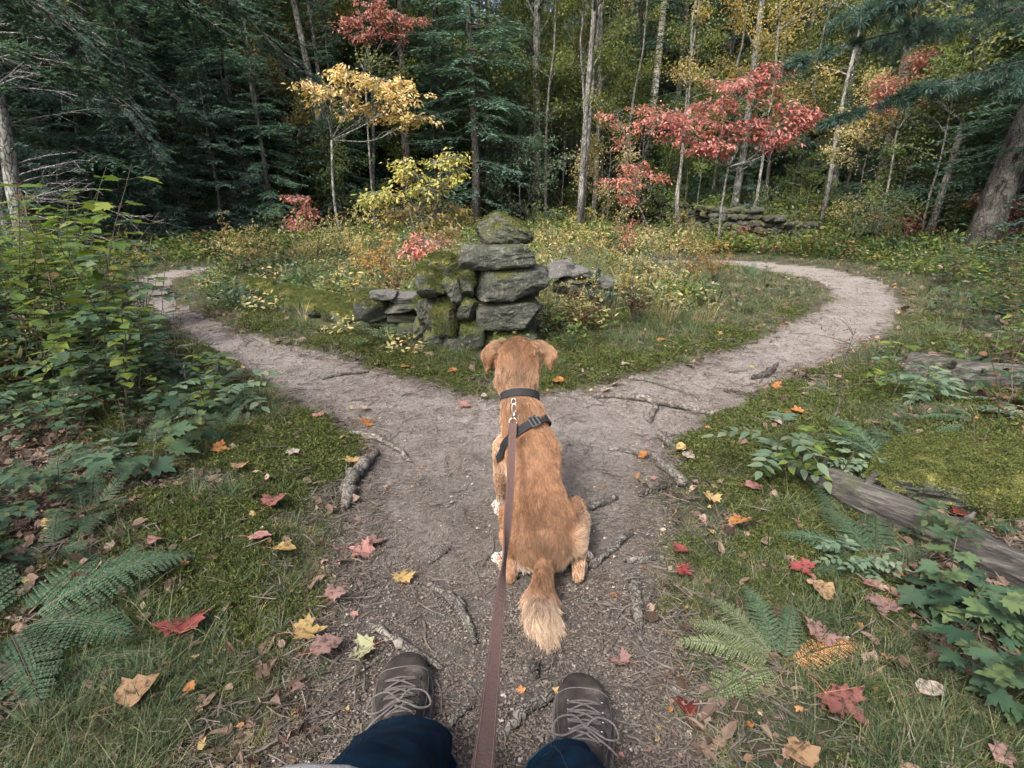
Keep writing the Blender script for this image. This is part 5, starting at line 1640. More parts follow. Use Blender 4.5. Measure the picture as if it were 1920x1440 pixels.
def dog():
    J = {}
    def j(px, py, y, r): 
        p = at_y(px, py, y); return p, px_size(p, r)
    rumpc = (.185, .105, .058); tan = (.27, .148, .080); gold = (.335, .195, .110); dark = (.26, .15, .085); cream = (.56, .44, .33); white = (.92, .90, .87); paleg = (.42, .30, .20)
    defs = [ # a, b, lateral scale, flow(a->b = 1), length, colour, lift
     (('rump', 1016, 1010, 1.345, 57), ('pelvis', 1014, 978, 1.385, 64), 1.02, -1, .024, rumpc, .28),
     (('pelvis2', 1014, 978, 1.385, 64), ('loin', 1006, 915, 1.45, 48), 1.0, -1, .020, tan, .26),
     (('loin2', 1006, 915, 1.45, 48), ('ribs', 1000, 858, 1.53, 52), 1.0, -1, .017, gold, .24),
     (('ribs2', 1000, 858, 1.53, 52), ('withers', 988, 812, 1.575, 44), 1.0, -1, .017, tan, .24),
     (('withers2', 988, 812, 1.575, 44), ('neckbase', 978, 768, 1.605, 37), 1.0, -1, .028, gold, .40),
     (('neckbase2', 978, 768, 1.605, 37), ('neck', 971, 740, 1.635, 30), 1.0, -1, .036, gold, .48),
     (('neck2', 971, 740, 1.635, 30), ('nape', 969, 705, 1.675, 36), 1.0, -1, .040, paleg, .46),
     (('nape2', 969, 705, 1.675, 38), ('skull', 972, 672, 1.715, 40), 1.04, -1, .026, tan, .30),
     (('skull2', 972, 672, 1.72, 40), ('brow', 973, 662, 1.80, 32), 1.0, -1, .014, gold, .25),
     (('brow2', 973, 668, 1.80, 30), ('muzzle', 974, 682, 1.93, 17), 1.0, -1, .008, gold, .2),
     (('chest', 992, 850, 1.62, 50), ('sternum', 985, 890, 1.66, 38), 1.0, 1, .026, cream, .35),
     (('chest2', 992, 850, 1.62, 48), ('belly', 1005, 940, 1.50, 44), 1.0, 1, .026, cream, .3),
     (('throat', 972, 725, 1.69, 28), ('chest3', 985, 820, 1.67, 42), 1.0, 1, .028, cream, .35),
     # shoulder blades
     (('bladeL', 964, 842, 1.555, 20), ('bladeL2', 972, 812, 1.575, 15), 1, -1, .017, gold, .24),
     (('bladeR', 1024, 840, 1.555, 20), ('bladeR2', 1010, 810, 1.575, 15), 1, -1, .017, gold, .24),
     # ear bases
     (('earL', 941, 655, 1.72, 15), ('earL2', 952, 660, 1.73, 17), 1.0, -1, .038, paleg, .6),
     (('earR', 1005, 655, 1.72, 15), ('earR2', 993, 660, 1.73, 17), 1.0, -1, .038, paleg, .6),
     # left front leg
     (('shL', 948, 838, 1.62, 24), ('elL', 938, 882, 1.615, 14), 1, 1, .012, paleg, .2),
     (('elL2', 938, 882, 1.615, 14), ('wrL', 940, 935, 1.655, 9.5), 1, 1, .010, paleg, .2),
     (('wrL2', 940, 935, 1.655, 9.5), ('paL', 939, 957, 1.675, 11), 1, 1, .010, white, .35),
     (('paL2', 938, 960, 1.665, 11), ('paL3', 933, 951, 1.72, 12), 1, 1, .010, white, .2),
     # right front leg
     (('shR', 1030, 840, 1.63, 22), ('elR', 1030, 885, 1.625, 14), 1, 1, .012, paleg, .2),
     (('elR2', 1030, 885, 1.625, 14), ('wrR', 1022, 935, 1.665, 9.5), 1, 1, .010, paleg, .2),
     (('wrR2', 1022, 935, 1.665, 9.5), ('paR', 1022, 956, 1.68, 11), 1, 1, .010, white, .35),
     (('paR2', 1022, 957, 1.68, 11), ('paR3', 1023, 949, 1.73, 10), 1, 1, .010, white, .35),
     # hind legs: thigh, knee, shank, foot
     (('hiL', 978, 1000, 1.36, 40), ('knL', 957, 962, 1.50, 22), 1, 1, .018, gold, .25),
     (('thL', 970, 1018, 1.35, 27), ('knL2', 964, 985, 1.47, 22), 1, 1, .018, gold, .25),
     (('knL3', 962, 1000, 1.45, 19), ('hoL', 957, 1078, 1.30, 10.5), 1, 1, .014, gold, .25),
     (('hoL2', 956, 1084, 1.297, 10.5), ('ftL', 944, 1062, 1.37, 10.5), 1, 1, .008, paleg, .2),
     (('ftL2', 944, 1061, 1.375, 11), ('toL', 932, 1048, 1.415, 12), 1, 1, .012, white, .3),
     (('hiR', 1050, 1000, 1.36, 38), ('knR', 1078, 952, 1.50, 21), 1, 1, .018, gold, .25),
     (('thR', 1070, 1010, 1.35, 31), ('knR2', 1084, 978, 1.46, 23), 1, 1, .020, cream, .25),
     (('knR3', 1086, 1000, 1.43, 18), ('hoR', 1084, 1076, 1.30, 10.5), 1, 1, .014, paleg, .25),
     (('hoR2', 1084, 1080, 1.297, 10.5), ('ftR', 1092, 1060, 1.37, 10.5), 1, 1, .008, paleg, .2),
     (('ftR2', 1092, 1059, 1.375, 11), ('toR', 1102, 1046, 1.415, 12), 1, 1, .012, white, .3),
     # bottom between the legs
     (('bumL', 992, 1035, 1.31, 22), ('bum2', 1018, 1020, 1.33, 36), 1, -1, .034, paleg, .4),
     (('bumR', 1045, 1033, 1.31, 22), ('bum3', 1018, 1020, 1.33, 36), 1, -1, .034, paleg, .4),
     (('undL', 985, 1048, 1.33, 14), ('undR', 1050, 1046, 1.33, 14), 1, 1, .030, white, .3),
    ]
    segs = []; info = []
    for a, b, sx, fl, ln, col, lift in defs:
        p0, r0 = j(*a[1:]); p1, r1 = j(*b[1:])
        segs.append((p0, r0, p1, r1, (sx, 1, 1)))
        dv = (p1 - p0) * fl
        if a[0].startswith('und'): dv = np.array([0, -.3, -1.0])
        if a[0].startswith('bum'): dv = np.array([0, -.2, -1.0])
        info.append((dv, ln, col, lift))
    # tail: hangs from the rump and lies back on the soil
    tp = [at_y(1020, 1030, 1.305), at_y(1020, 1062, 1.255), at_y(1017, 1090, 1.215), gp(1013, 1122, .022), gp(1016, 1155, .022), gp(1026, 1186, .016)]
    tr = [.030, .025, .026, .036, .036, .020]
    tcol = [dark, dark, tan, cream, cream, paleg]; tlen = [.018, .02, .034, .056, .056, .044]
    for i in range(5):
        segs.append((tp[i], tr[i], tp[i + 1], tr[i + 1], (1, 1, 1))); info.append((tp[i + 1] - tp[i], tlen[i], tcol[i], .22 if i < 2 else .48))
    # toes
    gz = 0.0
    for fx in (('paL3', 936, 951, 1.72), ('paR3', 1023, 949, 1.73), ('toL', 934, 1048, 1.415), ('toR', 1098, 1046, 1.415)):
        c = at_y(*fx[1:]); 
        for k in (-1.5, -.5, .5, 1.5):
            q = c + np.array([k * .0085, .014 - abs(k) * .004, -.003]); segs.append((q, .0085, q + [0, .012, -.002], .0072, (1, 1, 1))); info.append(((0, 1, -.2), .009, white, .35))
    me = blob_mesh(segs, .0065, 7)
    nv = len(me.vertices); co = np.empty(nv * 3, np.float32); me.vertices.foreach_get('co', co); co = co.reshape(-1, 3)
    g = height(co[:, 0], co[:, 1]) + .001
    co[:, 2] = np.maximum(co[:, 2], g); me.vertices.foreach_set('co', co.ravel()); me.update()
    print('DOG z', co[:, 2].min(), co[:, 2].max(), 'ground', g.min(), g.max())
    me.name = 'dog_body'
    root = empty('dog', gp(1010, 1075)); tag(root, 'golden tan dog sitting with its back turned at the fork of the trail', 'dog')
    off = np.array(root.location)
    skin = plain_mat('dog_skin', (.15, .075, .038), .9, 0, 40, (.21, .11, .058))
    me.materials.clear(); me.materials.append(skin)
    from mathutils.bvhtree import BVHTree
    me.calc_loop_triangles()
    vs = [Vector(v) for v in co]; ts = [tuple(t.vertices) for t in me.loop_triangles]
    bvh = BVHTree.FromPolygons(vs, ts)
    body = link('body', me, root); body.location = tuple(-off)
    # collar, harness
    cc = (at_y(971, 742, 1.64) + at_y(975, 756, 1.625)) / 2
    axis = at_y(969, 705, 1.675) - at_y(978, 768, 1.60)
    Vc, Fc, Pc, Dc = loop_band(bvh, cc, axis + np.array([.012, 0, 0]), .024, .006, .003)
    hc = at_y(994, 812, 1.585)
    ax2 = nrm(at_y(985, 800, 1.585) - at_y(1004, 880, 1.50)) + np.array([-.40, .10, 0.0])
    Vh, Fh, Ph, Dh = loop_band(bvh, hc, ax2, .024, .007, .003)
    def avoid(P):
        a = np.ones(len(P))
        for c, n_, w in ((cc, nrm(axis), .014), (hc, nrm(ax2), .013)):
            d = np.abs((P - c) @ n_); near = np.linalg.norm(P - c, axis=1) < .16
            a = np.where(near & (d < w), .25, a)
        return a
    fm = fur_mat()
    # darker saddle over the lower back, pale sides
    sp_ = np.array([at_y(*q) for q in [(1020, 1030, 1.31), (1017, 990, 1.33), (1008, 930, 1.40), (1001, 870, 1.48), (990, 815, 1.53), (978, 768, 1.57), (971, 735, 1.60), (970, 690, 1.65), (972, 650, 1.68)]])
    def tint(P):
        xs = np.interp(P[:, 2], sp_[:, 2], sp_[:, 0]); w = np.abs(P[:, 0] - xs + .012 * (fbm3(P * 20, 61, 2) - .5))
        back = P[:, 1] < 1.72
        return np.where(back, 1 - .24 * np.exp(-(w / .020) ** 2) + .20 * np.clip((w - .045) / .05, 0, 1), 1.0)
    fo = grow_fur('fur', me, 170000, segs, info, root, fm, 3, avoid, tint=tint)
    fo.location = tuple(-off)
    black = plain_mat('black_webbing', (.006, .0065, .008), .85, 0, 300, (.012, .0125, .015), (.4, .002))
    col = Geo().add(Vc - off, Fc).build('collar', black, root)
    har = Geo().add(Vh - off, Fh).build('harness', black, root)
    metal = plain_mat('steel', (.62, .60, .57), .28, 1.0)
    dmetal = plain_mat('dull_black_plastic', (.05, .052, .055), .35)
    # slider buckle on the harness where it faces back and up
    tgt = at_y(995, 795, 1.54)
    i = int(np.argmin(np.linalg.norm(Ph - tgt, axis=1))); nx = nrm(Ph[(i + 2) % len(Ph)] - Ph[i - 2]); up_ = nrm(ax2); nrmv = nrm(np.cross(nx, up_)); 
    if nrmv @ (np.array([0, 0, H]) - Ph[i]) < 0: nrmv = -nrmv
    c = Ph[i] + nrmv * .006
    G = Geo()
    for s in (-1, 0, 1):
        V, F = tubes(np.stack([c + nx * .013 * s - up_ * .015, c + nx * .013 * s + up_ * .015]), np.full(2, .0026), 6); G.add(V - off, F)
    for s in (-1, 1):
        V, F = tubes(np.stack([c - nx * .013 + up_ * .015 * s, c + nx * .013 + up_ * .015 * s]), np.full(2, .0026), 6); G.add(V - off, F)
    G.build('buckle', dmetal, har)
    # ears: thick folded flaps
    def ear(pts_out, pts_in, seed):
        rows = []
        for (ao, ai) in zip(pts_out, pts_in):
            A = at_y(*ao); B = at_y(*ai); t = np.linspace(0, 1, 9)[:, None]; row = A + (B - A) * t
            row[:, 1] -= .020 * np.sin(t[:, 0] * math.pi); rows.append(row)
        Rw = np.array(rows); Rw = np.stack([spline(Rw[:, k], 14) for k in range(9)], 1)
        back = Rw.copy(); back[..., 1] += .005
        V = np.concatenate([Rw.reshape(-1, 3), back.reshape(-1, 3)]); n_, m_ = 14, 9
        i = np.arange(n_ - 1)[:, None]; k = np.arange(m_ - 1)[None]; a = i * m_ + k
        Q = np.stack([a, a + 1, a + m_ + 1, a + m_], -1).reshape(-1, 4); Q2 = Q[:, ::-1] + n_ * m_
        bd = list(range(m_)) + [r * m_ + m_ - 1 for r in range(1, n_)] + list(range((n_ - 1) * m_ + m_ - 2, (n_ - 1) * m_ - 1, -1)) + [r * m_ for r in range(n_ - 2, 0, -1)]
        S_ = np.array([[bd[q], bd[(q + 1) % len(bd)], bd[(q + 1) % len(bd)] + n_ * m_, bd[q] + n_ * m_] for q in range(len(bd))])
        em = mesh_arrays('ear', V, [np.vstack([Q, Q2, S_])], [skin], None, True)
        e = link('ear', em, root); e.location = tuple(-off)
        p0 = V[4]; p1 = V[13 * 9 + 4]
        f = grow_fur('ear_fur', em, 7000, [(p0, .01, (p0 + p1) / 2, .01, 1), ((p0 + p1) / 2, .01, p1, .01, 1)], [((p1 - p0) + [0, 0, -.005], .020, (.40, .27, .17), .5), ((p1 - p0), .009, (.32, .19, .11), .25)], e, fm, seed)
        return e
    ear([(936, 637, 1.735), (922, 643, 1.73), (909, 654, 1.725), (904, 666, 1.72), (907, 680, 1.715), (912, 693, 1.715)],
        [(950, 650, 1.72), (944, 660, 1.71), (938, 668, 1.71), (932, 675, 1.71), (925, 686, 1.71), (917, 694, 1.715)], 5)
    ear([(1010, 637, 1.735), (1024, 643, 1.73), (1038, 652, 1.725), (1044, 664, 1.72), (1041, 676, 1.715), (1034, 687, 1.715)],
        [(996, 650, 1.72), (1002, 658, 1.71), (1009, 664, 1.71), (1016, 670, 1.71), (1022, 680, 1.71), (1028, 688, 1.715)], 6)
    return dict(off=off, metal=metal, collar=(Pc, Dc, axis), har=har)

def leash(info):
    """tan leash with its snap hook, from the collar to the hand"""
    Pc, Dc, axis = info['collar']; metal = info['metal']
    tgt = at_y(963, 752, 1.55)
    i = int(np.argmin(np.linalg.norm(Pc - tgt, axis=1))); a = Pc[i] + Dc[i] * .007
    root = empty('dog_leash', a); off = a.copy()
    tag(root, 'dusty brown webbing leash running from the collar of the dog to the bottom edge', 'leash')
    ux = np.array([1., 0, 0]); uv = nrm(np.array([0, SP * -1, -CP]) * -1)  # picture-upright axis at the dog
    uv = nrm(np.array([0, .35, .94])); fw = np.cross(ux, uv)
    def at(px, py, dep): return np.array([0, 0, H]) + ray(px, py) * dep
    d0 = depth_of(a) - .012
    G = Geo()
    # ring on the collar
    V, F = tubes(ring_pts(at(963, 753, d0), ux, uv, .007, .010), np.full(21, .0018), 6); G.add(V - off, F)
    # snap hook
    c = at(964, 766, d0 - .004); V, F = tubes(ring_pts(c, ux * .9 + fw * .2, uv, .0075, .015), np.full(21, .0024), 7); G.add(V - off, F)
    V, F = tubes(np.stack([at(964, 771, d0 - .006), at(964, 778, d0 - .01), at(963, 783, d0 - .012)]), np.array([.005, .006, .004]), 8); G.add(V - off, F)
    c = at(962, 791, d0 - .018); V, F = tubes(ring_pts(c, ux, uv, .0115, .012), np.full(21, .0022), 7); G.add(V - off, F)
    G.build('snap_hook', metal, root, smooth=True)
    web = plain_mat('leash_webbing', (.065, .036, .029), .85, 0, 260, (.105, .062, .052), (.5, .002))
    ctl = [(961, 794, 14), (960, 830, 14.2), (957, 900, 15.2), (952, 980, 17), (946, 1050, 19), (938, 1120, 21), (930, 1200, 24.5), (922, 1280, 29), (914, 1360, 35), (906, 1430, 41.5), (900, 1475, 45)]
    W = .0215
    P = []; X = []
    for px, py, w in ctl:
        dep = min(W * FOC / w, d0 - .02); P.append(at(px, py, dep))
    C = spline(np.array(P), 90)
    T = nrm(np.gradient(C, axis=0)); n = len(C); V = []
    s = np.linspace(0, 1, n)
    tw = .15 + 1.15 * np.exp(-((s - .40) / .09) ** 2) + .15 * np.sin(s * 9)
    side0 = nrm(np.cross(T, np.array([0, 0, 1.]) * .6 + np.array([0, -.8, 0])))
    nn = np.cross(side0, T); sd = side0 * np.cos(tw)[:, None] + nn * np.sin(tw)[:, None]; nm = np.cross(sd, T)
    for q, o in ((-1, -1), (1, -1), (1, 1), (-1, 1)): V.append(C + sd * (W / 2 * q) + nm * (.0011 * o))
    V = np.stack(V, 1).reshape(-1, 3); i = np.arange(n - 1)[:, None]; jj = np.arange(4)[None]
    Q = np.stack([i * 4 + jj, i * 4 + (jj + 1) % 4, i * 4 + 4 + (jj + 1) % 4, i * 4 + 4 + jj], -1).reshape(-1, 4)
    Geo().add(V - off, [Q, np.array([[0, 1, 2, 3]]), np.array([[0, 1, 2, 3]]) + (n - 1) * 4]).build('webbing', web, root)
    G = Geo()
    for q in (-.40, .40):
        for o in (-1, 1):
            V, F = tubes(C + sd * (W * q) + nm * (.0013 * o), np.full(n, .00055), 3); G.add(V - off, F)
    G.build('stitching', plain_mat('leash_thread', (.13, .085, .07), .8, 0, 700, (.24, .17, .14)), root)
    # doubled end stitched round the ring
    G = Geo(); c0 = at(961, 804, d0 - .030); 
    bx = []
    for z in (-.017, .017):
        for q, o in ((-1, -1), (1, -1), (1, 1), (-1, 1)): bx.append(c0 + ux * .0125 * q + uv * z + fw * .0035 * o)
    bx = np.array(bx); Q = np.array([[0, 1, 2, 3], [7, 6, 5, 4], [0, 4, 5, 1], [1, 5, 6, 2], [2, 6, 7, 3], [3, 7, 4, 0]])
    G.add(bx - off, Q).build('stitched_end', web, root)

def boot(parent, toe, heel_dir, length, mat, solem, lacem, off, flip=1, seed=0):
    """lace-up shoe from toe backwards along heel_dir"""
    rr = np.random.default_rng(seed)
    b = nrm(np.array([heel_dir[0], heel_dir[1], 0.])); s = np.array([-b[1], b[0], 0.]) * -1; up = np.array([0, 0, 1.])
    gz = float(height(toe[0] + b[0] * .15, toe[1] + b[1] * .15)) + .004
    k = length / .31
    S_ = np.array([0, .008, .022, .045, .075, .105, .135, .165, .195, .225, .255, .285, .305]) * k
    w = np.array([.018, .046, .074, .100, .114, .118, .114, .106, .098, .090, .084, .076, .058]) * .5 * k
    hh = np.array([.026, .042, .054, .060, .062, .064, .071, .082, .096, .110, .125, .138, .138])
    bend = .012 * np.sin(np.linspace(0, math.pi, len(S_))) * flip
    # fine resample
    q = np.linspace(0, 1, 44); u = np.linspace(0, 1, len(S_))
    qi = q ** 1.25
    Sx = np.interp(qi, u, S_); Wd = np.interp(qi, u, w); Hh = np.interp(qi, u, hh); Bd = np.interp(qi, u, bend)
    n = 26; th = np.linspace(0, math.pi, n)
    V = np.zeros((44, n, 3)); pos = np.array([toe[0], toe[1], gz])
    for i in range(44):
        c = pos + b * Sx[i] + s * Bd[i]
        top = .016 + (Hh[i] - .016) * np.sin(th) ** (.62)
        lat = np.cos(th); lat = np.sign(lat) * np.abs(lat) ** .72 * Wd[i]
        # the shaft stands narrower than the foot
        nar = 1 - .25 * np.clip((Hh[i] - .08) / .05, 0, 1) * np.sin(th)
        V[i] = c + s[None] * (lat * nar)[:, None] + up * top[:, None]
    cre = (fbm2(np.repeat(q[:, None] * 22, n, 1), np.repeat(th[None] * 1.2, 44, 0), seed, 3) - .5)
    vamp = np.exp(-((q - .42) / .13) ** 2)[:, None]
    V[..., 2] += cre * .006 * np.sin(th)[None] * (.35 + 1.4 * vamp)
    i = np.arange(43)[:, None]; jj = np.arange(n - 1)[None]; a = i * n + jj
    Q = np.stack([a, a + n, a + n + 1, a + 1], -1).reshape(-1, 4)
    root = empty('boot', pos); root.parent = parent; root.location = tuple(pos - off)
    V2 = V.reshape(-1, 3)
    Geo().add(V2 - pos, Q).build('upper', mat, root, smooth=True)
    # sole and welt
    def outline(grow, z0, z1):
        L = np.array([pos + b * (Sx[i] - grow * (1 if i < 6 else 0)) + s * (Bd[i] + Wd[i] + grow) for i in range(44)]); Rr = np.array([pos + b * (Sx[i] - grow * (1 if i < 6 else 0)) + s * (Bd[i] - Wd[i] - grow) for i in range(44)])[::-1]
        O = np.vstack([L, Rr]); m = len(O)
        V = np.vstack([O + up * z0, O + up * z1]); i = np.arange(m)
        Q = np.stack([i, (i + 1) % m, (i + 1) % m + m, i + m], -1)
        T = [np.array([list(range(m))[::-1]]), np.array([[x + m for x in range(m)]])]
        return V, [Q] + T
    V, F = outline(.004, -.008, .017); Geo().add(V - pos, F).build('sole', solem, root)
    V, F = outline(.0062, .012, .0165); Geo().add(V - pos, F).build('welt', lacem, root)
    # eyelets and laces
    def surf(i, a):  # point on the upper, a = angle
        return np.array([np.interp(a, th, V_[i][:, c]) for c in range(3)])
    V_ = V2.reshape(44, n, 3); G = Geo(); E = Geo()
    rows = [21, 24, 27, 30, 33]; ey = []
    for r in rows:
        sp = .50 + .02 * (r - 21) / 3
        A = surf(r, math.pi / 2 - sp) + up * .002; B = surf(r, math.pi / 2 + sp) + up * .002; ey.append((A, B))
        for P_ in (A, B):
            vv, ff = tubes(ring_pts(P_, b, s, .0042, .0042, 10), np.full(11, .0013), 5); E.add(vv - pos, ff)
    # tongue panel edges
    for sgn in (0, 1):
        P_ = np.array([e[sgn] + (s * (.008 if sgn == 0 else -.008)) * flip * 0 + up * .0008 for e in ey]); P_ = spline(P_, 12)
    for r in range(len(rows)):
        A, B = ey[r]; m_ = (A + B) / 2 + up * .007
        vv, ff = tubes(spline([A, m_, B], 10), np.full(10, .0021), 6); G.add(vv - pos, ff)
        if r + 1 < len(rows):
            for x, y in ((A, ey[r + 1][1]), (B, ey[r + 1][0])):
                vv, ff = tubes(spline([x, (x + y) / 2 + up * .010, y], 10), np.full(10, .0021), 6); G.add(vv - pos, ff)
    K = (ey[3][0] + ey[3][1]) / 2 + up * .013
    for sg in (1, -1):
        o = s * sg
        loop = spline([K, K + o * .022 + up * .012 - b * .012, K + o * .052 + up * .004 - b * .010, K + o * .062 - up * .006 + b * .012, K + o * .040 - up * .002 + b * .020, K + o * .012 + up * .002 + b * .006, K], 34)
        vv, ff = tubes(loop, np.full(34, .0022), 6); G.add(vv - pos, ff)
        end = spline([K, K + o * .018 + up * .004 + b * .020, K + o * .046 - up * .006 + b * .034, K + o * .062 - up * .020 + b * .040], 16)
        if sg == flip: vv, ff = tubes(end, np.full(16, .0022), 6); G.add(vv - pos, ff)
    vv, ff = tubes(np.stack([K - s * .005, K, K + s * .005]), np.array([.004, .0055, .004]), 7); G.add(vv - pos, ff)
    G.build('laces', lacem, root, smooth=True); E.build('eyelets', plain_mat('eyelet_metal', (.10, .10, .10), .4, .8), root)
    # stitched seams
    G = Geo()
    for a in (.42, math.pi - .42):
        P_ = np.array([surf(i, a if i > 14 else a) + up * .001 for i in range(17, 40, 2)]); vv, ff = tubes(P_, np.full(len(P_), .0009), 4); G.add(vv - pos, ff)
    P_ = np.array([surf(17, a) + up * .0012 for a in np.linspace(.42, math.pi - .42, 14)]); vv, ff = tubes(P_, np.full(14, .0013), 4); G.add(vv - pos, ff)
    G.build('seam', lacem, root)
    return b, s, gz

def suede():
    m, nt, bs, out = new_mat('worn_suede')
    a = noise(nt, 16, 5, .65); b = noise(nt, 240, 3, .7)
    rp = ramp(nt, a, [(.35, (.020, .0175, .0155)), (.55, (.042, .036, .032)), (.66, (.10, .085, .073))])
    nt.links.new(rp.outputs[0], bs.inputs['Base Color']); bs.inputs['Roughness'].default_value = .8
    bs.inputs['Specular IOR Level'].default_value = .15
    bump(nt, bs, mth(nt, 'ADD', a, mth(nt, 'MULTIPLY', b, .3)), .5, .004)
    return m

def denim():
    m, nt, bs, out = new_mat('dark_blue_denim')
    tc = nt.nodes.new('ShaderNodeTexCoord'); w = nt.nodes.new('ShaderNodeTexWave'); w.inputs['Scale'].default_value = 420; w.inputs['Distortion'].default_value = 1.5; w.bands_direction = 'DIAGONAL'
    nt.links.new(tc.outputs['Object'], w.inputs[0])
    a = noise(nt, 22, 5, .65)
    rp = ramp(nt, a, [(.35, (.0006, .0058, .015)), (.65, (.0024, .0165, .034))])
    col = mixc(nt, mth(nt, 'MULTIPLY', w.outputs['Fac'], .12), rp.outputs[0], (.008, .025, .04))
    nt.links.new(col, bs.inputs['Base Color']); bs.inputs['Roughness'].default_value = .95; bs.inputs['Specular IOR Level'].default_value = .08
    bump(nt, bs, a, .3, .004)
    return m

def person():
    root = empty('person', (0, -.12, 0)); off = np.array([0, -.12, 0.])
    tag(root, 'seated person seen from their own view in worn grey lace-up boots and dark blue jeans', 'person')
    su = suede(); so = plain_mat('rubber_sole', (.035, .033, .031), .8, 0, 60, (.07, .065, .06)); la = plain_mat('grey_laces', (.060, .052, .048), .8, 0, 200, (.105, .094, .087))
    dn = denim()
    tl = flat(768, 1226, .03); trr = flat(1084, 1258, .03)
    boot(root, tl, np.array([.045, -.31]), .315, su, so, la, off, 1, 3)
    boot(root, trr, np.array([-.035, -.31]), .315, su, so, la, off, -1, 8)
    def leg(C, Rd, seed, hemtilt):
        n = 40; k = 40
        C = spline(np.array(C), k); Rd = np.interp(np.linspace(0, 1, k), np.linspace(0, 1, len(Rd)), Rd)
        V, F = tubes(C, Rd, n, cap=False); V = V.reshape(k, n, 3)
        th = np.arange(n) / n * 2 * math.pi
        D = V - C[:, None]
        t = np.linspace(0, 1, k)
        fold = (fbm2(np.repeat(t[:, None] * 16, n, 1), np.repeat(np.cos(th)[None] * 2 + 5, k, 0), seed, 3) - .5) + .6 * (fbm2(np.repeat(t[:, None] * 5, n, 1) + np.sin(th)[None], np.repeat(np.sin(th)[None] * 2.4 + 9, k, 0), seed + 4, 2) - .5)
        V = C[:, None] + D * (1 + .42 * fold * np.exp(-t * 2.2)[:, None] + .16 * fold)[..., None]
        V[0] += D[0] * .04; V[1] += D[1] * .05
        return V, F, C
    legs = Geo(); seams = Geo()
    # ankle, shin, knee, thigh, hip
    L1 = [(-.186, .705, .085), (-.180, .64, .17), (-.172, .50, .31), (-.165, .34, .43), (-.155, .14, .44), (-.13, -.12, .43)]
    L2 = [(.090, .655, .085), (.094, .59, .17), (.098, .465, .30), (.112, .33, .43), (.12, .14, .44), (.11, -.12, .43)]
    for C, sd in ((L1, 3), (L2, 7)):
        V, F, CC = leg(C, [.070, .072, .072, .077, .085, .095] if sd == 3 else [.063, .064, .066, .072, .085, .095], sd, 0)
        legs.add(V.reshape(-1, 3) - off, F)
        # turned hem
        hem = V[0] * 1.0; vv, ff = tubes(np.vstack([hem, hem[:1]]), np.full(41, .0024), 5); seams.add(vv - off, ff)
        for jx in (2, 20):
            vv, ff = tubes(V[:30, jx], np.full(30, .0009), 4); seams.add(vv - off, ff)
        for row in (3,):
            hem = V[row] + (V[row] - CC[row]) * .004; vv, ff = tubes(np.vstack([hem, hem[:1]]), np.full(41, .0009), 4); seams.add(vv - off, ff)
    jo = legs.build('jeans', dn, root, smooth=True)
    seams.build('hem', plain_mat('denim_thread', (.002, .010, .018), .8, 0, 90, (.006, .022, .036)), jo)
    # the hand that holds the leash, just under the bottom edge
    def at(px, py, dep): return np.array([0, 0, H]) + ray(px, py) * dep
    c = at(893, 1500, .455); sg = []
    ux = np.array([1., 0, 0]); dn_ = -nrm(np.array([0, SP, CP])); fw = np.array([0, CP, -SP])
    palm0 = c + ux * -.050 + dn_ * .018; palm1 = c + ux * .012 + dn_ * .020
    sg.append((palm0 - ux * .09, .026, palm0, .027, (1, 1, 1))); sg.append((palm0, .027, palm1 - ux * .01, .024, (1, 1, 1))); sg.append((palm0 + dn_ * .03, .020, palm1 + dn_ * .028, .019, (1, 1, 1)))
    for i in range(4):
        b0 = c + ux * (.006 - .004 * i) + dn_ * (.004 + .018 * i) + fw * -.012
        l = [.026, .028, .026, .020][i]
        p1 = b0 + ux * l * .9 + fw * .010; p2 = p1 + fw * .024 - ux * .002; p3 = p2 - ux * .022 + fw * .004
        r = [.0092, .0095, .009, .008][i]
        sg += [(b0 - ux * .02, r * 1.1, p1, r, (1, 1, 1)), (p1, r, p2, r * .93, (1, 1, 1)), (p2, r * .93, p3, r * .82, (1, 1, 1))]
    t0 = palm0 + ux * .02 - dn_ * .016; t1 = t0 + ux * .034 + fw * .012 - dn_ * .002; t2 = t1 + ux * .026 + fw * .008 + dn_ * .010
    sg += [(palm0, .018, t0, .0125, (1, 1, 1)), (t0, .0125, t1, .0105, (1, 1, 1)), (t1, .0105, t2, .009, (1, 1, 1))]
    skinm = plain_mat('skin', (.42, .22, .15), .55, 0, 40, (.50, .29, .21), (.15, .002))
    hm = blob_mesh(sg, .0032, 4); hm.materials.clear(); hm.materials.append(skinm)
    h = link('hand', hm, root); h.location = tuple(-off)
    # knitted sleeve reaching in from the left
    C = spline(np.array([c + ux * -.40 + dn_ * .13 - fw * .02, c + ux * -.26 + dn_ * .050 - fw * .01, c + ux * -.14 + dn_ * .024, c + ux * -.085 + dn_ * .036]), 26)
    V, F = tubes(C, np.linspace(.055, .040, 26) * (1 + .02 * np.sin(np.arange(26) * 1.7)), 26); 
    Geo().add(V - off, F).build('sleeve', plain_mat('pale_grey_knit', (.22, .21, .205), .95, 0, 300, (.30, .29, .285), (.6, .003)), root, smooth=True)

# ------------------------------------------------------------------ layout
def tree_at(px, py, y=None):
    """ground point for a tree foot at pixel px,py (or straight below it at distance y)"""
    if y is None:
        g = gp(px, py); return g
    u = (px - 960) / FOC
    # distance y along the ground, px taken at eye level of the foot
    z = 0.
    for _ in range(4):
        t = (y * CP + (H - z) * SP); x = u * t; z = float(height(x, y))
    return np.array([x, y, z])

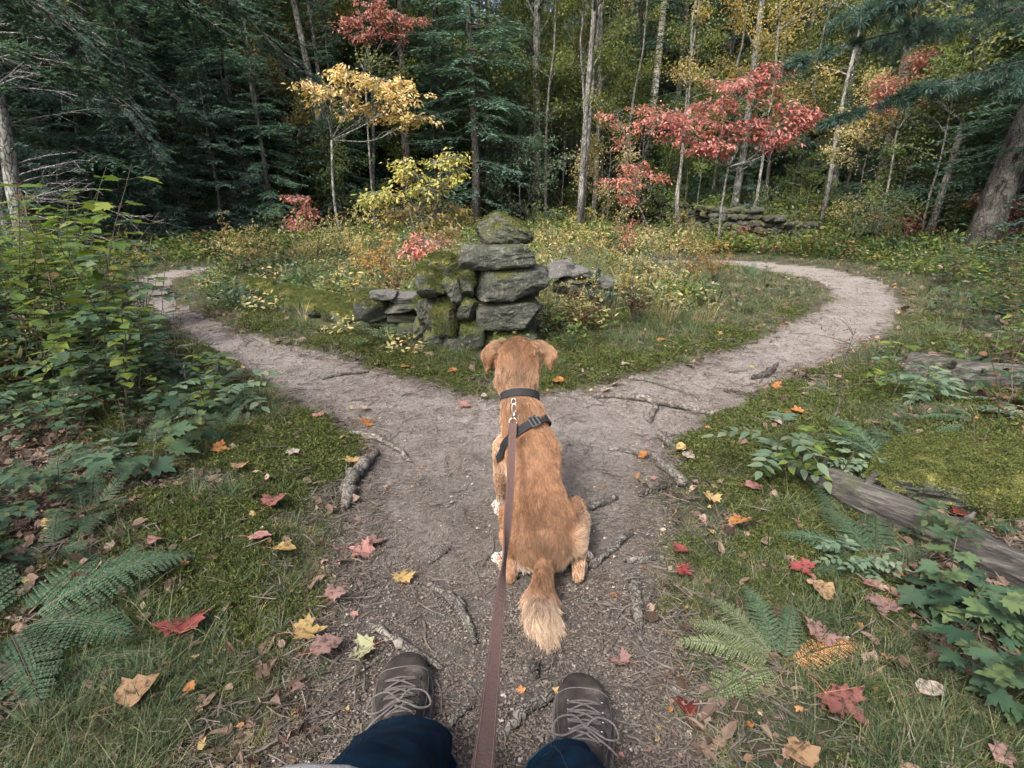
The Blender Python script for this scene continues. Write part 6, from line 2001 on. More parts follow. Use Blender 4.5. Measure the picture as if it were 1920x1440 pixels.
def forest():
    sp = [conifer(1, 13.5, .7, 2.4, 125), conifer(2, 12.0, .5, 2.2, 120), conifer(3, 14.5, 1.6, 2.6, 110, droop=1.25)]
    spb = conifer(4, 9.0, .25, 2.1, 110, mat='spruce_blue', name='blue_spruce', droop=.8, tr=.08)
    fir = conifer(5, 3.2, .1, .85, 70, el=.06, ew=.020, step=.04, tr=.03, mat='spruce_light', name='young_fir', dead=0, droop=.2, twig_gap=.07)
    dec = [leafy(11, 13, 2.0, 2.5, 13000, .085, .10, name='maple_tree'), leafy(12, 14.5, 2.6, 2.8, 13000, .09, .13, name='maple_tree'), leafy(13, 11, 1.6, 2.2, 10000, .08, .07, name='maple_tree', wander=.2)]
    pole = [leafy(14, 11, 3.0, 1.3, 3600, .08, .05, nlimb=14, name='thin_tree', wander=.25, bark='bark_grey'), leafy(15, 9, 1.8, 1.3, 3000, .08, .035, nlimb=12, name='thin_tree', wander=.35, bark='bark_dark')]

    # ---- the trees one can point at
    P = tree_at
    big = leafy(21, 15, 6.5, 3.6, 6000, .09, .205, nlimb=18, elev=(10, 45), name='oak_tree', bark='bark_big', lean=.0, wander=.10, mat='leaf_green')
    big.put(P(1828, 492), .3, 1, 'thick furrowed grey trunk leaning to the right at the right edge behind the bend', 'tree', tilt=(0, math.radians(11)))
    pine = conifer(22, 15, 4.6, 2.4, 60, el=.12, ew=.03, tr=.24, name='pine_tree', mat='spruce', bark='bark_grey', dead=14)
    pine.put(P(1545, 422), 1.0, 1, 'tall pine with a thick pale grey trunk leaning right beyond the red maple', 'tree', tilt=(0, math.radians(6)))
    birch_t = leafy(23, 15, 5.5, 1.8, 4200, .07, .15, nlimb=20, name='birch_tree', bark='birch', mat='leaf_yg', wander=.05)
    birch_t.put(P(1203, 428, 20), 0, 1, 'white barked birch rising left of the red maple', 'tree', tilt=(0, math.radians(1.5)))
    gr = leafy(24, 14, 2.3, 2.3, 11000, .08, .085, nlimb=20, name='grey_maple', bark='bark_grey', mat='leaf_yg', wander=.06, stems=2)
    gr.put(P(1086, 442), .4, 1, 'twin stemmed grey trunk with yellow green leaves right of the cairn', 'tree')
    g2 = leafy(25, 14, 2.9, 2.0, 9000, .08, .085, nlimb=18, name='grey_maple', bark='bark_grey', mat='leaf_yg', wander=.06)
    g2.put(P(1112, 430, 17.5), 2.4, 1, 'single grey trunk standing close behind the twin stemmed one', 'tree')
    ce = conifer(26, 11.5, .9, 2.05, 150, tr=.12, name='spruce_tree')
    ce.put(P(893, 425, 15.5), 0, 1, 'full dark spruce standing alone right behind the cairn', 'tree')
    le = conifer(27, 13, 1.6, 3.2, 130, tr=.12, droop=.75, name='spruce_tree')
    le.put(P(480, 436, 14.0), 0, 1, 'dark spruce with wide spreading boughs left of the thin birch stems', 'tree', tilt=(0, math.radians(-3)))
    l2 = conifer(28, 14, 2.2, 2.6, 90, tr=.17, name='spruce_tree')
    l2.put(P(362, 440, 13.0), 1, 1, 'spruce with a thick dark leaning trunk at the inner bend on the left', 'tree', tilt=(0, math.radians(-5)))
    tw = leafy(30, 12, 3.0, 1.7, 6500, .08, .10, nlimb=14, name='birch_tree', bark='bark_grey', mat='leaf_yg', stems=2, wander=.05)
    tw.put(P(642, 436, 14.5), 1.2, 1, 'pair of thin straight pale stems behind the orange yellow maple', 'tree', tilt=(0, math.radians(-2)))
    young = fir.put(P(268, 446, 10.5), 0, 1.0, 'small pale green fir between the leaning trunks and the dark spruces', 'tree')
    # the red maple and its neighbours
    def red_tree(seed, foot, y, clusters, mat, label, tr=.03, ll=.10, dens=1.0, name='red_maple', bark='bark_grey'):
        rr = np.random.default_rng(seed); f = P(foot[0], foot[1], y); root = empty(name, f); tag(root, label, 'tree')
        tg = Geo(); lg = Geo()
        cen = [(at_y(cx, cy, y + dy) - f, px_size(at_y(cx, cy, y + dy), w), px_size(at_y(cx, cy, y + dy), hh_)) for cx, cy, w, hh_, dy in clusters]
        fork = np.array([cen[0][0][0] * .45, cen[0][0][1] * .3, min(c[0][2] for c in cen) * .84])
        trunk = spline([np.array([0, 0, -.05]), fork * .5 + rr.normal(0, .05, 3), fork], 14); V, F = tubes(trunk, np.linspace(tr, tr * .65, 14), 7); tg.add(V, F)
        for c, rw, rh in cen:
            mid = (fork + c) / 2 + np.array([0, 0, -.10 * np.linalg.norm(c - fork)]) + rr.normal(0, .06, 3)
            li = spline([fork, mid, c + [0, 0, -rh * .3], c + np.array([np.sign(c[0] - fork[0]) * rw * .7, 0, rh * .2])], 16); V, F = tubes(li, np.linspace(tr * .34, tr * .08, 16), 5); tg.add(V, F)
            nly = max(2, int(round(rh / .10))); ntw = int((9 + rw * 16) * dens ** .5) + 2
            aa = rr.uniform(0, 6.28, ntw); ly = rr.integers(0, nly, ntw); zz = (ly + .5) / nly * 2 - 1
            st = li[rr.integers(5, 16, ntw)]
            reach = rw * np.where(rr.random(ntw) < .25, rr.uniform(1.1, 1.6, ntw), rr.uniform(.25, 1.15, ntw)) * (1 - .35 * np.abs(zz))
            en = c + np.stack([np.cos(aa) * reach, np.sin(aa) * reach * .8, zz * rh * .95 + rr.normal(0, .015, ntw) - .10 * reach], -1)
            t3 = np.linspace(0, 1, 5)[None, :, None]; tp_ = st[:, None] + (en - st)[:, None] * t3; tp_[..., 2] += .16 * rw * np.sin(t3[..., 0] * math.pi)
            tp_[:, 1:4] += rr.normal(0, .02, (ntw, 3, 3))
            V, F = tubes(tp_, np.ones((ntw, 1)) * np.array([[.006, .005, .004, .003, .0015]]), 3); tg.add(V, F)
            # side twigs, each a flat spray
            ns = ntw * 6; K = rr.integers(0, ntw, ns); q = rr.uniform(.35, 1.0, ns); x4 = q * 4; i0 = np.minimum(x4.astype(int), 3); fr = (x4 - i0)[:, None]
            sb = tp_[K, i0] * (1 - fr) + tp_[K, i0 + 1] * fr; hd = (en - st)[K][:, :2]; ha = np.arctan2(hd[:, 1], hd[:, 0]) + rr.choice([-1, 1], ns) * rr.uniform(.4, 1.2, ns)
            sl = rr.uniform(.10, .30, ns) * (1.2 - .5 * q) * min(1.3, .6 + rw); sd_ = np.stack([np.cos(ha), np.sin(ha), rr.normal(-.08, .08, ns)], -1)
            V, F = tubes(np.stack([sb, sb + sd_ * sl[:, None]], 1), np.ones((ns, 1)) * np.array([[.0022, .001]]), 3, cap=False); tg.add(V, F)
            nl = int(ns * 3.7 * dens ** .35); K2 = rr.integers(0, ns, nl); q2 = rr.uniform(.15, 1.05, nl)[:, None]
            p = sb[K2] + sd_[K2] * sl[K2][:, None] * q2 + rr.normal(0, 1, (nl, 3)) * [.04, .04, .030]
            dd = nrm(sd_[K2] * .7 + rr.normal(0, .5, (nl, 3)) * [1, 1, .3] + np.array([0, 0, -.45]) * rr.uniform(.2, 1.6, (nl, 1)))
            V, F, tt = place(T_OVAL, p, dd, nrm(rr.normal(0, .35, (nl, 3)) + [0, 0, 1.2]), ll * rr.uniform(.5, 1.15, nl), ll * .46 * rr.uniform(.8, 1.2, nl), np.clip(rr.random(ns)[K2] * .7 + rr.random(nl) * .35, 0, 1), .03)
            lg.add(V, F, tt)
        tg.build('trunk', M[bark], root, smooth=True); lg.build('crown', M[mat], root)
        return root
    red_tree(40, (642, 445), 12.0, [(612, 172, 58, 12, 0), (690, 155, 56, 18, 0), (752, 188, 44, 14, 0), (700, 212, 56, 16, .2), (772, 222, 34, 10, 0), (645, 140, 30, 9, 0), (585, 160, 34, 8, -.1), (735, 160, 34, 10, .1)], 'leaf_peach', 'slender maple with pale orange yellow layered leaves left of the cairn', .035, .105, .7)
    red_tree(31, (1345, 470), 11.0, [(1385, 165, 62, 34, 0), (1350, 205, 55, 22, .2), (1432, 135, 38, 20, .1), (1300, 250, 62, 28, -.1), (1260, 222, 52, 18, 0), (1330, 280, 44, 12, -.2), (1478, 212, 48, 22, .1), (1455, 258, 40, 12, 0), (1510, 222, 26, 14, 0), (1400, 238, 40, 12, .2)], 'leaf_red', 'bright red maple sapling with layered leaves on the right', .030, .098)
    red_tree(32, (1225, 455), 12.5, [(1165, 215, 40, 14, 0), (1215, 208, 30, 10, 0), (1190, 316, 38, 16, 0), (1160, 345, 30, 14, 0), (1215, 330, 30, 12, .1), (1180, 372, 24, 10, 0)], 'leaf_pink', 'thin understory maple with scattered dull pink leaves before the birch', .018, .085, .55)
    red_tree(33, (1640, 440), 12.0, [(1700, 135, 46, 26, 0), (1735, 110, 30, 18, 0), (1660, 165, 32, 16, 0), (1645, 200, 22, 10, 0), (1735, 188, 26, 12, 0)], 'leaf_pink', 'slender pale stemmed maple with thin coral leaves near the right edge', .028, .095, .6, bark='bark_grey')
    red_tree(34, (705, 440), 13.5, [(680, 20, 44, 22, 0), (735, 38, 42, 18, 0), (780, 38, 22, 10, 0), (655, 45, 22, 16, 0), (700, 68, 26, 8, 0)], 'leaf_red', 'tall thin maple with red leaves at the top edge left of centre', .028, .09, .6)
    red_tree(35, (1885, 520), 9.5, [(1890, 385, 34, 24, 0), (1905, 420, 30, 16, 0), (1860, 370, 24, 10, 0)], 'leaf_pink', 'low branch of faded red leaves at the right edge behind the thick trunk', .02, .08, .7)
    red_tree(36, (560, 480), 9.5, [(553, 372, 20, 7, 0), (576, 398, 22, 8, 0), (560, 420, 16, 6, 0)], 'leaf_pink', 'little pink leaved sapling over the pale bushes on the left', .010, .075, .5)
    red_tree(37, (775, 560), 6.2, [(785, 455, 26, 12, 0), (768, 470, 18, 8, 0)], 'leaf_pink', 'small bush with coral red leaves just left of the cairn top', .008, .06, .7)
    red_tree(38, (770, 545), 6.8, [(775, 332, 34, 14, 0), (832, 308, 30, 12, 0), (722, 368, 40, 14, 0), (795, 358, 34, 12, 0), (855, 298, 14, 7, 0), (762, 304, 16, 12, .1), (690, 372, 18, 8, .1), (838, 338, 18, 8, 0)], 'leaf_lime', 'bright yellow green sapling spreading its leaves above and left of the cairn', .010, .066, .42)
    red_tree(39, (845, 540), 7.0, [(785, 400, 60, 22, 0), (830, 385, 36, 18, 0), (740, 400, 34, 16, 0), (860, 410, 24, 12, .2), (800, 425, 44, 16, 0)], 'leaf_yellow', 'orange and yellow bush behind the left shoulder of the cairn', .010, .065, .45)

    # leaning trunks at the left edge with bare limbs
    def bare(foot, top, y, rad, label, seed, limbs):
        rr = np.random.default_rng(seed); f = P(foot[0], foot[1], y); t = at_y(top[0], top[1], y)
        d = (t - f); top3 = f + d * 2.2
        root = empty('leaning_tree', f); tag(root, label, 'tree')
        C = spline([np.zeros(3) - [0, 0, .1], d * .5 + rr.normal(0, .04, 3), d, top3 - f], 20); V, F = tubes(C, np.linspace(rad, rad * .45, 20), 10)
        Geo().add(V, F).build('trunk', M['bark_grey'], root, smooth=True)
        if limbs:
            bs = []; ds = []; ls = []
            for i in range(limbs):
                q = rr.uniform(3, 17); b = np.array([np.interp(q, np.arange(20), C[:, c]) for c in range(3)]); bs.append(b)
                ds.append([rr.uniform(.6, 1), rr.uniform(-.7, .3), rr.uniform(-.1, .45)]); ls.append(rr.uniform(.9, 2.0))
            dead_limbs('dead_branches', bs, ds, ls, seed + 1, M['dead_twig'], root)
        return root
    bare((64, 462), (2, 215), 8.4, .135, 'pale leaning trunk at the left edge with bare grey twigs', 41, 15)
    bare((36, 470), (-22, 250), 8.8, .12, 'second leaning trunk at the left edge just behind the pale one', 42, 9)

    # ---- boughs that reach into the picture from trees beside the viewer
    def B(px, py, y): return at_y(px, py, y)
    for i, (b, t, w, n) in enumerate([((-160, -120, 5.2), (330, 180, 6.6), .9, 1.6), ((-120, -260, 5.5), (420, 60, 7.0), 1.0, 1.7), ((120, -260, 6.5), (560, 130, 8.2), 1.0, 1.6), ((-200, 40, 5.6), (180, 150, 7.2), .8, 1.2), ((-60, -160, 7.2), (300, 300, 8.8), 1.1, 1.5)]):
        bough('hemlock_bough', ['dark hemlock bough hanging in at the upper left corner', 'long dark hemlock bough along the top edge on the left', 'dark bough hanging from the top edge left of the centre', 'lowest dark bough at the left edge above the bare twigs', 'drooping dark bough over the young fir'][i], B(*b), B(*t), w, 'spruce_blue' if i % 2 == 0 else 'spruce', 50 + i, .05, .012, False, 9000, .03, .12, mass=n)
    for i, (b, t, w, n) in enumerate([((2060, 0, 8.6), (1500, 110, 8.0), .6, 1.3), ((2050, 90, 8.4), (1560, 225, 8.2), .38, .8), ((2080, -90, 8.0), (1600, 20, 7.6), .8, 1.6), ((2070, 170, 8.6), (1740, 160, 8.0), .5, .9)]):
        bough('pine_bough', ['long tufted pine bough reaching left across the upper right', 'lower pine bough crossing the coral maple leaves', 'pine bough along the top edge at the right', 'short pine bough against the thick leaning trunk'][i], B(*b), B(*t), w, 'spruce_blue', 60 + i, .075, .0075, True, 9000, .028, .1, mass=n)

    # ---- blue green spruces on the right
    for i, (px, y, s, lb) in enumerate([(1775, 12.5, .95, 'blue green spruce right of the pale stemmed maple'), (1905, 13.5, 1.1, 'blue green spruce partly hidden by the thick leaning trunk'), (1690, 15.5, .8, 'blue green spruce in the gap below the coral leaves'), (2010, 10.0, .8, 'blue green spruce cut by the right edge'), (955, 17.0, .55, 'short blue green spruce just right of the spruce behind the cairn'), (1465, 19, .6, 'low blue green spruce in shade below the red maple')]):
        spb.put(P(px, 0, y), i * 1.3, s, lb, 'tree')
    # ---- dense wood
    rr = np.random.default_rng(99); placed = []
    leafm = [M['leaf_yg'], M['leaf_green'], M['leaf_yg'], M['leaf_yellow'], M['leaf_yg'], M['leaf_green'], M['leaf_yg'], M['leaf_orange']]
    nsp = ndc = npo = 0; tries = 0
    fixed = [P(642, 445, 12.0), P(480, 436, 14.0), P(362, 440, 13.0), P(893, 425, 15.5), P(1086, 442), P(1545, 422), P(1828, 492)]
    clearv = [(P(893, 425, 15.5), 6.5), (P(480, 436, 14.0), 7), (P(362, 440, 13.0), 4), (P(1086, 442), 3), (P(1112, 430, 17.5), 2.5), (P(1203, 428, 20), 2.5), (P(1545, 422), 3), (P(642, 445, 12.0), 5)]
    while tries < 9000 and len(placed) < 290:
        tries += 1
        az = rr.uniform(-47, 47); r = 12.5 + 33 * rr.random() ** .8
        a = math.radians(az); x = r * math.sin(a); y = r * math.cos(a)
        if r < 15.2 and abs(az) < 36: continue
        if abs(x) < 7.5 and y < 14.8: continue
        if math.hypot(x - (-5), y - 7.0) < 3.2 or math.hypot(x - 4.5, y - 7) < 3.2: continue
        if 1.5 < x < 11 and y < 19.5 and y > 13 and rr.random() < .75: continue
        mind = 1.15 + r * .022
        if any((x - p[0]) ** 2 + (y - p[1]) ** 2 < mind ** 2 for p in placed) or any(math.hypot(x - p[0], y - p[1]) < 1.6 for p in fixed): continue
        if any(r < math.hypot(*p[:2]) + 1 and abs(az - math.degrees(math.atan2(p[0], p[1]))) < wd for p, wd in clearv): continue
        q = rr.random(); left = az < -4
        ps = (.85 if r < 20 else .62) if left else (.22 if az < 16 else .42)
        z = float(height(x, y)); loc = (x, y, z); s = rr.uniform(.8, 1.15)
        sec = ['past the left leaning trunks', 'left of the orange yellow maple', 'past the orange yellow maple', 'straight past the cairn', 'past the white birch', 'past the red maple', 'past the right leaning trunk'][int(np.searchsorted([-31, -18, -7, 5, 15, 29], az))]
        dp = 'at the wood edge ' if r < 20 else ('halfway into the wood ' if r < 31 else 'deep in the wood ')
        cn = lambda mm__: {'green_leaves': 'green', 'yellow_green_leaves': 'yellow green', 'yellow_leaves': 'yellow', 'orange_leaves': 'orange'}[mm__.name]
        if q < ps and nsp < 125:
            sp[rr.integers(0, 3)].put(loc, rr.uniform(0, 6.28), s, 'dark spruce ' + dp + sec, 'tree', 'spruces ' + dp + sec); nsp += 1
        elif q < ps + (1 - ps) * .62 and ndc < 115:
            m_ = leafm[rr.integers(0, 8)]
            dec[rr.integers(0, 3)].put(loc, rr.uniform(0, 6.28), s, cn(m_) + ' leaved tree ' + dp + sec, 'tree', cn(m_) + ' leaved trees ' + dp + sec, {'crown': m_}); ndc += 1
        elif npo < 75:
            m_ = leafm[rr.integers(0, 8)]
            pole[rr.integers(0, 2)].put(loc, rr.uniform(0, 6.28), s, 'thin ' + cn(m_) + ' leaved pole ' + dp + sec, 'tree', 'thin poles with ' + cn(m_) + ' leaves ' + dp + sec, {'crown': m_}, tilt=(rr.normal(0, .03), rr.normal(0, .03))); npo += 1
        else: continue
        placed.append((x, y))
    # leafy understory at the edge of the wood
    us = [leafy(16, 4.6, .35, 1.5, 5200, .075, .03, nlimb=26, elev=(10, 50), name='understory_tree', mat='leaf_green', bark='bark_grey', wander=.25, zspread=.10, tpl=T_OVAL), leafy(17, 3.4, .25, 1.2, 3600, .07, .022, nlimb=22, elev=(10, 45), name='understory_tree', mat='leaf_green', bark='bark_grey', wander=.3, zspread=.09, tpl=T_OVAL, stems=2)]
    um = [('green', M['leaf_green']), ('pale green', M['herb_pale']), ('yellow green', M['leaf_yg']), ('fresh green', M['herb_green']), ('green', M['leaf_green']), ('straw yellow', M['leaf_straw'])]
    for i, (az, r) in enumerate([(-46, 15), (-41, 15), (-38, 14.2), (-36, 16), (-33, 15), (-29.5, 15.2), (-27, 14.6), (-23, 16.4), (-18.5, 16), (-16, 14.6), (-11, 16.5), (-9, 18.6), (-3, 18.5), (1, 16.6), (5, 18), (9.5, 16.5), (11.5, 19), (14.5, 18.5), (18, 17.2), (20.5, 19.5), (23.5, 19.6), (27, 18.6), (31, 15.6), (34, 15), (36, 13.4), (38, 14.5), (45, 14), (-31, 18.5), (-13, 21), (16, 23), (26, 24)]):
        a = math.radians(az); x, y = r * math.sin(a), r * math.cos(a); cn_, m_ = um[(i * 5 + i // 6) % 6]
        sec = ['past the left leaning trunks', 'left of the orange yellow maple', 'past the orange yellow maple', 'straight past the cairn', 'past the white birch', 'past the red maple', 'past the right leaning trunk'][int(np.searchsorted([-31, -18, -7, 5, 15, 29], az))]
        us[i % 2].put((x, y, float(height(x, y))), i * 1.9, rr.uniform(.7, 1.05), 'low ' + cn_ + ' leafy tree at the wood edge ' + sec, 'tree', 'low ' + cn_ + ' leafy trees ' + sec, {'crown': m_})
    for s_ in us: s_.done()
    # shorter conifers and pale stems that fill the edge of the wood
    for i, (az, r, s) in enumerate([(-44, 12.5, .62), (-39, 15, .75), (-34, 13.5, .6), (-30, 17, .8), (-25, 16.5, .7), (-20, 18, .75), (-15, 19, .7), (-10.5, 18.5, .6), (1.5, 18, .5), (4, 21, .65), (9, 24, .7), (12.5, 19.5, .42), (17, 23, .6), (21, 18.5, .45), (24, 23, .65), (30, 20, .55), (33, 16.5, .5), (37, 15, .7), (41, 13, .62), (45, 12, .7), (27, 27, .8), (-5, 22, .75), (-8.5, 20, .8), (6.5, 23, .8), (14, 21.5, .7), (10.5, 26, .9), (-12.5, 23, .85), (35, 19, .8), (-27, 13.4, .50), (-22.8, 13.6, .45), (-16.5, 14.6, .42), (-36, 12.2, .50), (-32, 12.8, .45), (-7.5, 15.6, .42), (-40.5, 11.4, .42)]):
        a = math.radians(az); x, y = r * math.sin(a), r * math.cos(a)
        sec = ['past the left leaning trunks', 'left of the orange yellow maple', 'past the orange yellow maple', 'straight past the cairn', 'past the white birch', 'past the red maple', 'past the right leaning trunk'][int(np.searchsorted([-31, -18, -7, 5, 15, 29], az))]
        t_ = (sp[i % 2], spb, sp[1])[i % 3]
        t_.put((x, y, float(height(x, y))), i * 1.7, s, ('short blue green spruce ' if t_ is spb else 'short dark spruce ') + sec + ' under the taller trees', 'tree', ('short blue green spruces ' if t_ is spb else 'short dark spruces ') + sec)
    for i, (az, r) in enumerate([(-22, 15.2), (-19, 16.8), (-13.5, 15.5), (3.5, 16.8), (6.2, 19.5), (7.3, 15.8), (11, 17.4), (13.2, 22), (16.3, 16.4), (19, 20), (22.5, 17), (26, 21), (28.5, 16.5), (36, 14), (-41, 12.6), (-35.5, 14.5)]):
        a = math.radians(az); x, y = r * math.sin(a), r * math.cos(a)
        sec = ['past the left leaning trunks', 'left of the orange yellow maple', 'past the orange yellow maple', 'straight past the cairn', 'past the white birch', 'past the red maple', 'past the right leaning trunk'][int(np.searchsorted([-31, -18, -7, 5, 15, 29], az))]
        pole[0].put((x, y, float(height(x, y))), i * 2.1, rr.uniform(.9, 1.15), 'thin pale grey stem at the wood edge ' + sec, 'tree', 'thin pale stems at the wood edge ' + sec, {'crown': M['leaf_yg']}, tilt=(rr.normal(0, .03), rr.normal(0, .04)))
    # trees of the same wood beside and behind the viewer
    for i, (x, y) in enumerate([(9.5, 2.6), (3.4, -6.2), (9.8, -6.2), (11.5, -1.5), (-10, -13), (3, -12), (11, 8.4)]):
        if i % 3 == 0:
            sp[i % 2].put((x, y, float(height(x, y))), i, .9, 'dark spruce standing beside or behind the viewer', 'tree', 'trees around the viewer')
        else:
            dec[i % 3].put((x, y, float(height(x, y))), i, .95, 'broadleaf tree standing beside or behind the viewer', 'tree', 'trees around the viewer', {'crown': leafm[i % 3]})
    for q_, (x, y, s_, lb, tl) in enumerate([(-3.6, -1.7, .62, 'unseen broadleaf tree added left of the viewer, its crown shading the foreground', (-.05, .05)), (1.6, -3.4, .8, 'unseen broadleaf tree added behind the viewer, its crown shading the ground ahead', (-.10, -.10))]):
        dec[1 - q_].put((x, y, float(height(x, y))), q_ * 2., s_, lb, 'tree', None, {'crown': leafm[1]}, tilt=tl)  # unseen trees added so their crowns shade the foreground
    for s_ in sp + dec + pole + [spb, fir]: s_.done()
    print('TREES', nsp, ndc, npo)
    # ---- the last trees far behind, read as one mass
    g = Geo(); n = 50000
    th = rr.uniform(-58, 58, n); rd = rr.uniform(48, 60, n); a = np.radians(th); zc = rr.random(n) ** .8 * (13.5 + 3 * vnoise2(th * .35, th * 0, 5))
    p = np.stack([rd * np.sin(a), rd * np.cos(a), zc], -1)
    V, F, tt = place(T_DIAMOND, p, rdir(n), rdir(n, .4), rr.uniform(.6, 1.5, n), rr.uniform(.4, .9, n), fbm2(th * .5, zc * .3, 7, 3))
    m_ = leaf_mat('far_foliage', [(.02, .045, .03), (.05, .075, .03), (.13, .13, .035), (.22, .17, .05)], .6, .3)
    tr_ = 160; tx = np.radians(rr.uniform(-58, 58, tr_)); trd = rr.uniform(46, 56, tr_); b = np.stack([trd * np.sin(tx), trd * np.cos(tx), np.full(tr_, -.5)], -1)
    V2, F2 = tubes(np.stack([b, b + [0, 0, 16.]], 1), np.full((tr_, 2), .16), 6)
    g.add(V, F, tt); g.add(V2, F2, .1, 1)
    tag(g.build('far_woods', [m_, M['bark_dark']]), 'distant mass of forest closing the view behind all trees', 'forest', kind='stuff')

def undergrowth():
    rr = np.random.default_rng(71)
    # ---- countless low plants on the forest floor, one mass each
    def small(seed, mat, n=46, h=.28, ll=.055, wl=.5):
        q = np.random.default_rng(seed); g = Geo()
        a = q.uniform(0, 6.28, n); r = q.random(n) ** .6 * .22; z = h * q.uniform(.25, 1, n) * (1 - .4 * r / .22)
        p = np.stack([np.cos(a) * r, np.sin(a) * r, z], -1)
        V, F, t = place(T_OVAL, p, rdir(n) * [1, 1, .4], nrm(q.normal(0, .5, (n, 3)) + [0, 0, 1]), ll * q.uniform(.6, 1.3, n), ll * wl, q.random(n), .02); g.add(V, F, t)
        ns = 9; b = np.stack([q.normal(0, .03, ns), q.normal(0, .03, ns), np.zeros(ns)], -1); e = p[:ns]
        V, F = tubes(np.stack([b, (b + e) / 2 + q.normal(0, .01, (ns, 3)), e], 1), np.ones((ns, 1)) * np.array([[.0022, .0016, .001]]), 3); g.add(V, F, .5, 1)
        return g.mesh('low_plant', [M[mat], M['stem']])
    def fernlet(seed, mat):
        q = np.random.default_rng(seed); g = Geo(); sg = Geo()
        for i in range(5):
            l = q.uniform(.22, .36); frond(g, np.zeros(3), i * 1.26 + q.normal(0, .3), l, q.uniform(.3, .6), l * .45, 10, None, q, q.uniform(.6, 1.1), 4, sg)
        n0 = g.n
        for v, f in ((np.vstack(sg.V), sg.F),):
            g.add(v, [np.vstack(f[k]) for k in f], .3, 1)
        return g.mesh('fernlet', [M[mat], M['stem']])
    kinds = [small(1, 'herb_green'), small(2, 'herb_green'), small(3, 'leaf_yg'), small(4, 'leaf_straw'), small(5, 'herb_pale'), small(6, 'leaf_orange', 36), small(7, 'leaf_pink', 26), small(8, 'herb_dark'), fernlet(9, 'fern'), fernlet(10, 'fern_light'), small(11, 'herb_brown', 30)]
    n = 42000; x, y, r = polar_points(n, 3.0, 32.0, th=.95, power=-.35)
    d = -trail_sd(x, y); n1 = fbm2(x * .7, y * .7, 17, 3); n2 = fbm2(x * .35, y * .35, 23, 2)
    inner = (y > 3.9) & (y < 10.5) & (d > .35) & (np.abs(x) < 3.6)
    lawn = (x > 1.9) & (x < 5.2) & (y < 9.2)          # mown looking grass inside the right bend
    p = np.where(r > 11.0, .85, 0.0) * np.clip((n1 - .25) * 4, .25, 1)
    p = np.where((r <= 11.0) & (y > 3.2) & (d > .9), .55 * np.clip((n1 - .35) * 5, 0, 1), p)
    p = np.where((x < 0) & (y < 9.5) & (d > .5) & (x < -2.6), .75, p)
    p = np.where((x > 0) & (y < 8.5) & (d > .6) & (x > 2.2) & ~lawn, .55, p)
    p = np.where(inner, np.where((n1 > .44), .55, .12), p)
    p = np.where(lawn & (x < 4.4) & (y > 3.6) & (x > 2.0), .02, p)
    p = np.where((y < 5.2) & (y > 3.4) & (np.abs(x) < 2.2) & (d < .9), .03, p)
    wl = spline([flat(1195, 428), flat(1270, 436), flat(1360, 446), flat(1440, 453), flat(1510, 455)], 24)[:, :2]
    wd = np.min(np.hypot(x[:, None] - wl[None, :, 0], y[:, None] - wl[None, :, 1]), 1); wy = np.interp(x, wl[:, 0], wl[:, 1])
    p = np.where((wd < 2.6) & (y < wy + .6), p * .06, p)
    k = (rr.random(n) < p) & (d > .25) & keep_off(x, y); x, y, r, n1, n2 = x[k], y[k], r[k], n1[k], n2[k]
    yel = (np.abs(x) < 3.8) & (y < 13)
    pr = rr.random(len(x)); idx = np.where(pr < .25, 0, np.where(pr < .42, 1, np.where(pr < .62, 2, np.where(pr < .70, 7, np.where(pr < .78, 4, np.where(pr < .86, 8, np.where(pr < .90, 10, np.where(pr < .93, 5, np.where(pr < .97, 6, 0)))))))))
    idx = np.where(yel & (rr.random(len(x)) < .55), rr.choice([2, 3, 3, 4, 3, 9, 0, 4], len(x)), idx)
    idx = np.where((x < -2) & (y < 9) & (rr.random(len(x)) < .5), rr.choice([0, 7, 7, 8, 4], len(x)), idx)
    s = rr.uniform(.6, 1.3, len(x)) * np.where(r > 16, 1.9, np.where(r > 11, 1.35, .95)) * np.clip(r / 16, 1, 1.5)
    P_ = np.stack([x, y, height(x, y) - .01], -1)
    tag(scatter('undergrowth', P_, euler_rand(len(x), .1), s, kinds, idx), 'low mixed herbs and seedlings covering the forest floor', 'undergrowth', kind='stuff')
    # tall dry grasses of the island
    gm = [tuft(30, .30, .04, .0035, M['grass_dry'], .55, 31), tuft(26, .24, .04, .0035, M['grass'], .7, 32)]
    n = 2600; x, y, r = polar_points(n, 4.3, 11.5, th=.42, power=0); d = -trail_sd(x, y); n1 = fbm2(x * .8, y * .8, 27, 3)
    k = (d > .45) & (n1 > .42) & keep_off(x, y) & (x < 1.9) & (y > 4.4); x, y = x[k], y[k]
    tag(scatter('tall_grass', np.stack([x, y, height(x, y)], -1), euler_rand(len(x), .15), rr.uniform(.6, 1.2, len(x)), gm), 'tall dry grasses on the island behind the cairn', 'grass', kind='stuff')

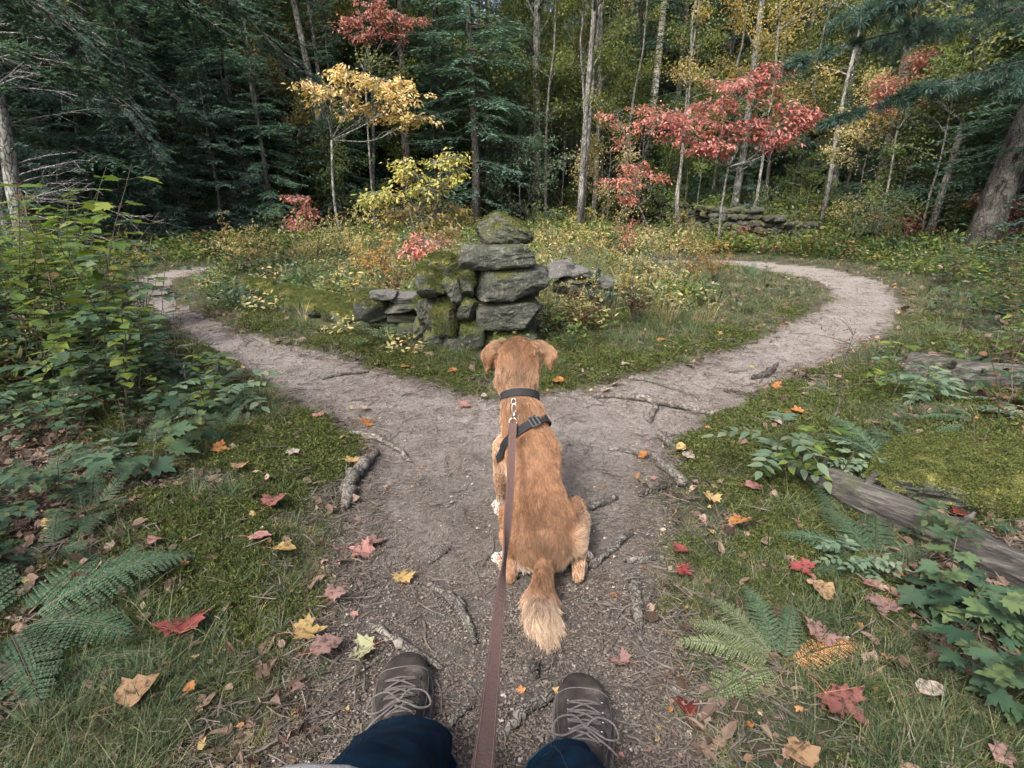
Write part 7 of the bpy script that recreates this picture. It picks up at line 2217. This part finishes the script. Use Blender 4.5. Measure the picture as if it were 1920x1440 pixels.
def plants():
    rr = np.random.default_rng(5)
    # ---- shrubs of the island and the forest edge
    sh = {k: shrub(i + 1, 1.0, .5, 12, 640, .05, m, name=nm, twigs=4) for i, (k, m, nm) in enumerate([('yellow', 'leaf_yellow', 'yellow_shrub'), ('yg', 'leaf_straw', 'pale_yellow_shrub'), ('green', 'leaf_green', 'green_shrub'), ('pink', 'leaf_pink', 'pink_shrub'), ('orange', 'leaf_orange', 'orange_shrub'), ('pale', 'herb_pale', 'pale_shrub'), ('brown', 'herb_brown', 'withered_shrub')])}
    L = [('yg', 590, 505, 8.3, .75, 'pale yellow green bush beside the left bend'), ('yellow', 555, 510, 8.0, .6, 'pale yellow bush left of the yellow green one'), ('yg', 650, 505, 8.6, .8, 'yellow green bush behind the mossy stone row'), ('yg', 455, 515, 7.6, .75, 'loose twiggy bush where the left path vanishes'), ('yellow', 480, 500, 8.4, .7, 'thin yellow bush behind the vanishing left path'),
         ('green', 520, 470, 11, .9, 'dark green bush in the shade beyond the left bend'), ('orange', 715, 540, 6.3, .6, 'orange twiggy bush behind the stone heap'), ('yellow', 690, 520, 6.9, .7, 'yellow bush behind the stone heap'), ('brown', 740, 560, 5.2, .5, 'bare brown twiggy bush between stone heap and cairn'), ('pink', 840, 470, 9.5, .6, 'pinkish bush behind the top of the cairn'),
         ('yellow', 1040, 470, 10, .8, 'yellow bush right behind the twin stemmed trunk'), ('green', 1010, 440, 12.5, 1.0, 'green bush between the cairn and the grey trunks'), ('yellow', 1110, 470, 9.8, .7, 'yellow bush below the grey trunks'), ('pink', 1170, 480, 10, .6, 'pink tinged bush below the birch'), ('yg', 1225, 500, 8.6, .8, 'tall yellow green weeds near the head of the lawn'),
         ('orange', 1290, 560, 6.3, .7, 'orange tipped weeds at the edge of the lit lawn'), ('orange', 1340, 545, 6.8, .6, 'rusty weeds on the lit lawn farther right'), ('yg', 1240, 570, 5.6, .7, 'yellow green weeds right of the slab heap'), ('yellow', 1180, 560, 5.4, .6, 'yellow ferny weeds right of the cairn'), ('pale', 1130, 590, 4.7, .5, 'pale weeds close to the right foot of the cairn'),
         ('yg', 1080, 610, 4.35, .5, 'green weeds touching the right side of the cairn'), ('brown', 1095, 645, 4.15, .45, 'dark twiggy weeds at the right foot of the cairn'), ('brown', 1190, 620, 4.5, .55, 'withered brown fern and twigs leaning right of the cairn'), ('pale', 1620, 480, 10.4, 1.0, 'broad green bush at the right end of the far wall'), ('green', 1590, 470, 11, .9, 'green bush against the right end of the far wall'),
         ('green', 1670, 500, 9.6, .75, 'low green bush beyond the outer side of the right bend'), ('pink', 1700, 490, 10.8, .7, 'reddish bush between the green bush and the thick trunk'), ('pink', 1390, 480, 11, .45, 'tiny pink bush at the far edge of the right path'), ('yg', 1270, 460, 12, .8, 'yellow green bush before the far wall'), ('yellow', 1300, 480, 10.5, .6, 'yellow seedling clump before the far wall'),
         ('green', 160, 470, 9.5, 1.1, 'green bush below the leaning pale trunk'), ('yellow', 215, 470, 9.5, .8, 'yellowish bush on the outer side of the left bend'), ('pink', 120, 450, 11, .9, 'reddish bush under the bare grey twigs'), ('green', 310, 470, 11.5, 1.0, 'green bush at the foot of the thick dark leaning trunk'), ('green', 80, 500, 8, 1.0, 'wide green bush at the left edge beyond the herbs'),
         ('green', 780, 440, 12, 1.0, 'green bush behind the yellow sapling'), ('yg', 700, 450, 12.5, 1.0, 'yellow green bush at the foot of the orange yellow maple'), ('green', 1430, 440, 15, 1.1, 'green bush behind the far wall'), ('green', 1500, 450, 14.5, 1.0, 'green bush behind the far wall near the pine'), ('yellow', 960, 470, 10, .7, 'yellow bush right behind the cap stone of the cairn'),
         ('green', 1780, 560, 7.2, .8, 'green bush on the outer side of the right bend before the thick trunk'), ('green', 1880, 560, 6.8, .9, 'wide green bush at the right edge beside the thick trunk'), ('pink', 1660, 470, 12, .8, 'dull red bush at the forest edge on the right'), ('green', 1905, 640, 5.4, .8, 'green bush at the right edge above the short log')]
    for i, (k, px, py, y, s, lb) in enumerate(L):
        sh[k].put(tree_at(px, py, y), rr.uniform(0, 6.28), s * rr.uniform(.9, 1.1) * (.72 if px > 1700 or px < 240 else .85 if (px > 1000 and y < 9) else 1.0), lb, 'shrub')
    for s in sh.values(): s.done()
    # ---- herbs of the left bank
    hb = [herb(1, .42, 'pinnate', 3, 'herb_dark', .085, .14), herb(2, .55, 'simple', 4, 'herb_dark', .085, .2, per=6), herb(3, .50, 'maple', 3, 'herb_dark', .10, .16, per=4),
          herb(4, .60, 'simple', 3, 'herb_green', .07, .2, per=7), herb(5, .30, 'pinnate', 4, 'herb_pale', .07, .16), herb(6, .65, 'simple', 3, 'herb_brown', .05, .25, per=9, topheavy=False, wl=.35)]
    fs = [fern_stock(7, 6, .34, 'fern'), fern_stock(8, 7, .30, 'fern')]
    names = ['dark compound leaved herb', 'dark broad leaved herb', 'dark maple leaved seedling', 'fresh green leafy herb', 'pale compound leaved herb', 'withered brown herb']
    cnt = 0; pts = []
    tries = 0
    while cnt < 150 and tries < 20000:
        tries += 1
        x = rr.uniform(-5.2, -.75); y = rr.uniform(1.25, 6.2)
        d = -float(trail_sd(x, y))
        if d < .30 + .12 * rr.random() or x > 0 or y > 5.4 and x > -3.2: continue
        if y < 2.1 and x > -1.25: continue
        u = x / (y * CP + (H - .2) * SP) * FOC + 960
        if u < -160: continue
        py_ = 720 + FOC * math.tan(math.atan2(H, y) - PITCH)
        edge = np.interp(py_, [520, 600, 700, 800, 900, 1000, 1200], [240, 300, 430, 440, 330, 240, 60])
        if u > edge: continue
        if any((x - p[0]) ** 2 + (y - p[1]) ** 2 < (.15 + .02 * y) ** 2 for p in pts): continue
        k = rr.choice(8, p=[.20, .17, .08, .10, .12, .10, .12, .11])
        near = y < 2.3
        s = rr.uniform(.75, 1.15) * (.62 if near else 1.0) * (1.0 if y < 3.5 else 1.1)
        loc = on_ground(x, y, -.01); rz = rr.uniform(0, 6.28)
        wh = ['by the large left fern', 'level with the knobbly left root', 'beside the near left path', 'near the left bend'][int(np.searchsorted([2.1, 3.0, 4.2], y))]
        wh = ('well back ' if d > .9 + .2 * y else 'at the front of the bank ') + wh
        if k < 6: hb[k].put(loc, rz, s, names[k] + ' ' + wh, 'plant', names[k] + 's ' + wh)
        else: fs[k - 6].put(loc, rz, s, 'green fern ' + wh, 'fern', 'ferns ' + wh)
        pts.append((x, y)); cnt += 1
    # taller loose plants rising over the left bank
    tall = [herb(41, 1.0, 'simple', 3, 'herb_green', .095, .30, per=8), herb(42, 1.15, 'maple', 2, 'herb_green', .10, .25, per=6), herb(43, .95, 'pinnate', 3, 'herb_dark', .085, .30, per=5), herb(44, 1.2, 'simple', 2, 'herb_brown', .06, .35, per=10, topheavy=False)]
    tl = ['tall yellow green leafy stem', 'tall maple leaved sapling', 'tall dark compound leaved plant', 'tall rusty brown stem']
    for i in range(34):
        for _ in range(200):
            x = rr.uniform(-5.0, -1.9); y = rr.uniform(2.5, 6.0); u = x / (y * CP + (H - .8) * SP) * FOC + 960
            if -60 < u < 215 and -float(trail_sd(x, y)) > .5 and all((x - p[0]) ** 2 + (y - p[1]) ** 2 > .012 * y for p in pts[-i:] or [(99, 99)]): break
        k = rr.choice(4, p=[.34, .2, .26, .2]); pts.append((x, y))
        wh = ['at the front of', 'in the middle of', 'at the back of'][int(np.searchsorted([3.3, 4.5], y))] + ' the left bank'
        tall[k].put(on_ground(x, y, -.01), rr.uniform(0, 6.28), rr.uniform(.85, 1.3), tl[k] + ' ' + wh, 'plant', tl[k] + 's ' + wh)
    for i in range(16):
        for _ in range(300):
            x = rr.uniform(2.2, 6.2); y = rr.uniform(2.9, 6.8); u = x / (y * CP + (H - .5) * SP) * FOC + 960
            if 1745 < u < 2010 and -float(trail_sd(x, y)) > .7 and all((x - p[0]) ** 2 + (y - p[1]) ** 2 > .02 * y for p in pts[-12:]): break
        k = rr.choice(4, p=[.30, .12, .25, .33]); pts.append((x, y))
        wh = ('behind the short log' if y < 4.4 else 'below the thick leaning trunk') + ' at the right edge'
        tall[k].put(on_ground(x, y, -.01), rr.uniform(0, 6.28), rr.uniform(.55, .9), tl[k] + ' ' + wh, 'plant', tl[k] + 's ' + wh)
    for s in tall: s.done()
    # right bank
    cnt = 0; tries = 0
    while cnt < 95 and tries < 14000:
        tries += 1
        x = rr.uniform(.9, 5.0); y = rr.uniform(1.3, 5.8); d = -float(trail_sd(x, y))
        if d < .55: continue
        u = x / (y * CP + (H - .1) * SP) * FOC + 960
        py_ = 720 + FOC * math.tan(math.atan2(H, y) - PITCH)
        if u > 2060 or py_ > 1300: continue
        edge = np.interp(py_, [480, 560, 640, 740, 850, 1000, 1200], [1720, 1740, 1700, 1640, 1600, 1560, 1640])
        if u < edge: continue
        if any((x - p[0]) ** 2 + (y - p[1]) ** 2 < (.20 + .02 * y) ** 2 for p in pts): continue
        if math.hypot(x - _cR[0] + .1, y - _cR[1]) < .2: continue
        k = rr.choice(8, p=[.12, .12, .08, .14, .12, .18, .13, .11])
        s = rr.uniform(.5, .85) * (.7 if y < 2.3 else 1.0)
        loc = on_ground(x, y, -.01); rz = rr.uniform(0, 6.28)
        wh = ['near the long log on the right bank', 'round the mossy boulder on the right bank', 'behind the short log on the right bank', 'on the right bank near the bend'][int(np.searchsorted([1.95, 2.7, 3.9], y))]
        if k < 6: hb[k].put(loc, rz, s, names[k] + ' ' + wh, 'plant', names[k] + 's ' + wh)
        else: fs[k - 6].put(loc, rz, s, 'green fern ' + wh, 'fern', 'ferns ' + wh)
        pts.append((x, y)); cnt += 1
    for s in hb + fs: s.done()
    # ---- plants one can point at
    def one(h, px, py, s, lb, rz=0, cat='plant'):
        h.put(gp(px, py), rz, s, lb, cat)
    one(herb(21, .30, 'pinnate', 1, 'herb_pale', .062, .02, per=7, leaflets=9, wl=.5), 1440, 905, 1.0, 'pale green compound leaved seedling standing at the upper end of the long log', .5)
    one(herb(22, .34, 'pinnate', 3, 'herb_green', .05, .12, per=4), 1475, 900, .8, 'green leaved plant leaning right beside the pale seedling', 1.5)
    one(herb(23, .24, 'maple', 4, 'herb_dark', .068, .16, per=5), 1765, 1165, .9, 'dark green plant with large lobed leaves in front of the long log', .3)
    one(herb(24, .22, 'maple', 4, 'herb_dark', .066, .17, per=5), 1850, 1270, .9, 'large lobed dark leaves at the lower right edge', 2.2)
    one(herb(25, .20, 'maple', 2, 'herb_dark', .085, .10, per=3), 1700, 1120, .8, 'smaller lobed plant left of the one in front of the long log', 4.0)
    one(herb(26, .70, 'maple', 1, 'herb_green', .085, .14, per=5), 222, 720, 1.15, 'tall thin seedling with yellow green leaves reaching over the left path', 1.0)
    one(herb(27, .26, 'maple', 2, 'herb_dark', .12, .1, per=3), 270, 900, .85, 'large dark lobed leaves at the front of the left plants', 5.0)
    one(herb(28, .42, 'maple', 1, 'herb_green', .06, .02, per=2), 1668, 760, 1.0, 'umbrella-like seedling standing left of the short log', .2)
    one(herb(29, .25, 'pinnate', 2, 'herb_dark', .05, .06, per=3), 705, 655, 1.0, 'small green seedling in front of the stone heap', .2)
    one(herb(30, .10, 'simple', 2, 'herb_green', .04, .04, per=2), 1062, 690, 1.0, 'small seedling on the island right of the head of the dog', .2)
    one(herb(31, .62, 'simple', 3, 'herb_brown', .035, .22, per=10, topheavy=False), 1878, 800, .95, 'tall stem with rusty brown leaves rising over the short log', .2)
    one(herb(32, .5, 'simple', 3, 'herb_brown', .04, .25, per=9, topheavy=False), 345, 690, .8, 'withered brown stems arching over the left path', .9)
    # bare sapling on the right
    for px, py, hpx, lb, sd_ in ((1562, 795, 175, 'thin bare sapling standing on the right bank beside the path', 3), (1430, 560, 60, 'short dry stalk on the lawn near the bend', 4), (355, 760, 170, 'dark leafless stem arching over the left path', 6)):
        f = gp(px, py); hgt = px_size(f, hpx) * 1.05; root = empty('bare_sapling', f); tag(root, lb, 'sapling')
        g = Geo(); C = spline([np.zeros(3), [hgt * .02, 0, hgt * .3], [-hgt * .02, 0, hgt * .62], [hgt * .03, 0, hgt]], 16); V, F = tubes(C, np.linspace(.0045, .0012, 16), 5); g.add(V, F)
        q = np.random.default_rng(sd_)
        for i in range(11):
            b = C[q.integers(6, 15)]; d = nrm(np.array([q.normal(0, 1), q.normal(0, .6), q.uniform(.1, .8)])); l = hgt * q.uniform(.15, .4)
            P_ = spline([b, b + d * l * .5 + q.normal(0, .01, 3), b + d * l + [0, 0, -.05 * l]], 8); V, F = tubes(P_, np.linspace(.0018, .0007, 8), 4); g.add(V, F)
        g.build('stem', M['twig'], root)
        g2 = Geo(); n = 14; K = q.integers(8, 16, n); V, F, t = place(T_OVAL, C[K] + q.normal(0, hgt * .12, (n, 3)) * [1, .6, .6], rdir(n), rdir(n, 1), .016, .007); g2.add(V, F, t); g2.build('buds', M['herb_brown'], root)
    # ---- ferns one can point at
    def F_(px, py, fr, lb, mat='fern', seed=1, npin=20, s=1.0, leaflets=8):
        r_ = fern(fr, 'fern', mat, seed, npin, leaflets); r_.location = tuple(gp(px, py)); r_['label'] = lb; r_.scale = (s,) * 3
    F_(20, 1190, [(150, .42, .65, .55, .20), (35, .40, .68, .52, .20), (-10, .36, .66, .50, .18), (-40, .36, .62, .50, .18), (80, .34, .5, .45, .17), (-75, .3, .3, .4, .16), (200, .3, .4, .4, .15)], 'large blue green fern spreading at the lower left edge', 'fern', 2, 24)
    F_(150, 1090, [(20, .34, .40, .38, .15), (45, .30, .45, .4, .14), (-20, .26, .4, .4, .12)], 'smaller fern reaching right just above the large left one', 'fern', 3, 20)
    F_(70, 1260, [(10, .34, .30, .35, .15), (-15, .30, .28, .3, .14)], 'low frond pair below the large left fern', 'fern', 4, 20)
    F_(1465, 1255, [(125, .22, .85, .6, .085, 'fern_light'), (150, .22, .8, .65, .085, 'fern_light'), (165, .25, .6, .55, .08, 'fern_light'), (200, .24, .42, .55, .12, 'fern_light'), (95, .20, .9, .5, .08, 'fern'), (12, .22, .62, .5, .075, 'fern_rust'), (60, .17, .95, .6, .07, 'fern')], 'pale yellow green fern with one rusty frond on the right bank', 'fern_light', 5, 18)
    F_(1640, 1060, [(100, .25, .7, .5, .12), (150, .28, .55, .5, .12), (60, .30, .6, .55, .12), (195, .24, .5, .5, .11), (20, .26, .5, .5, .11), (-60, .22, .4, .6, .10)], 'blue green fern leaning over the long log', 'fern', 6, 20)
    F_(1660, 870, [(110, .30, .8, .5, .13), (140, .26, .7, .5, .12), (70, .26, .7, .5, .12), (-30, .25, .5, .5, .12), (-70, .25, .4, .5, .12)], 'upright fern between the two logs', 'fern', 7, 18)
    F_(1570, 745, [(150, .22, .6, .6, .08, 'fern_light'), (110, .22, .7, .6, .08), (170, .22, .5, .6, .07)], 'small fern at the grass edge below the bare sapling', 'fern', 8, 14)
    F_(1150, 585, [(20, .35, .5, .5, .14, 'fern_light'), (60, .32, .7, .5, .13, 'fern_light'), (150, .30, .5, .5, .12), (-30, .3, .45, .5, .13, 'fern_light'), (-90, .28, .4, .5, .12)], 'yellowing fern right of the cairn below the pale slabs', 'fern_light', 9, 16)
    F_(1060, 600, [(10, .28, .7, .5, .12), (-60, .26, .5, .5, .11), (60, .26, .7, .5, .11, 'fern_light')], 'green fern against the right side of the cairn', 'fern', 10, 16)
    F_(1230, 600, [(30, .3, .5, .5, .12, 'herb_brown'), (150, .3, .55, .5, .12, 'fern_light'), (-40, .26, .4, .5, .11, 'herb_brown')], 'withered fern at the edge of the lit lawn', 'fern_light', 11, 14)
    F_(1850, 800, [(160, .26, .5, .5, .1), (120, .24, .6, .5, .1), (200, .2, .4, .5, .1)], 'small fern before the mossy boulder near the right edge', 'fern', 12, 14)

def main():
    M['vein'] = plain_mat('leaf_veins', (.30, .12, .07), .7)
    build_ground()
    forest()
    cairn(); low_stones(); far_wall(); logs()
    plants(); undergrowth()
    sticks()
    fc = leafcols()
    for px, py, sz, kind, c, lb, rot in FALLEN:
        fallen(px, py, sz, kind, fc[c], lb, rot)
    ground_cover(); trail_twigs()
    d = dog(); leash(d); person()

import time as _t
_t0 = _t.time()
main()
print('BUILD', round(_t.time() - _t0, 1), 's', len(bpy.data.objects), 'objects', sum(len(m.polygons) for m in bpy.data.meshes))
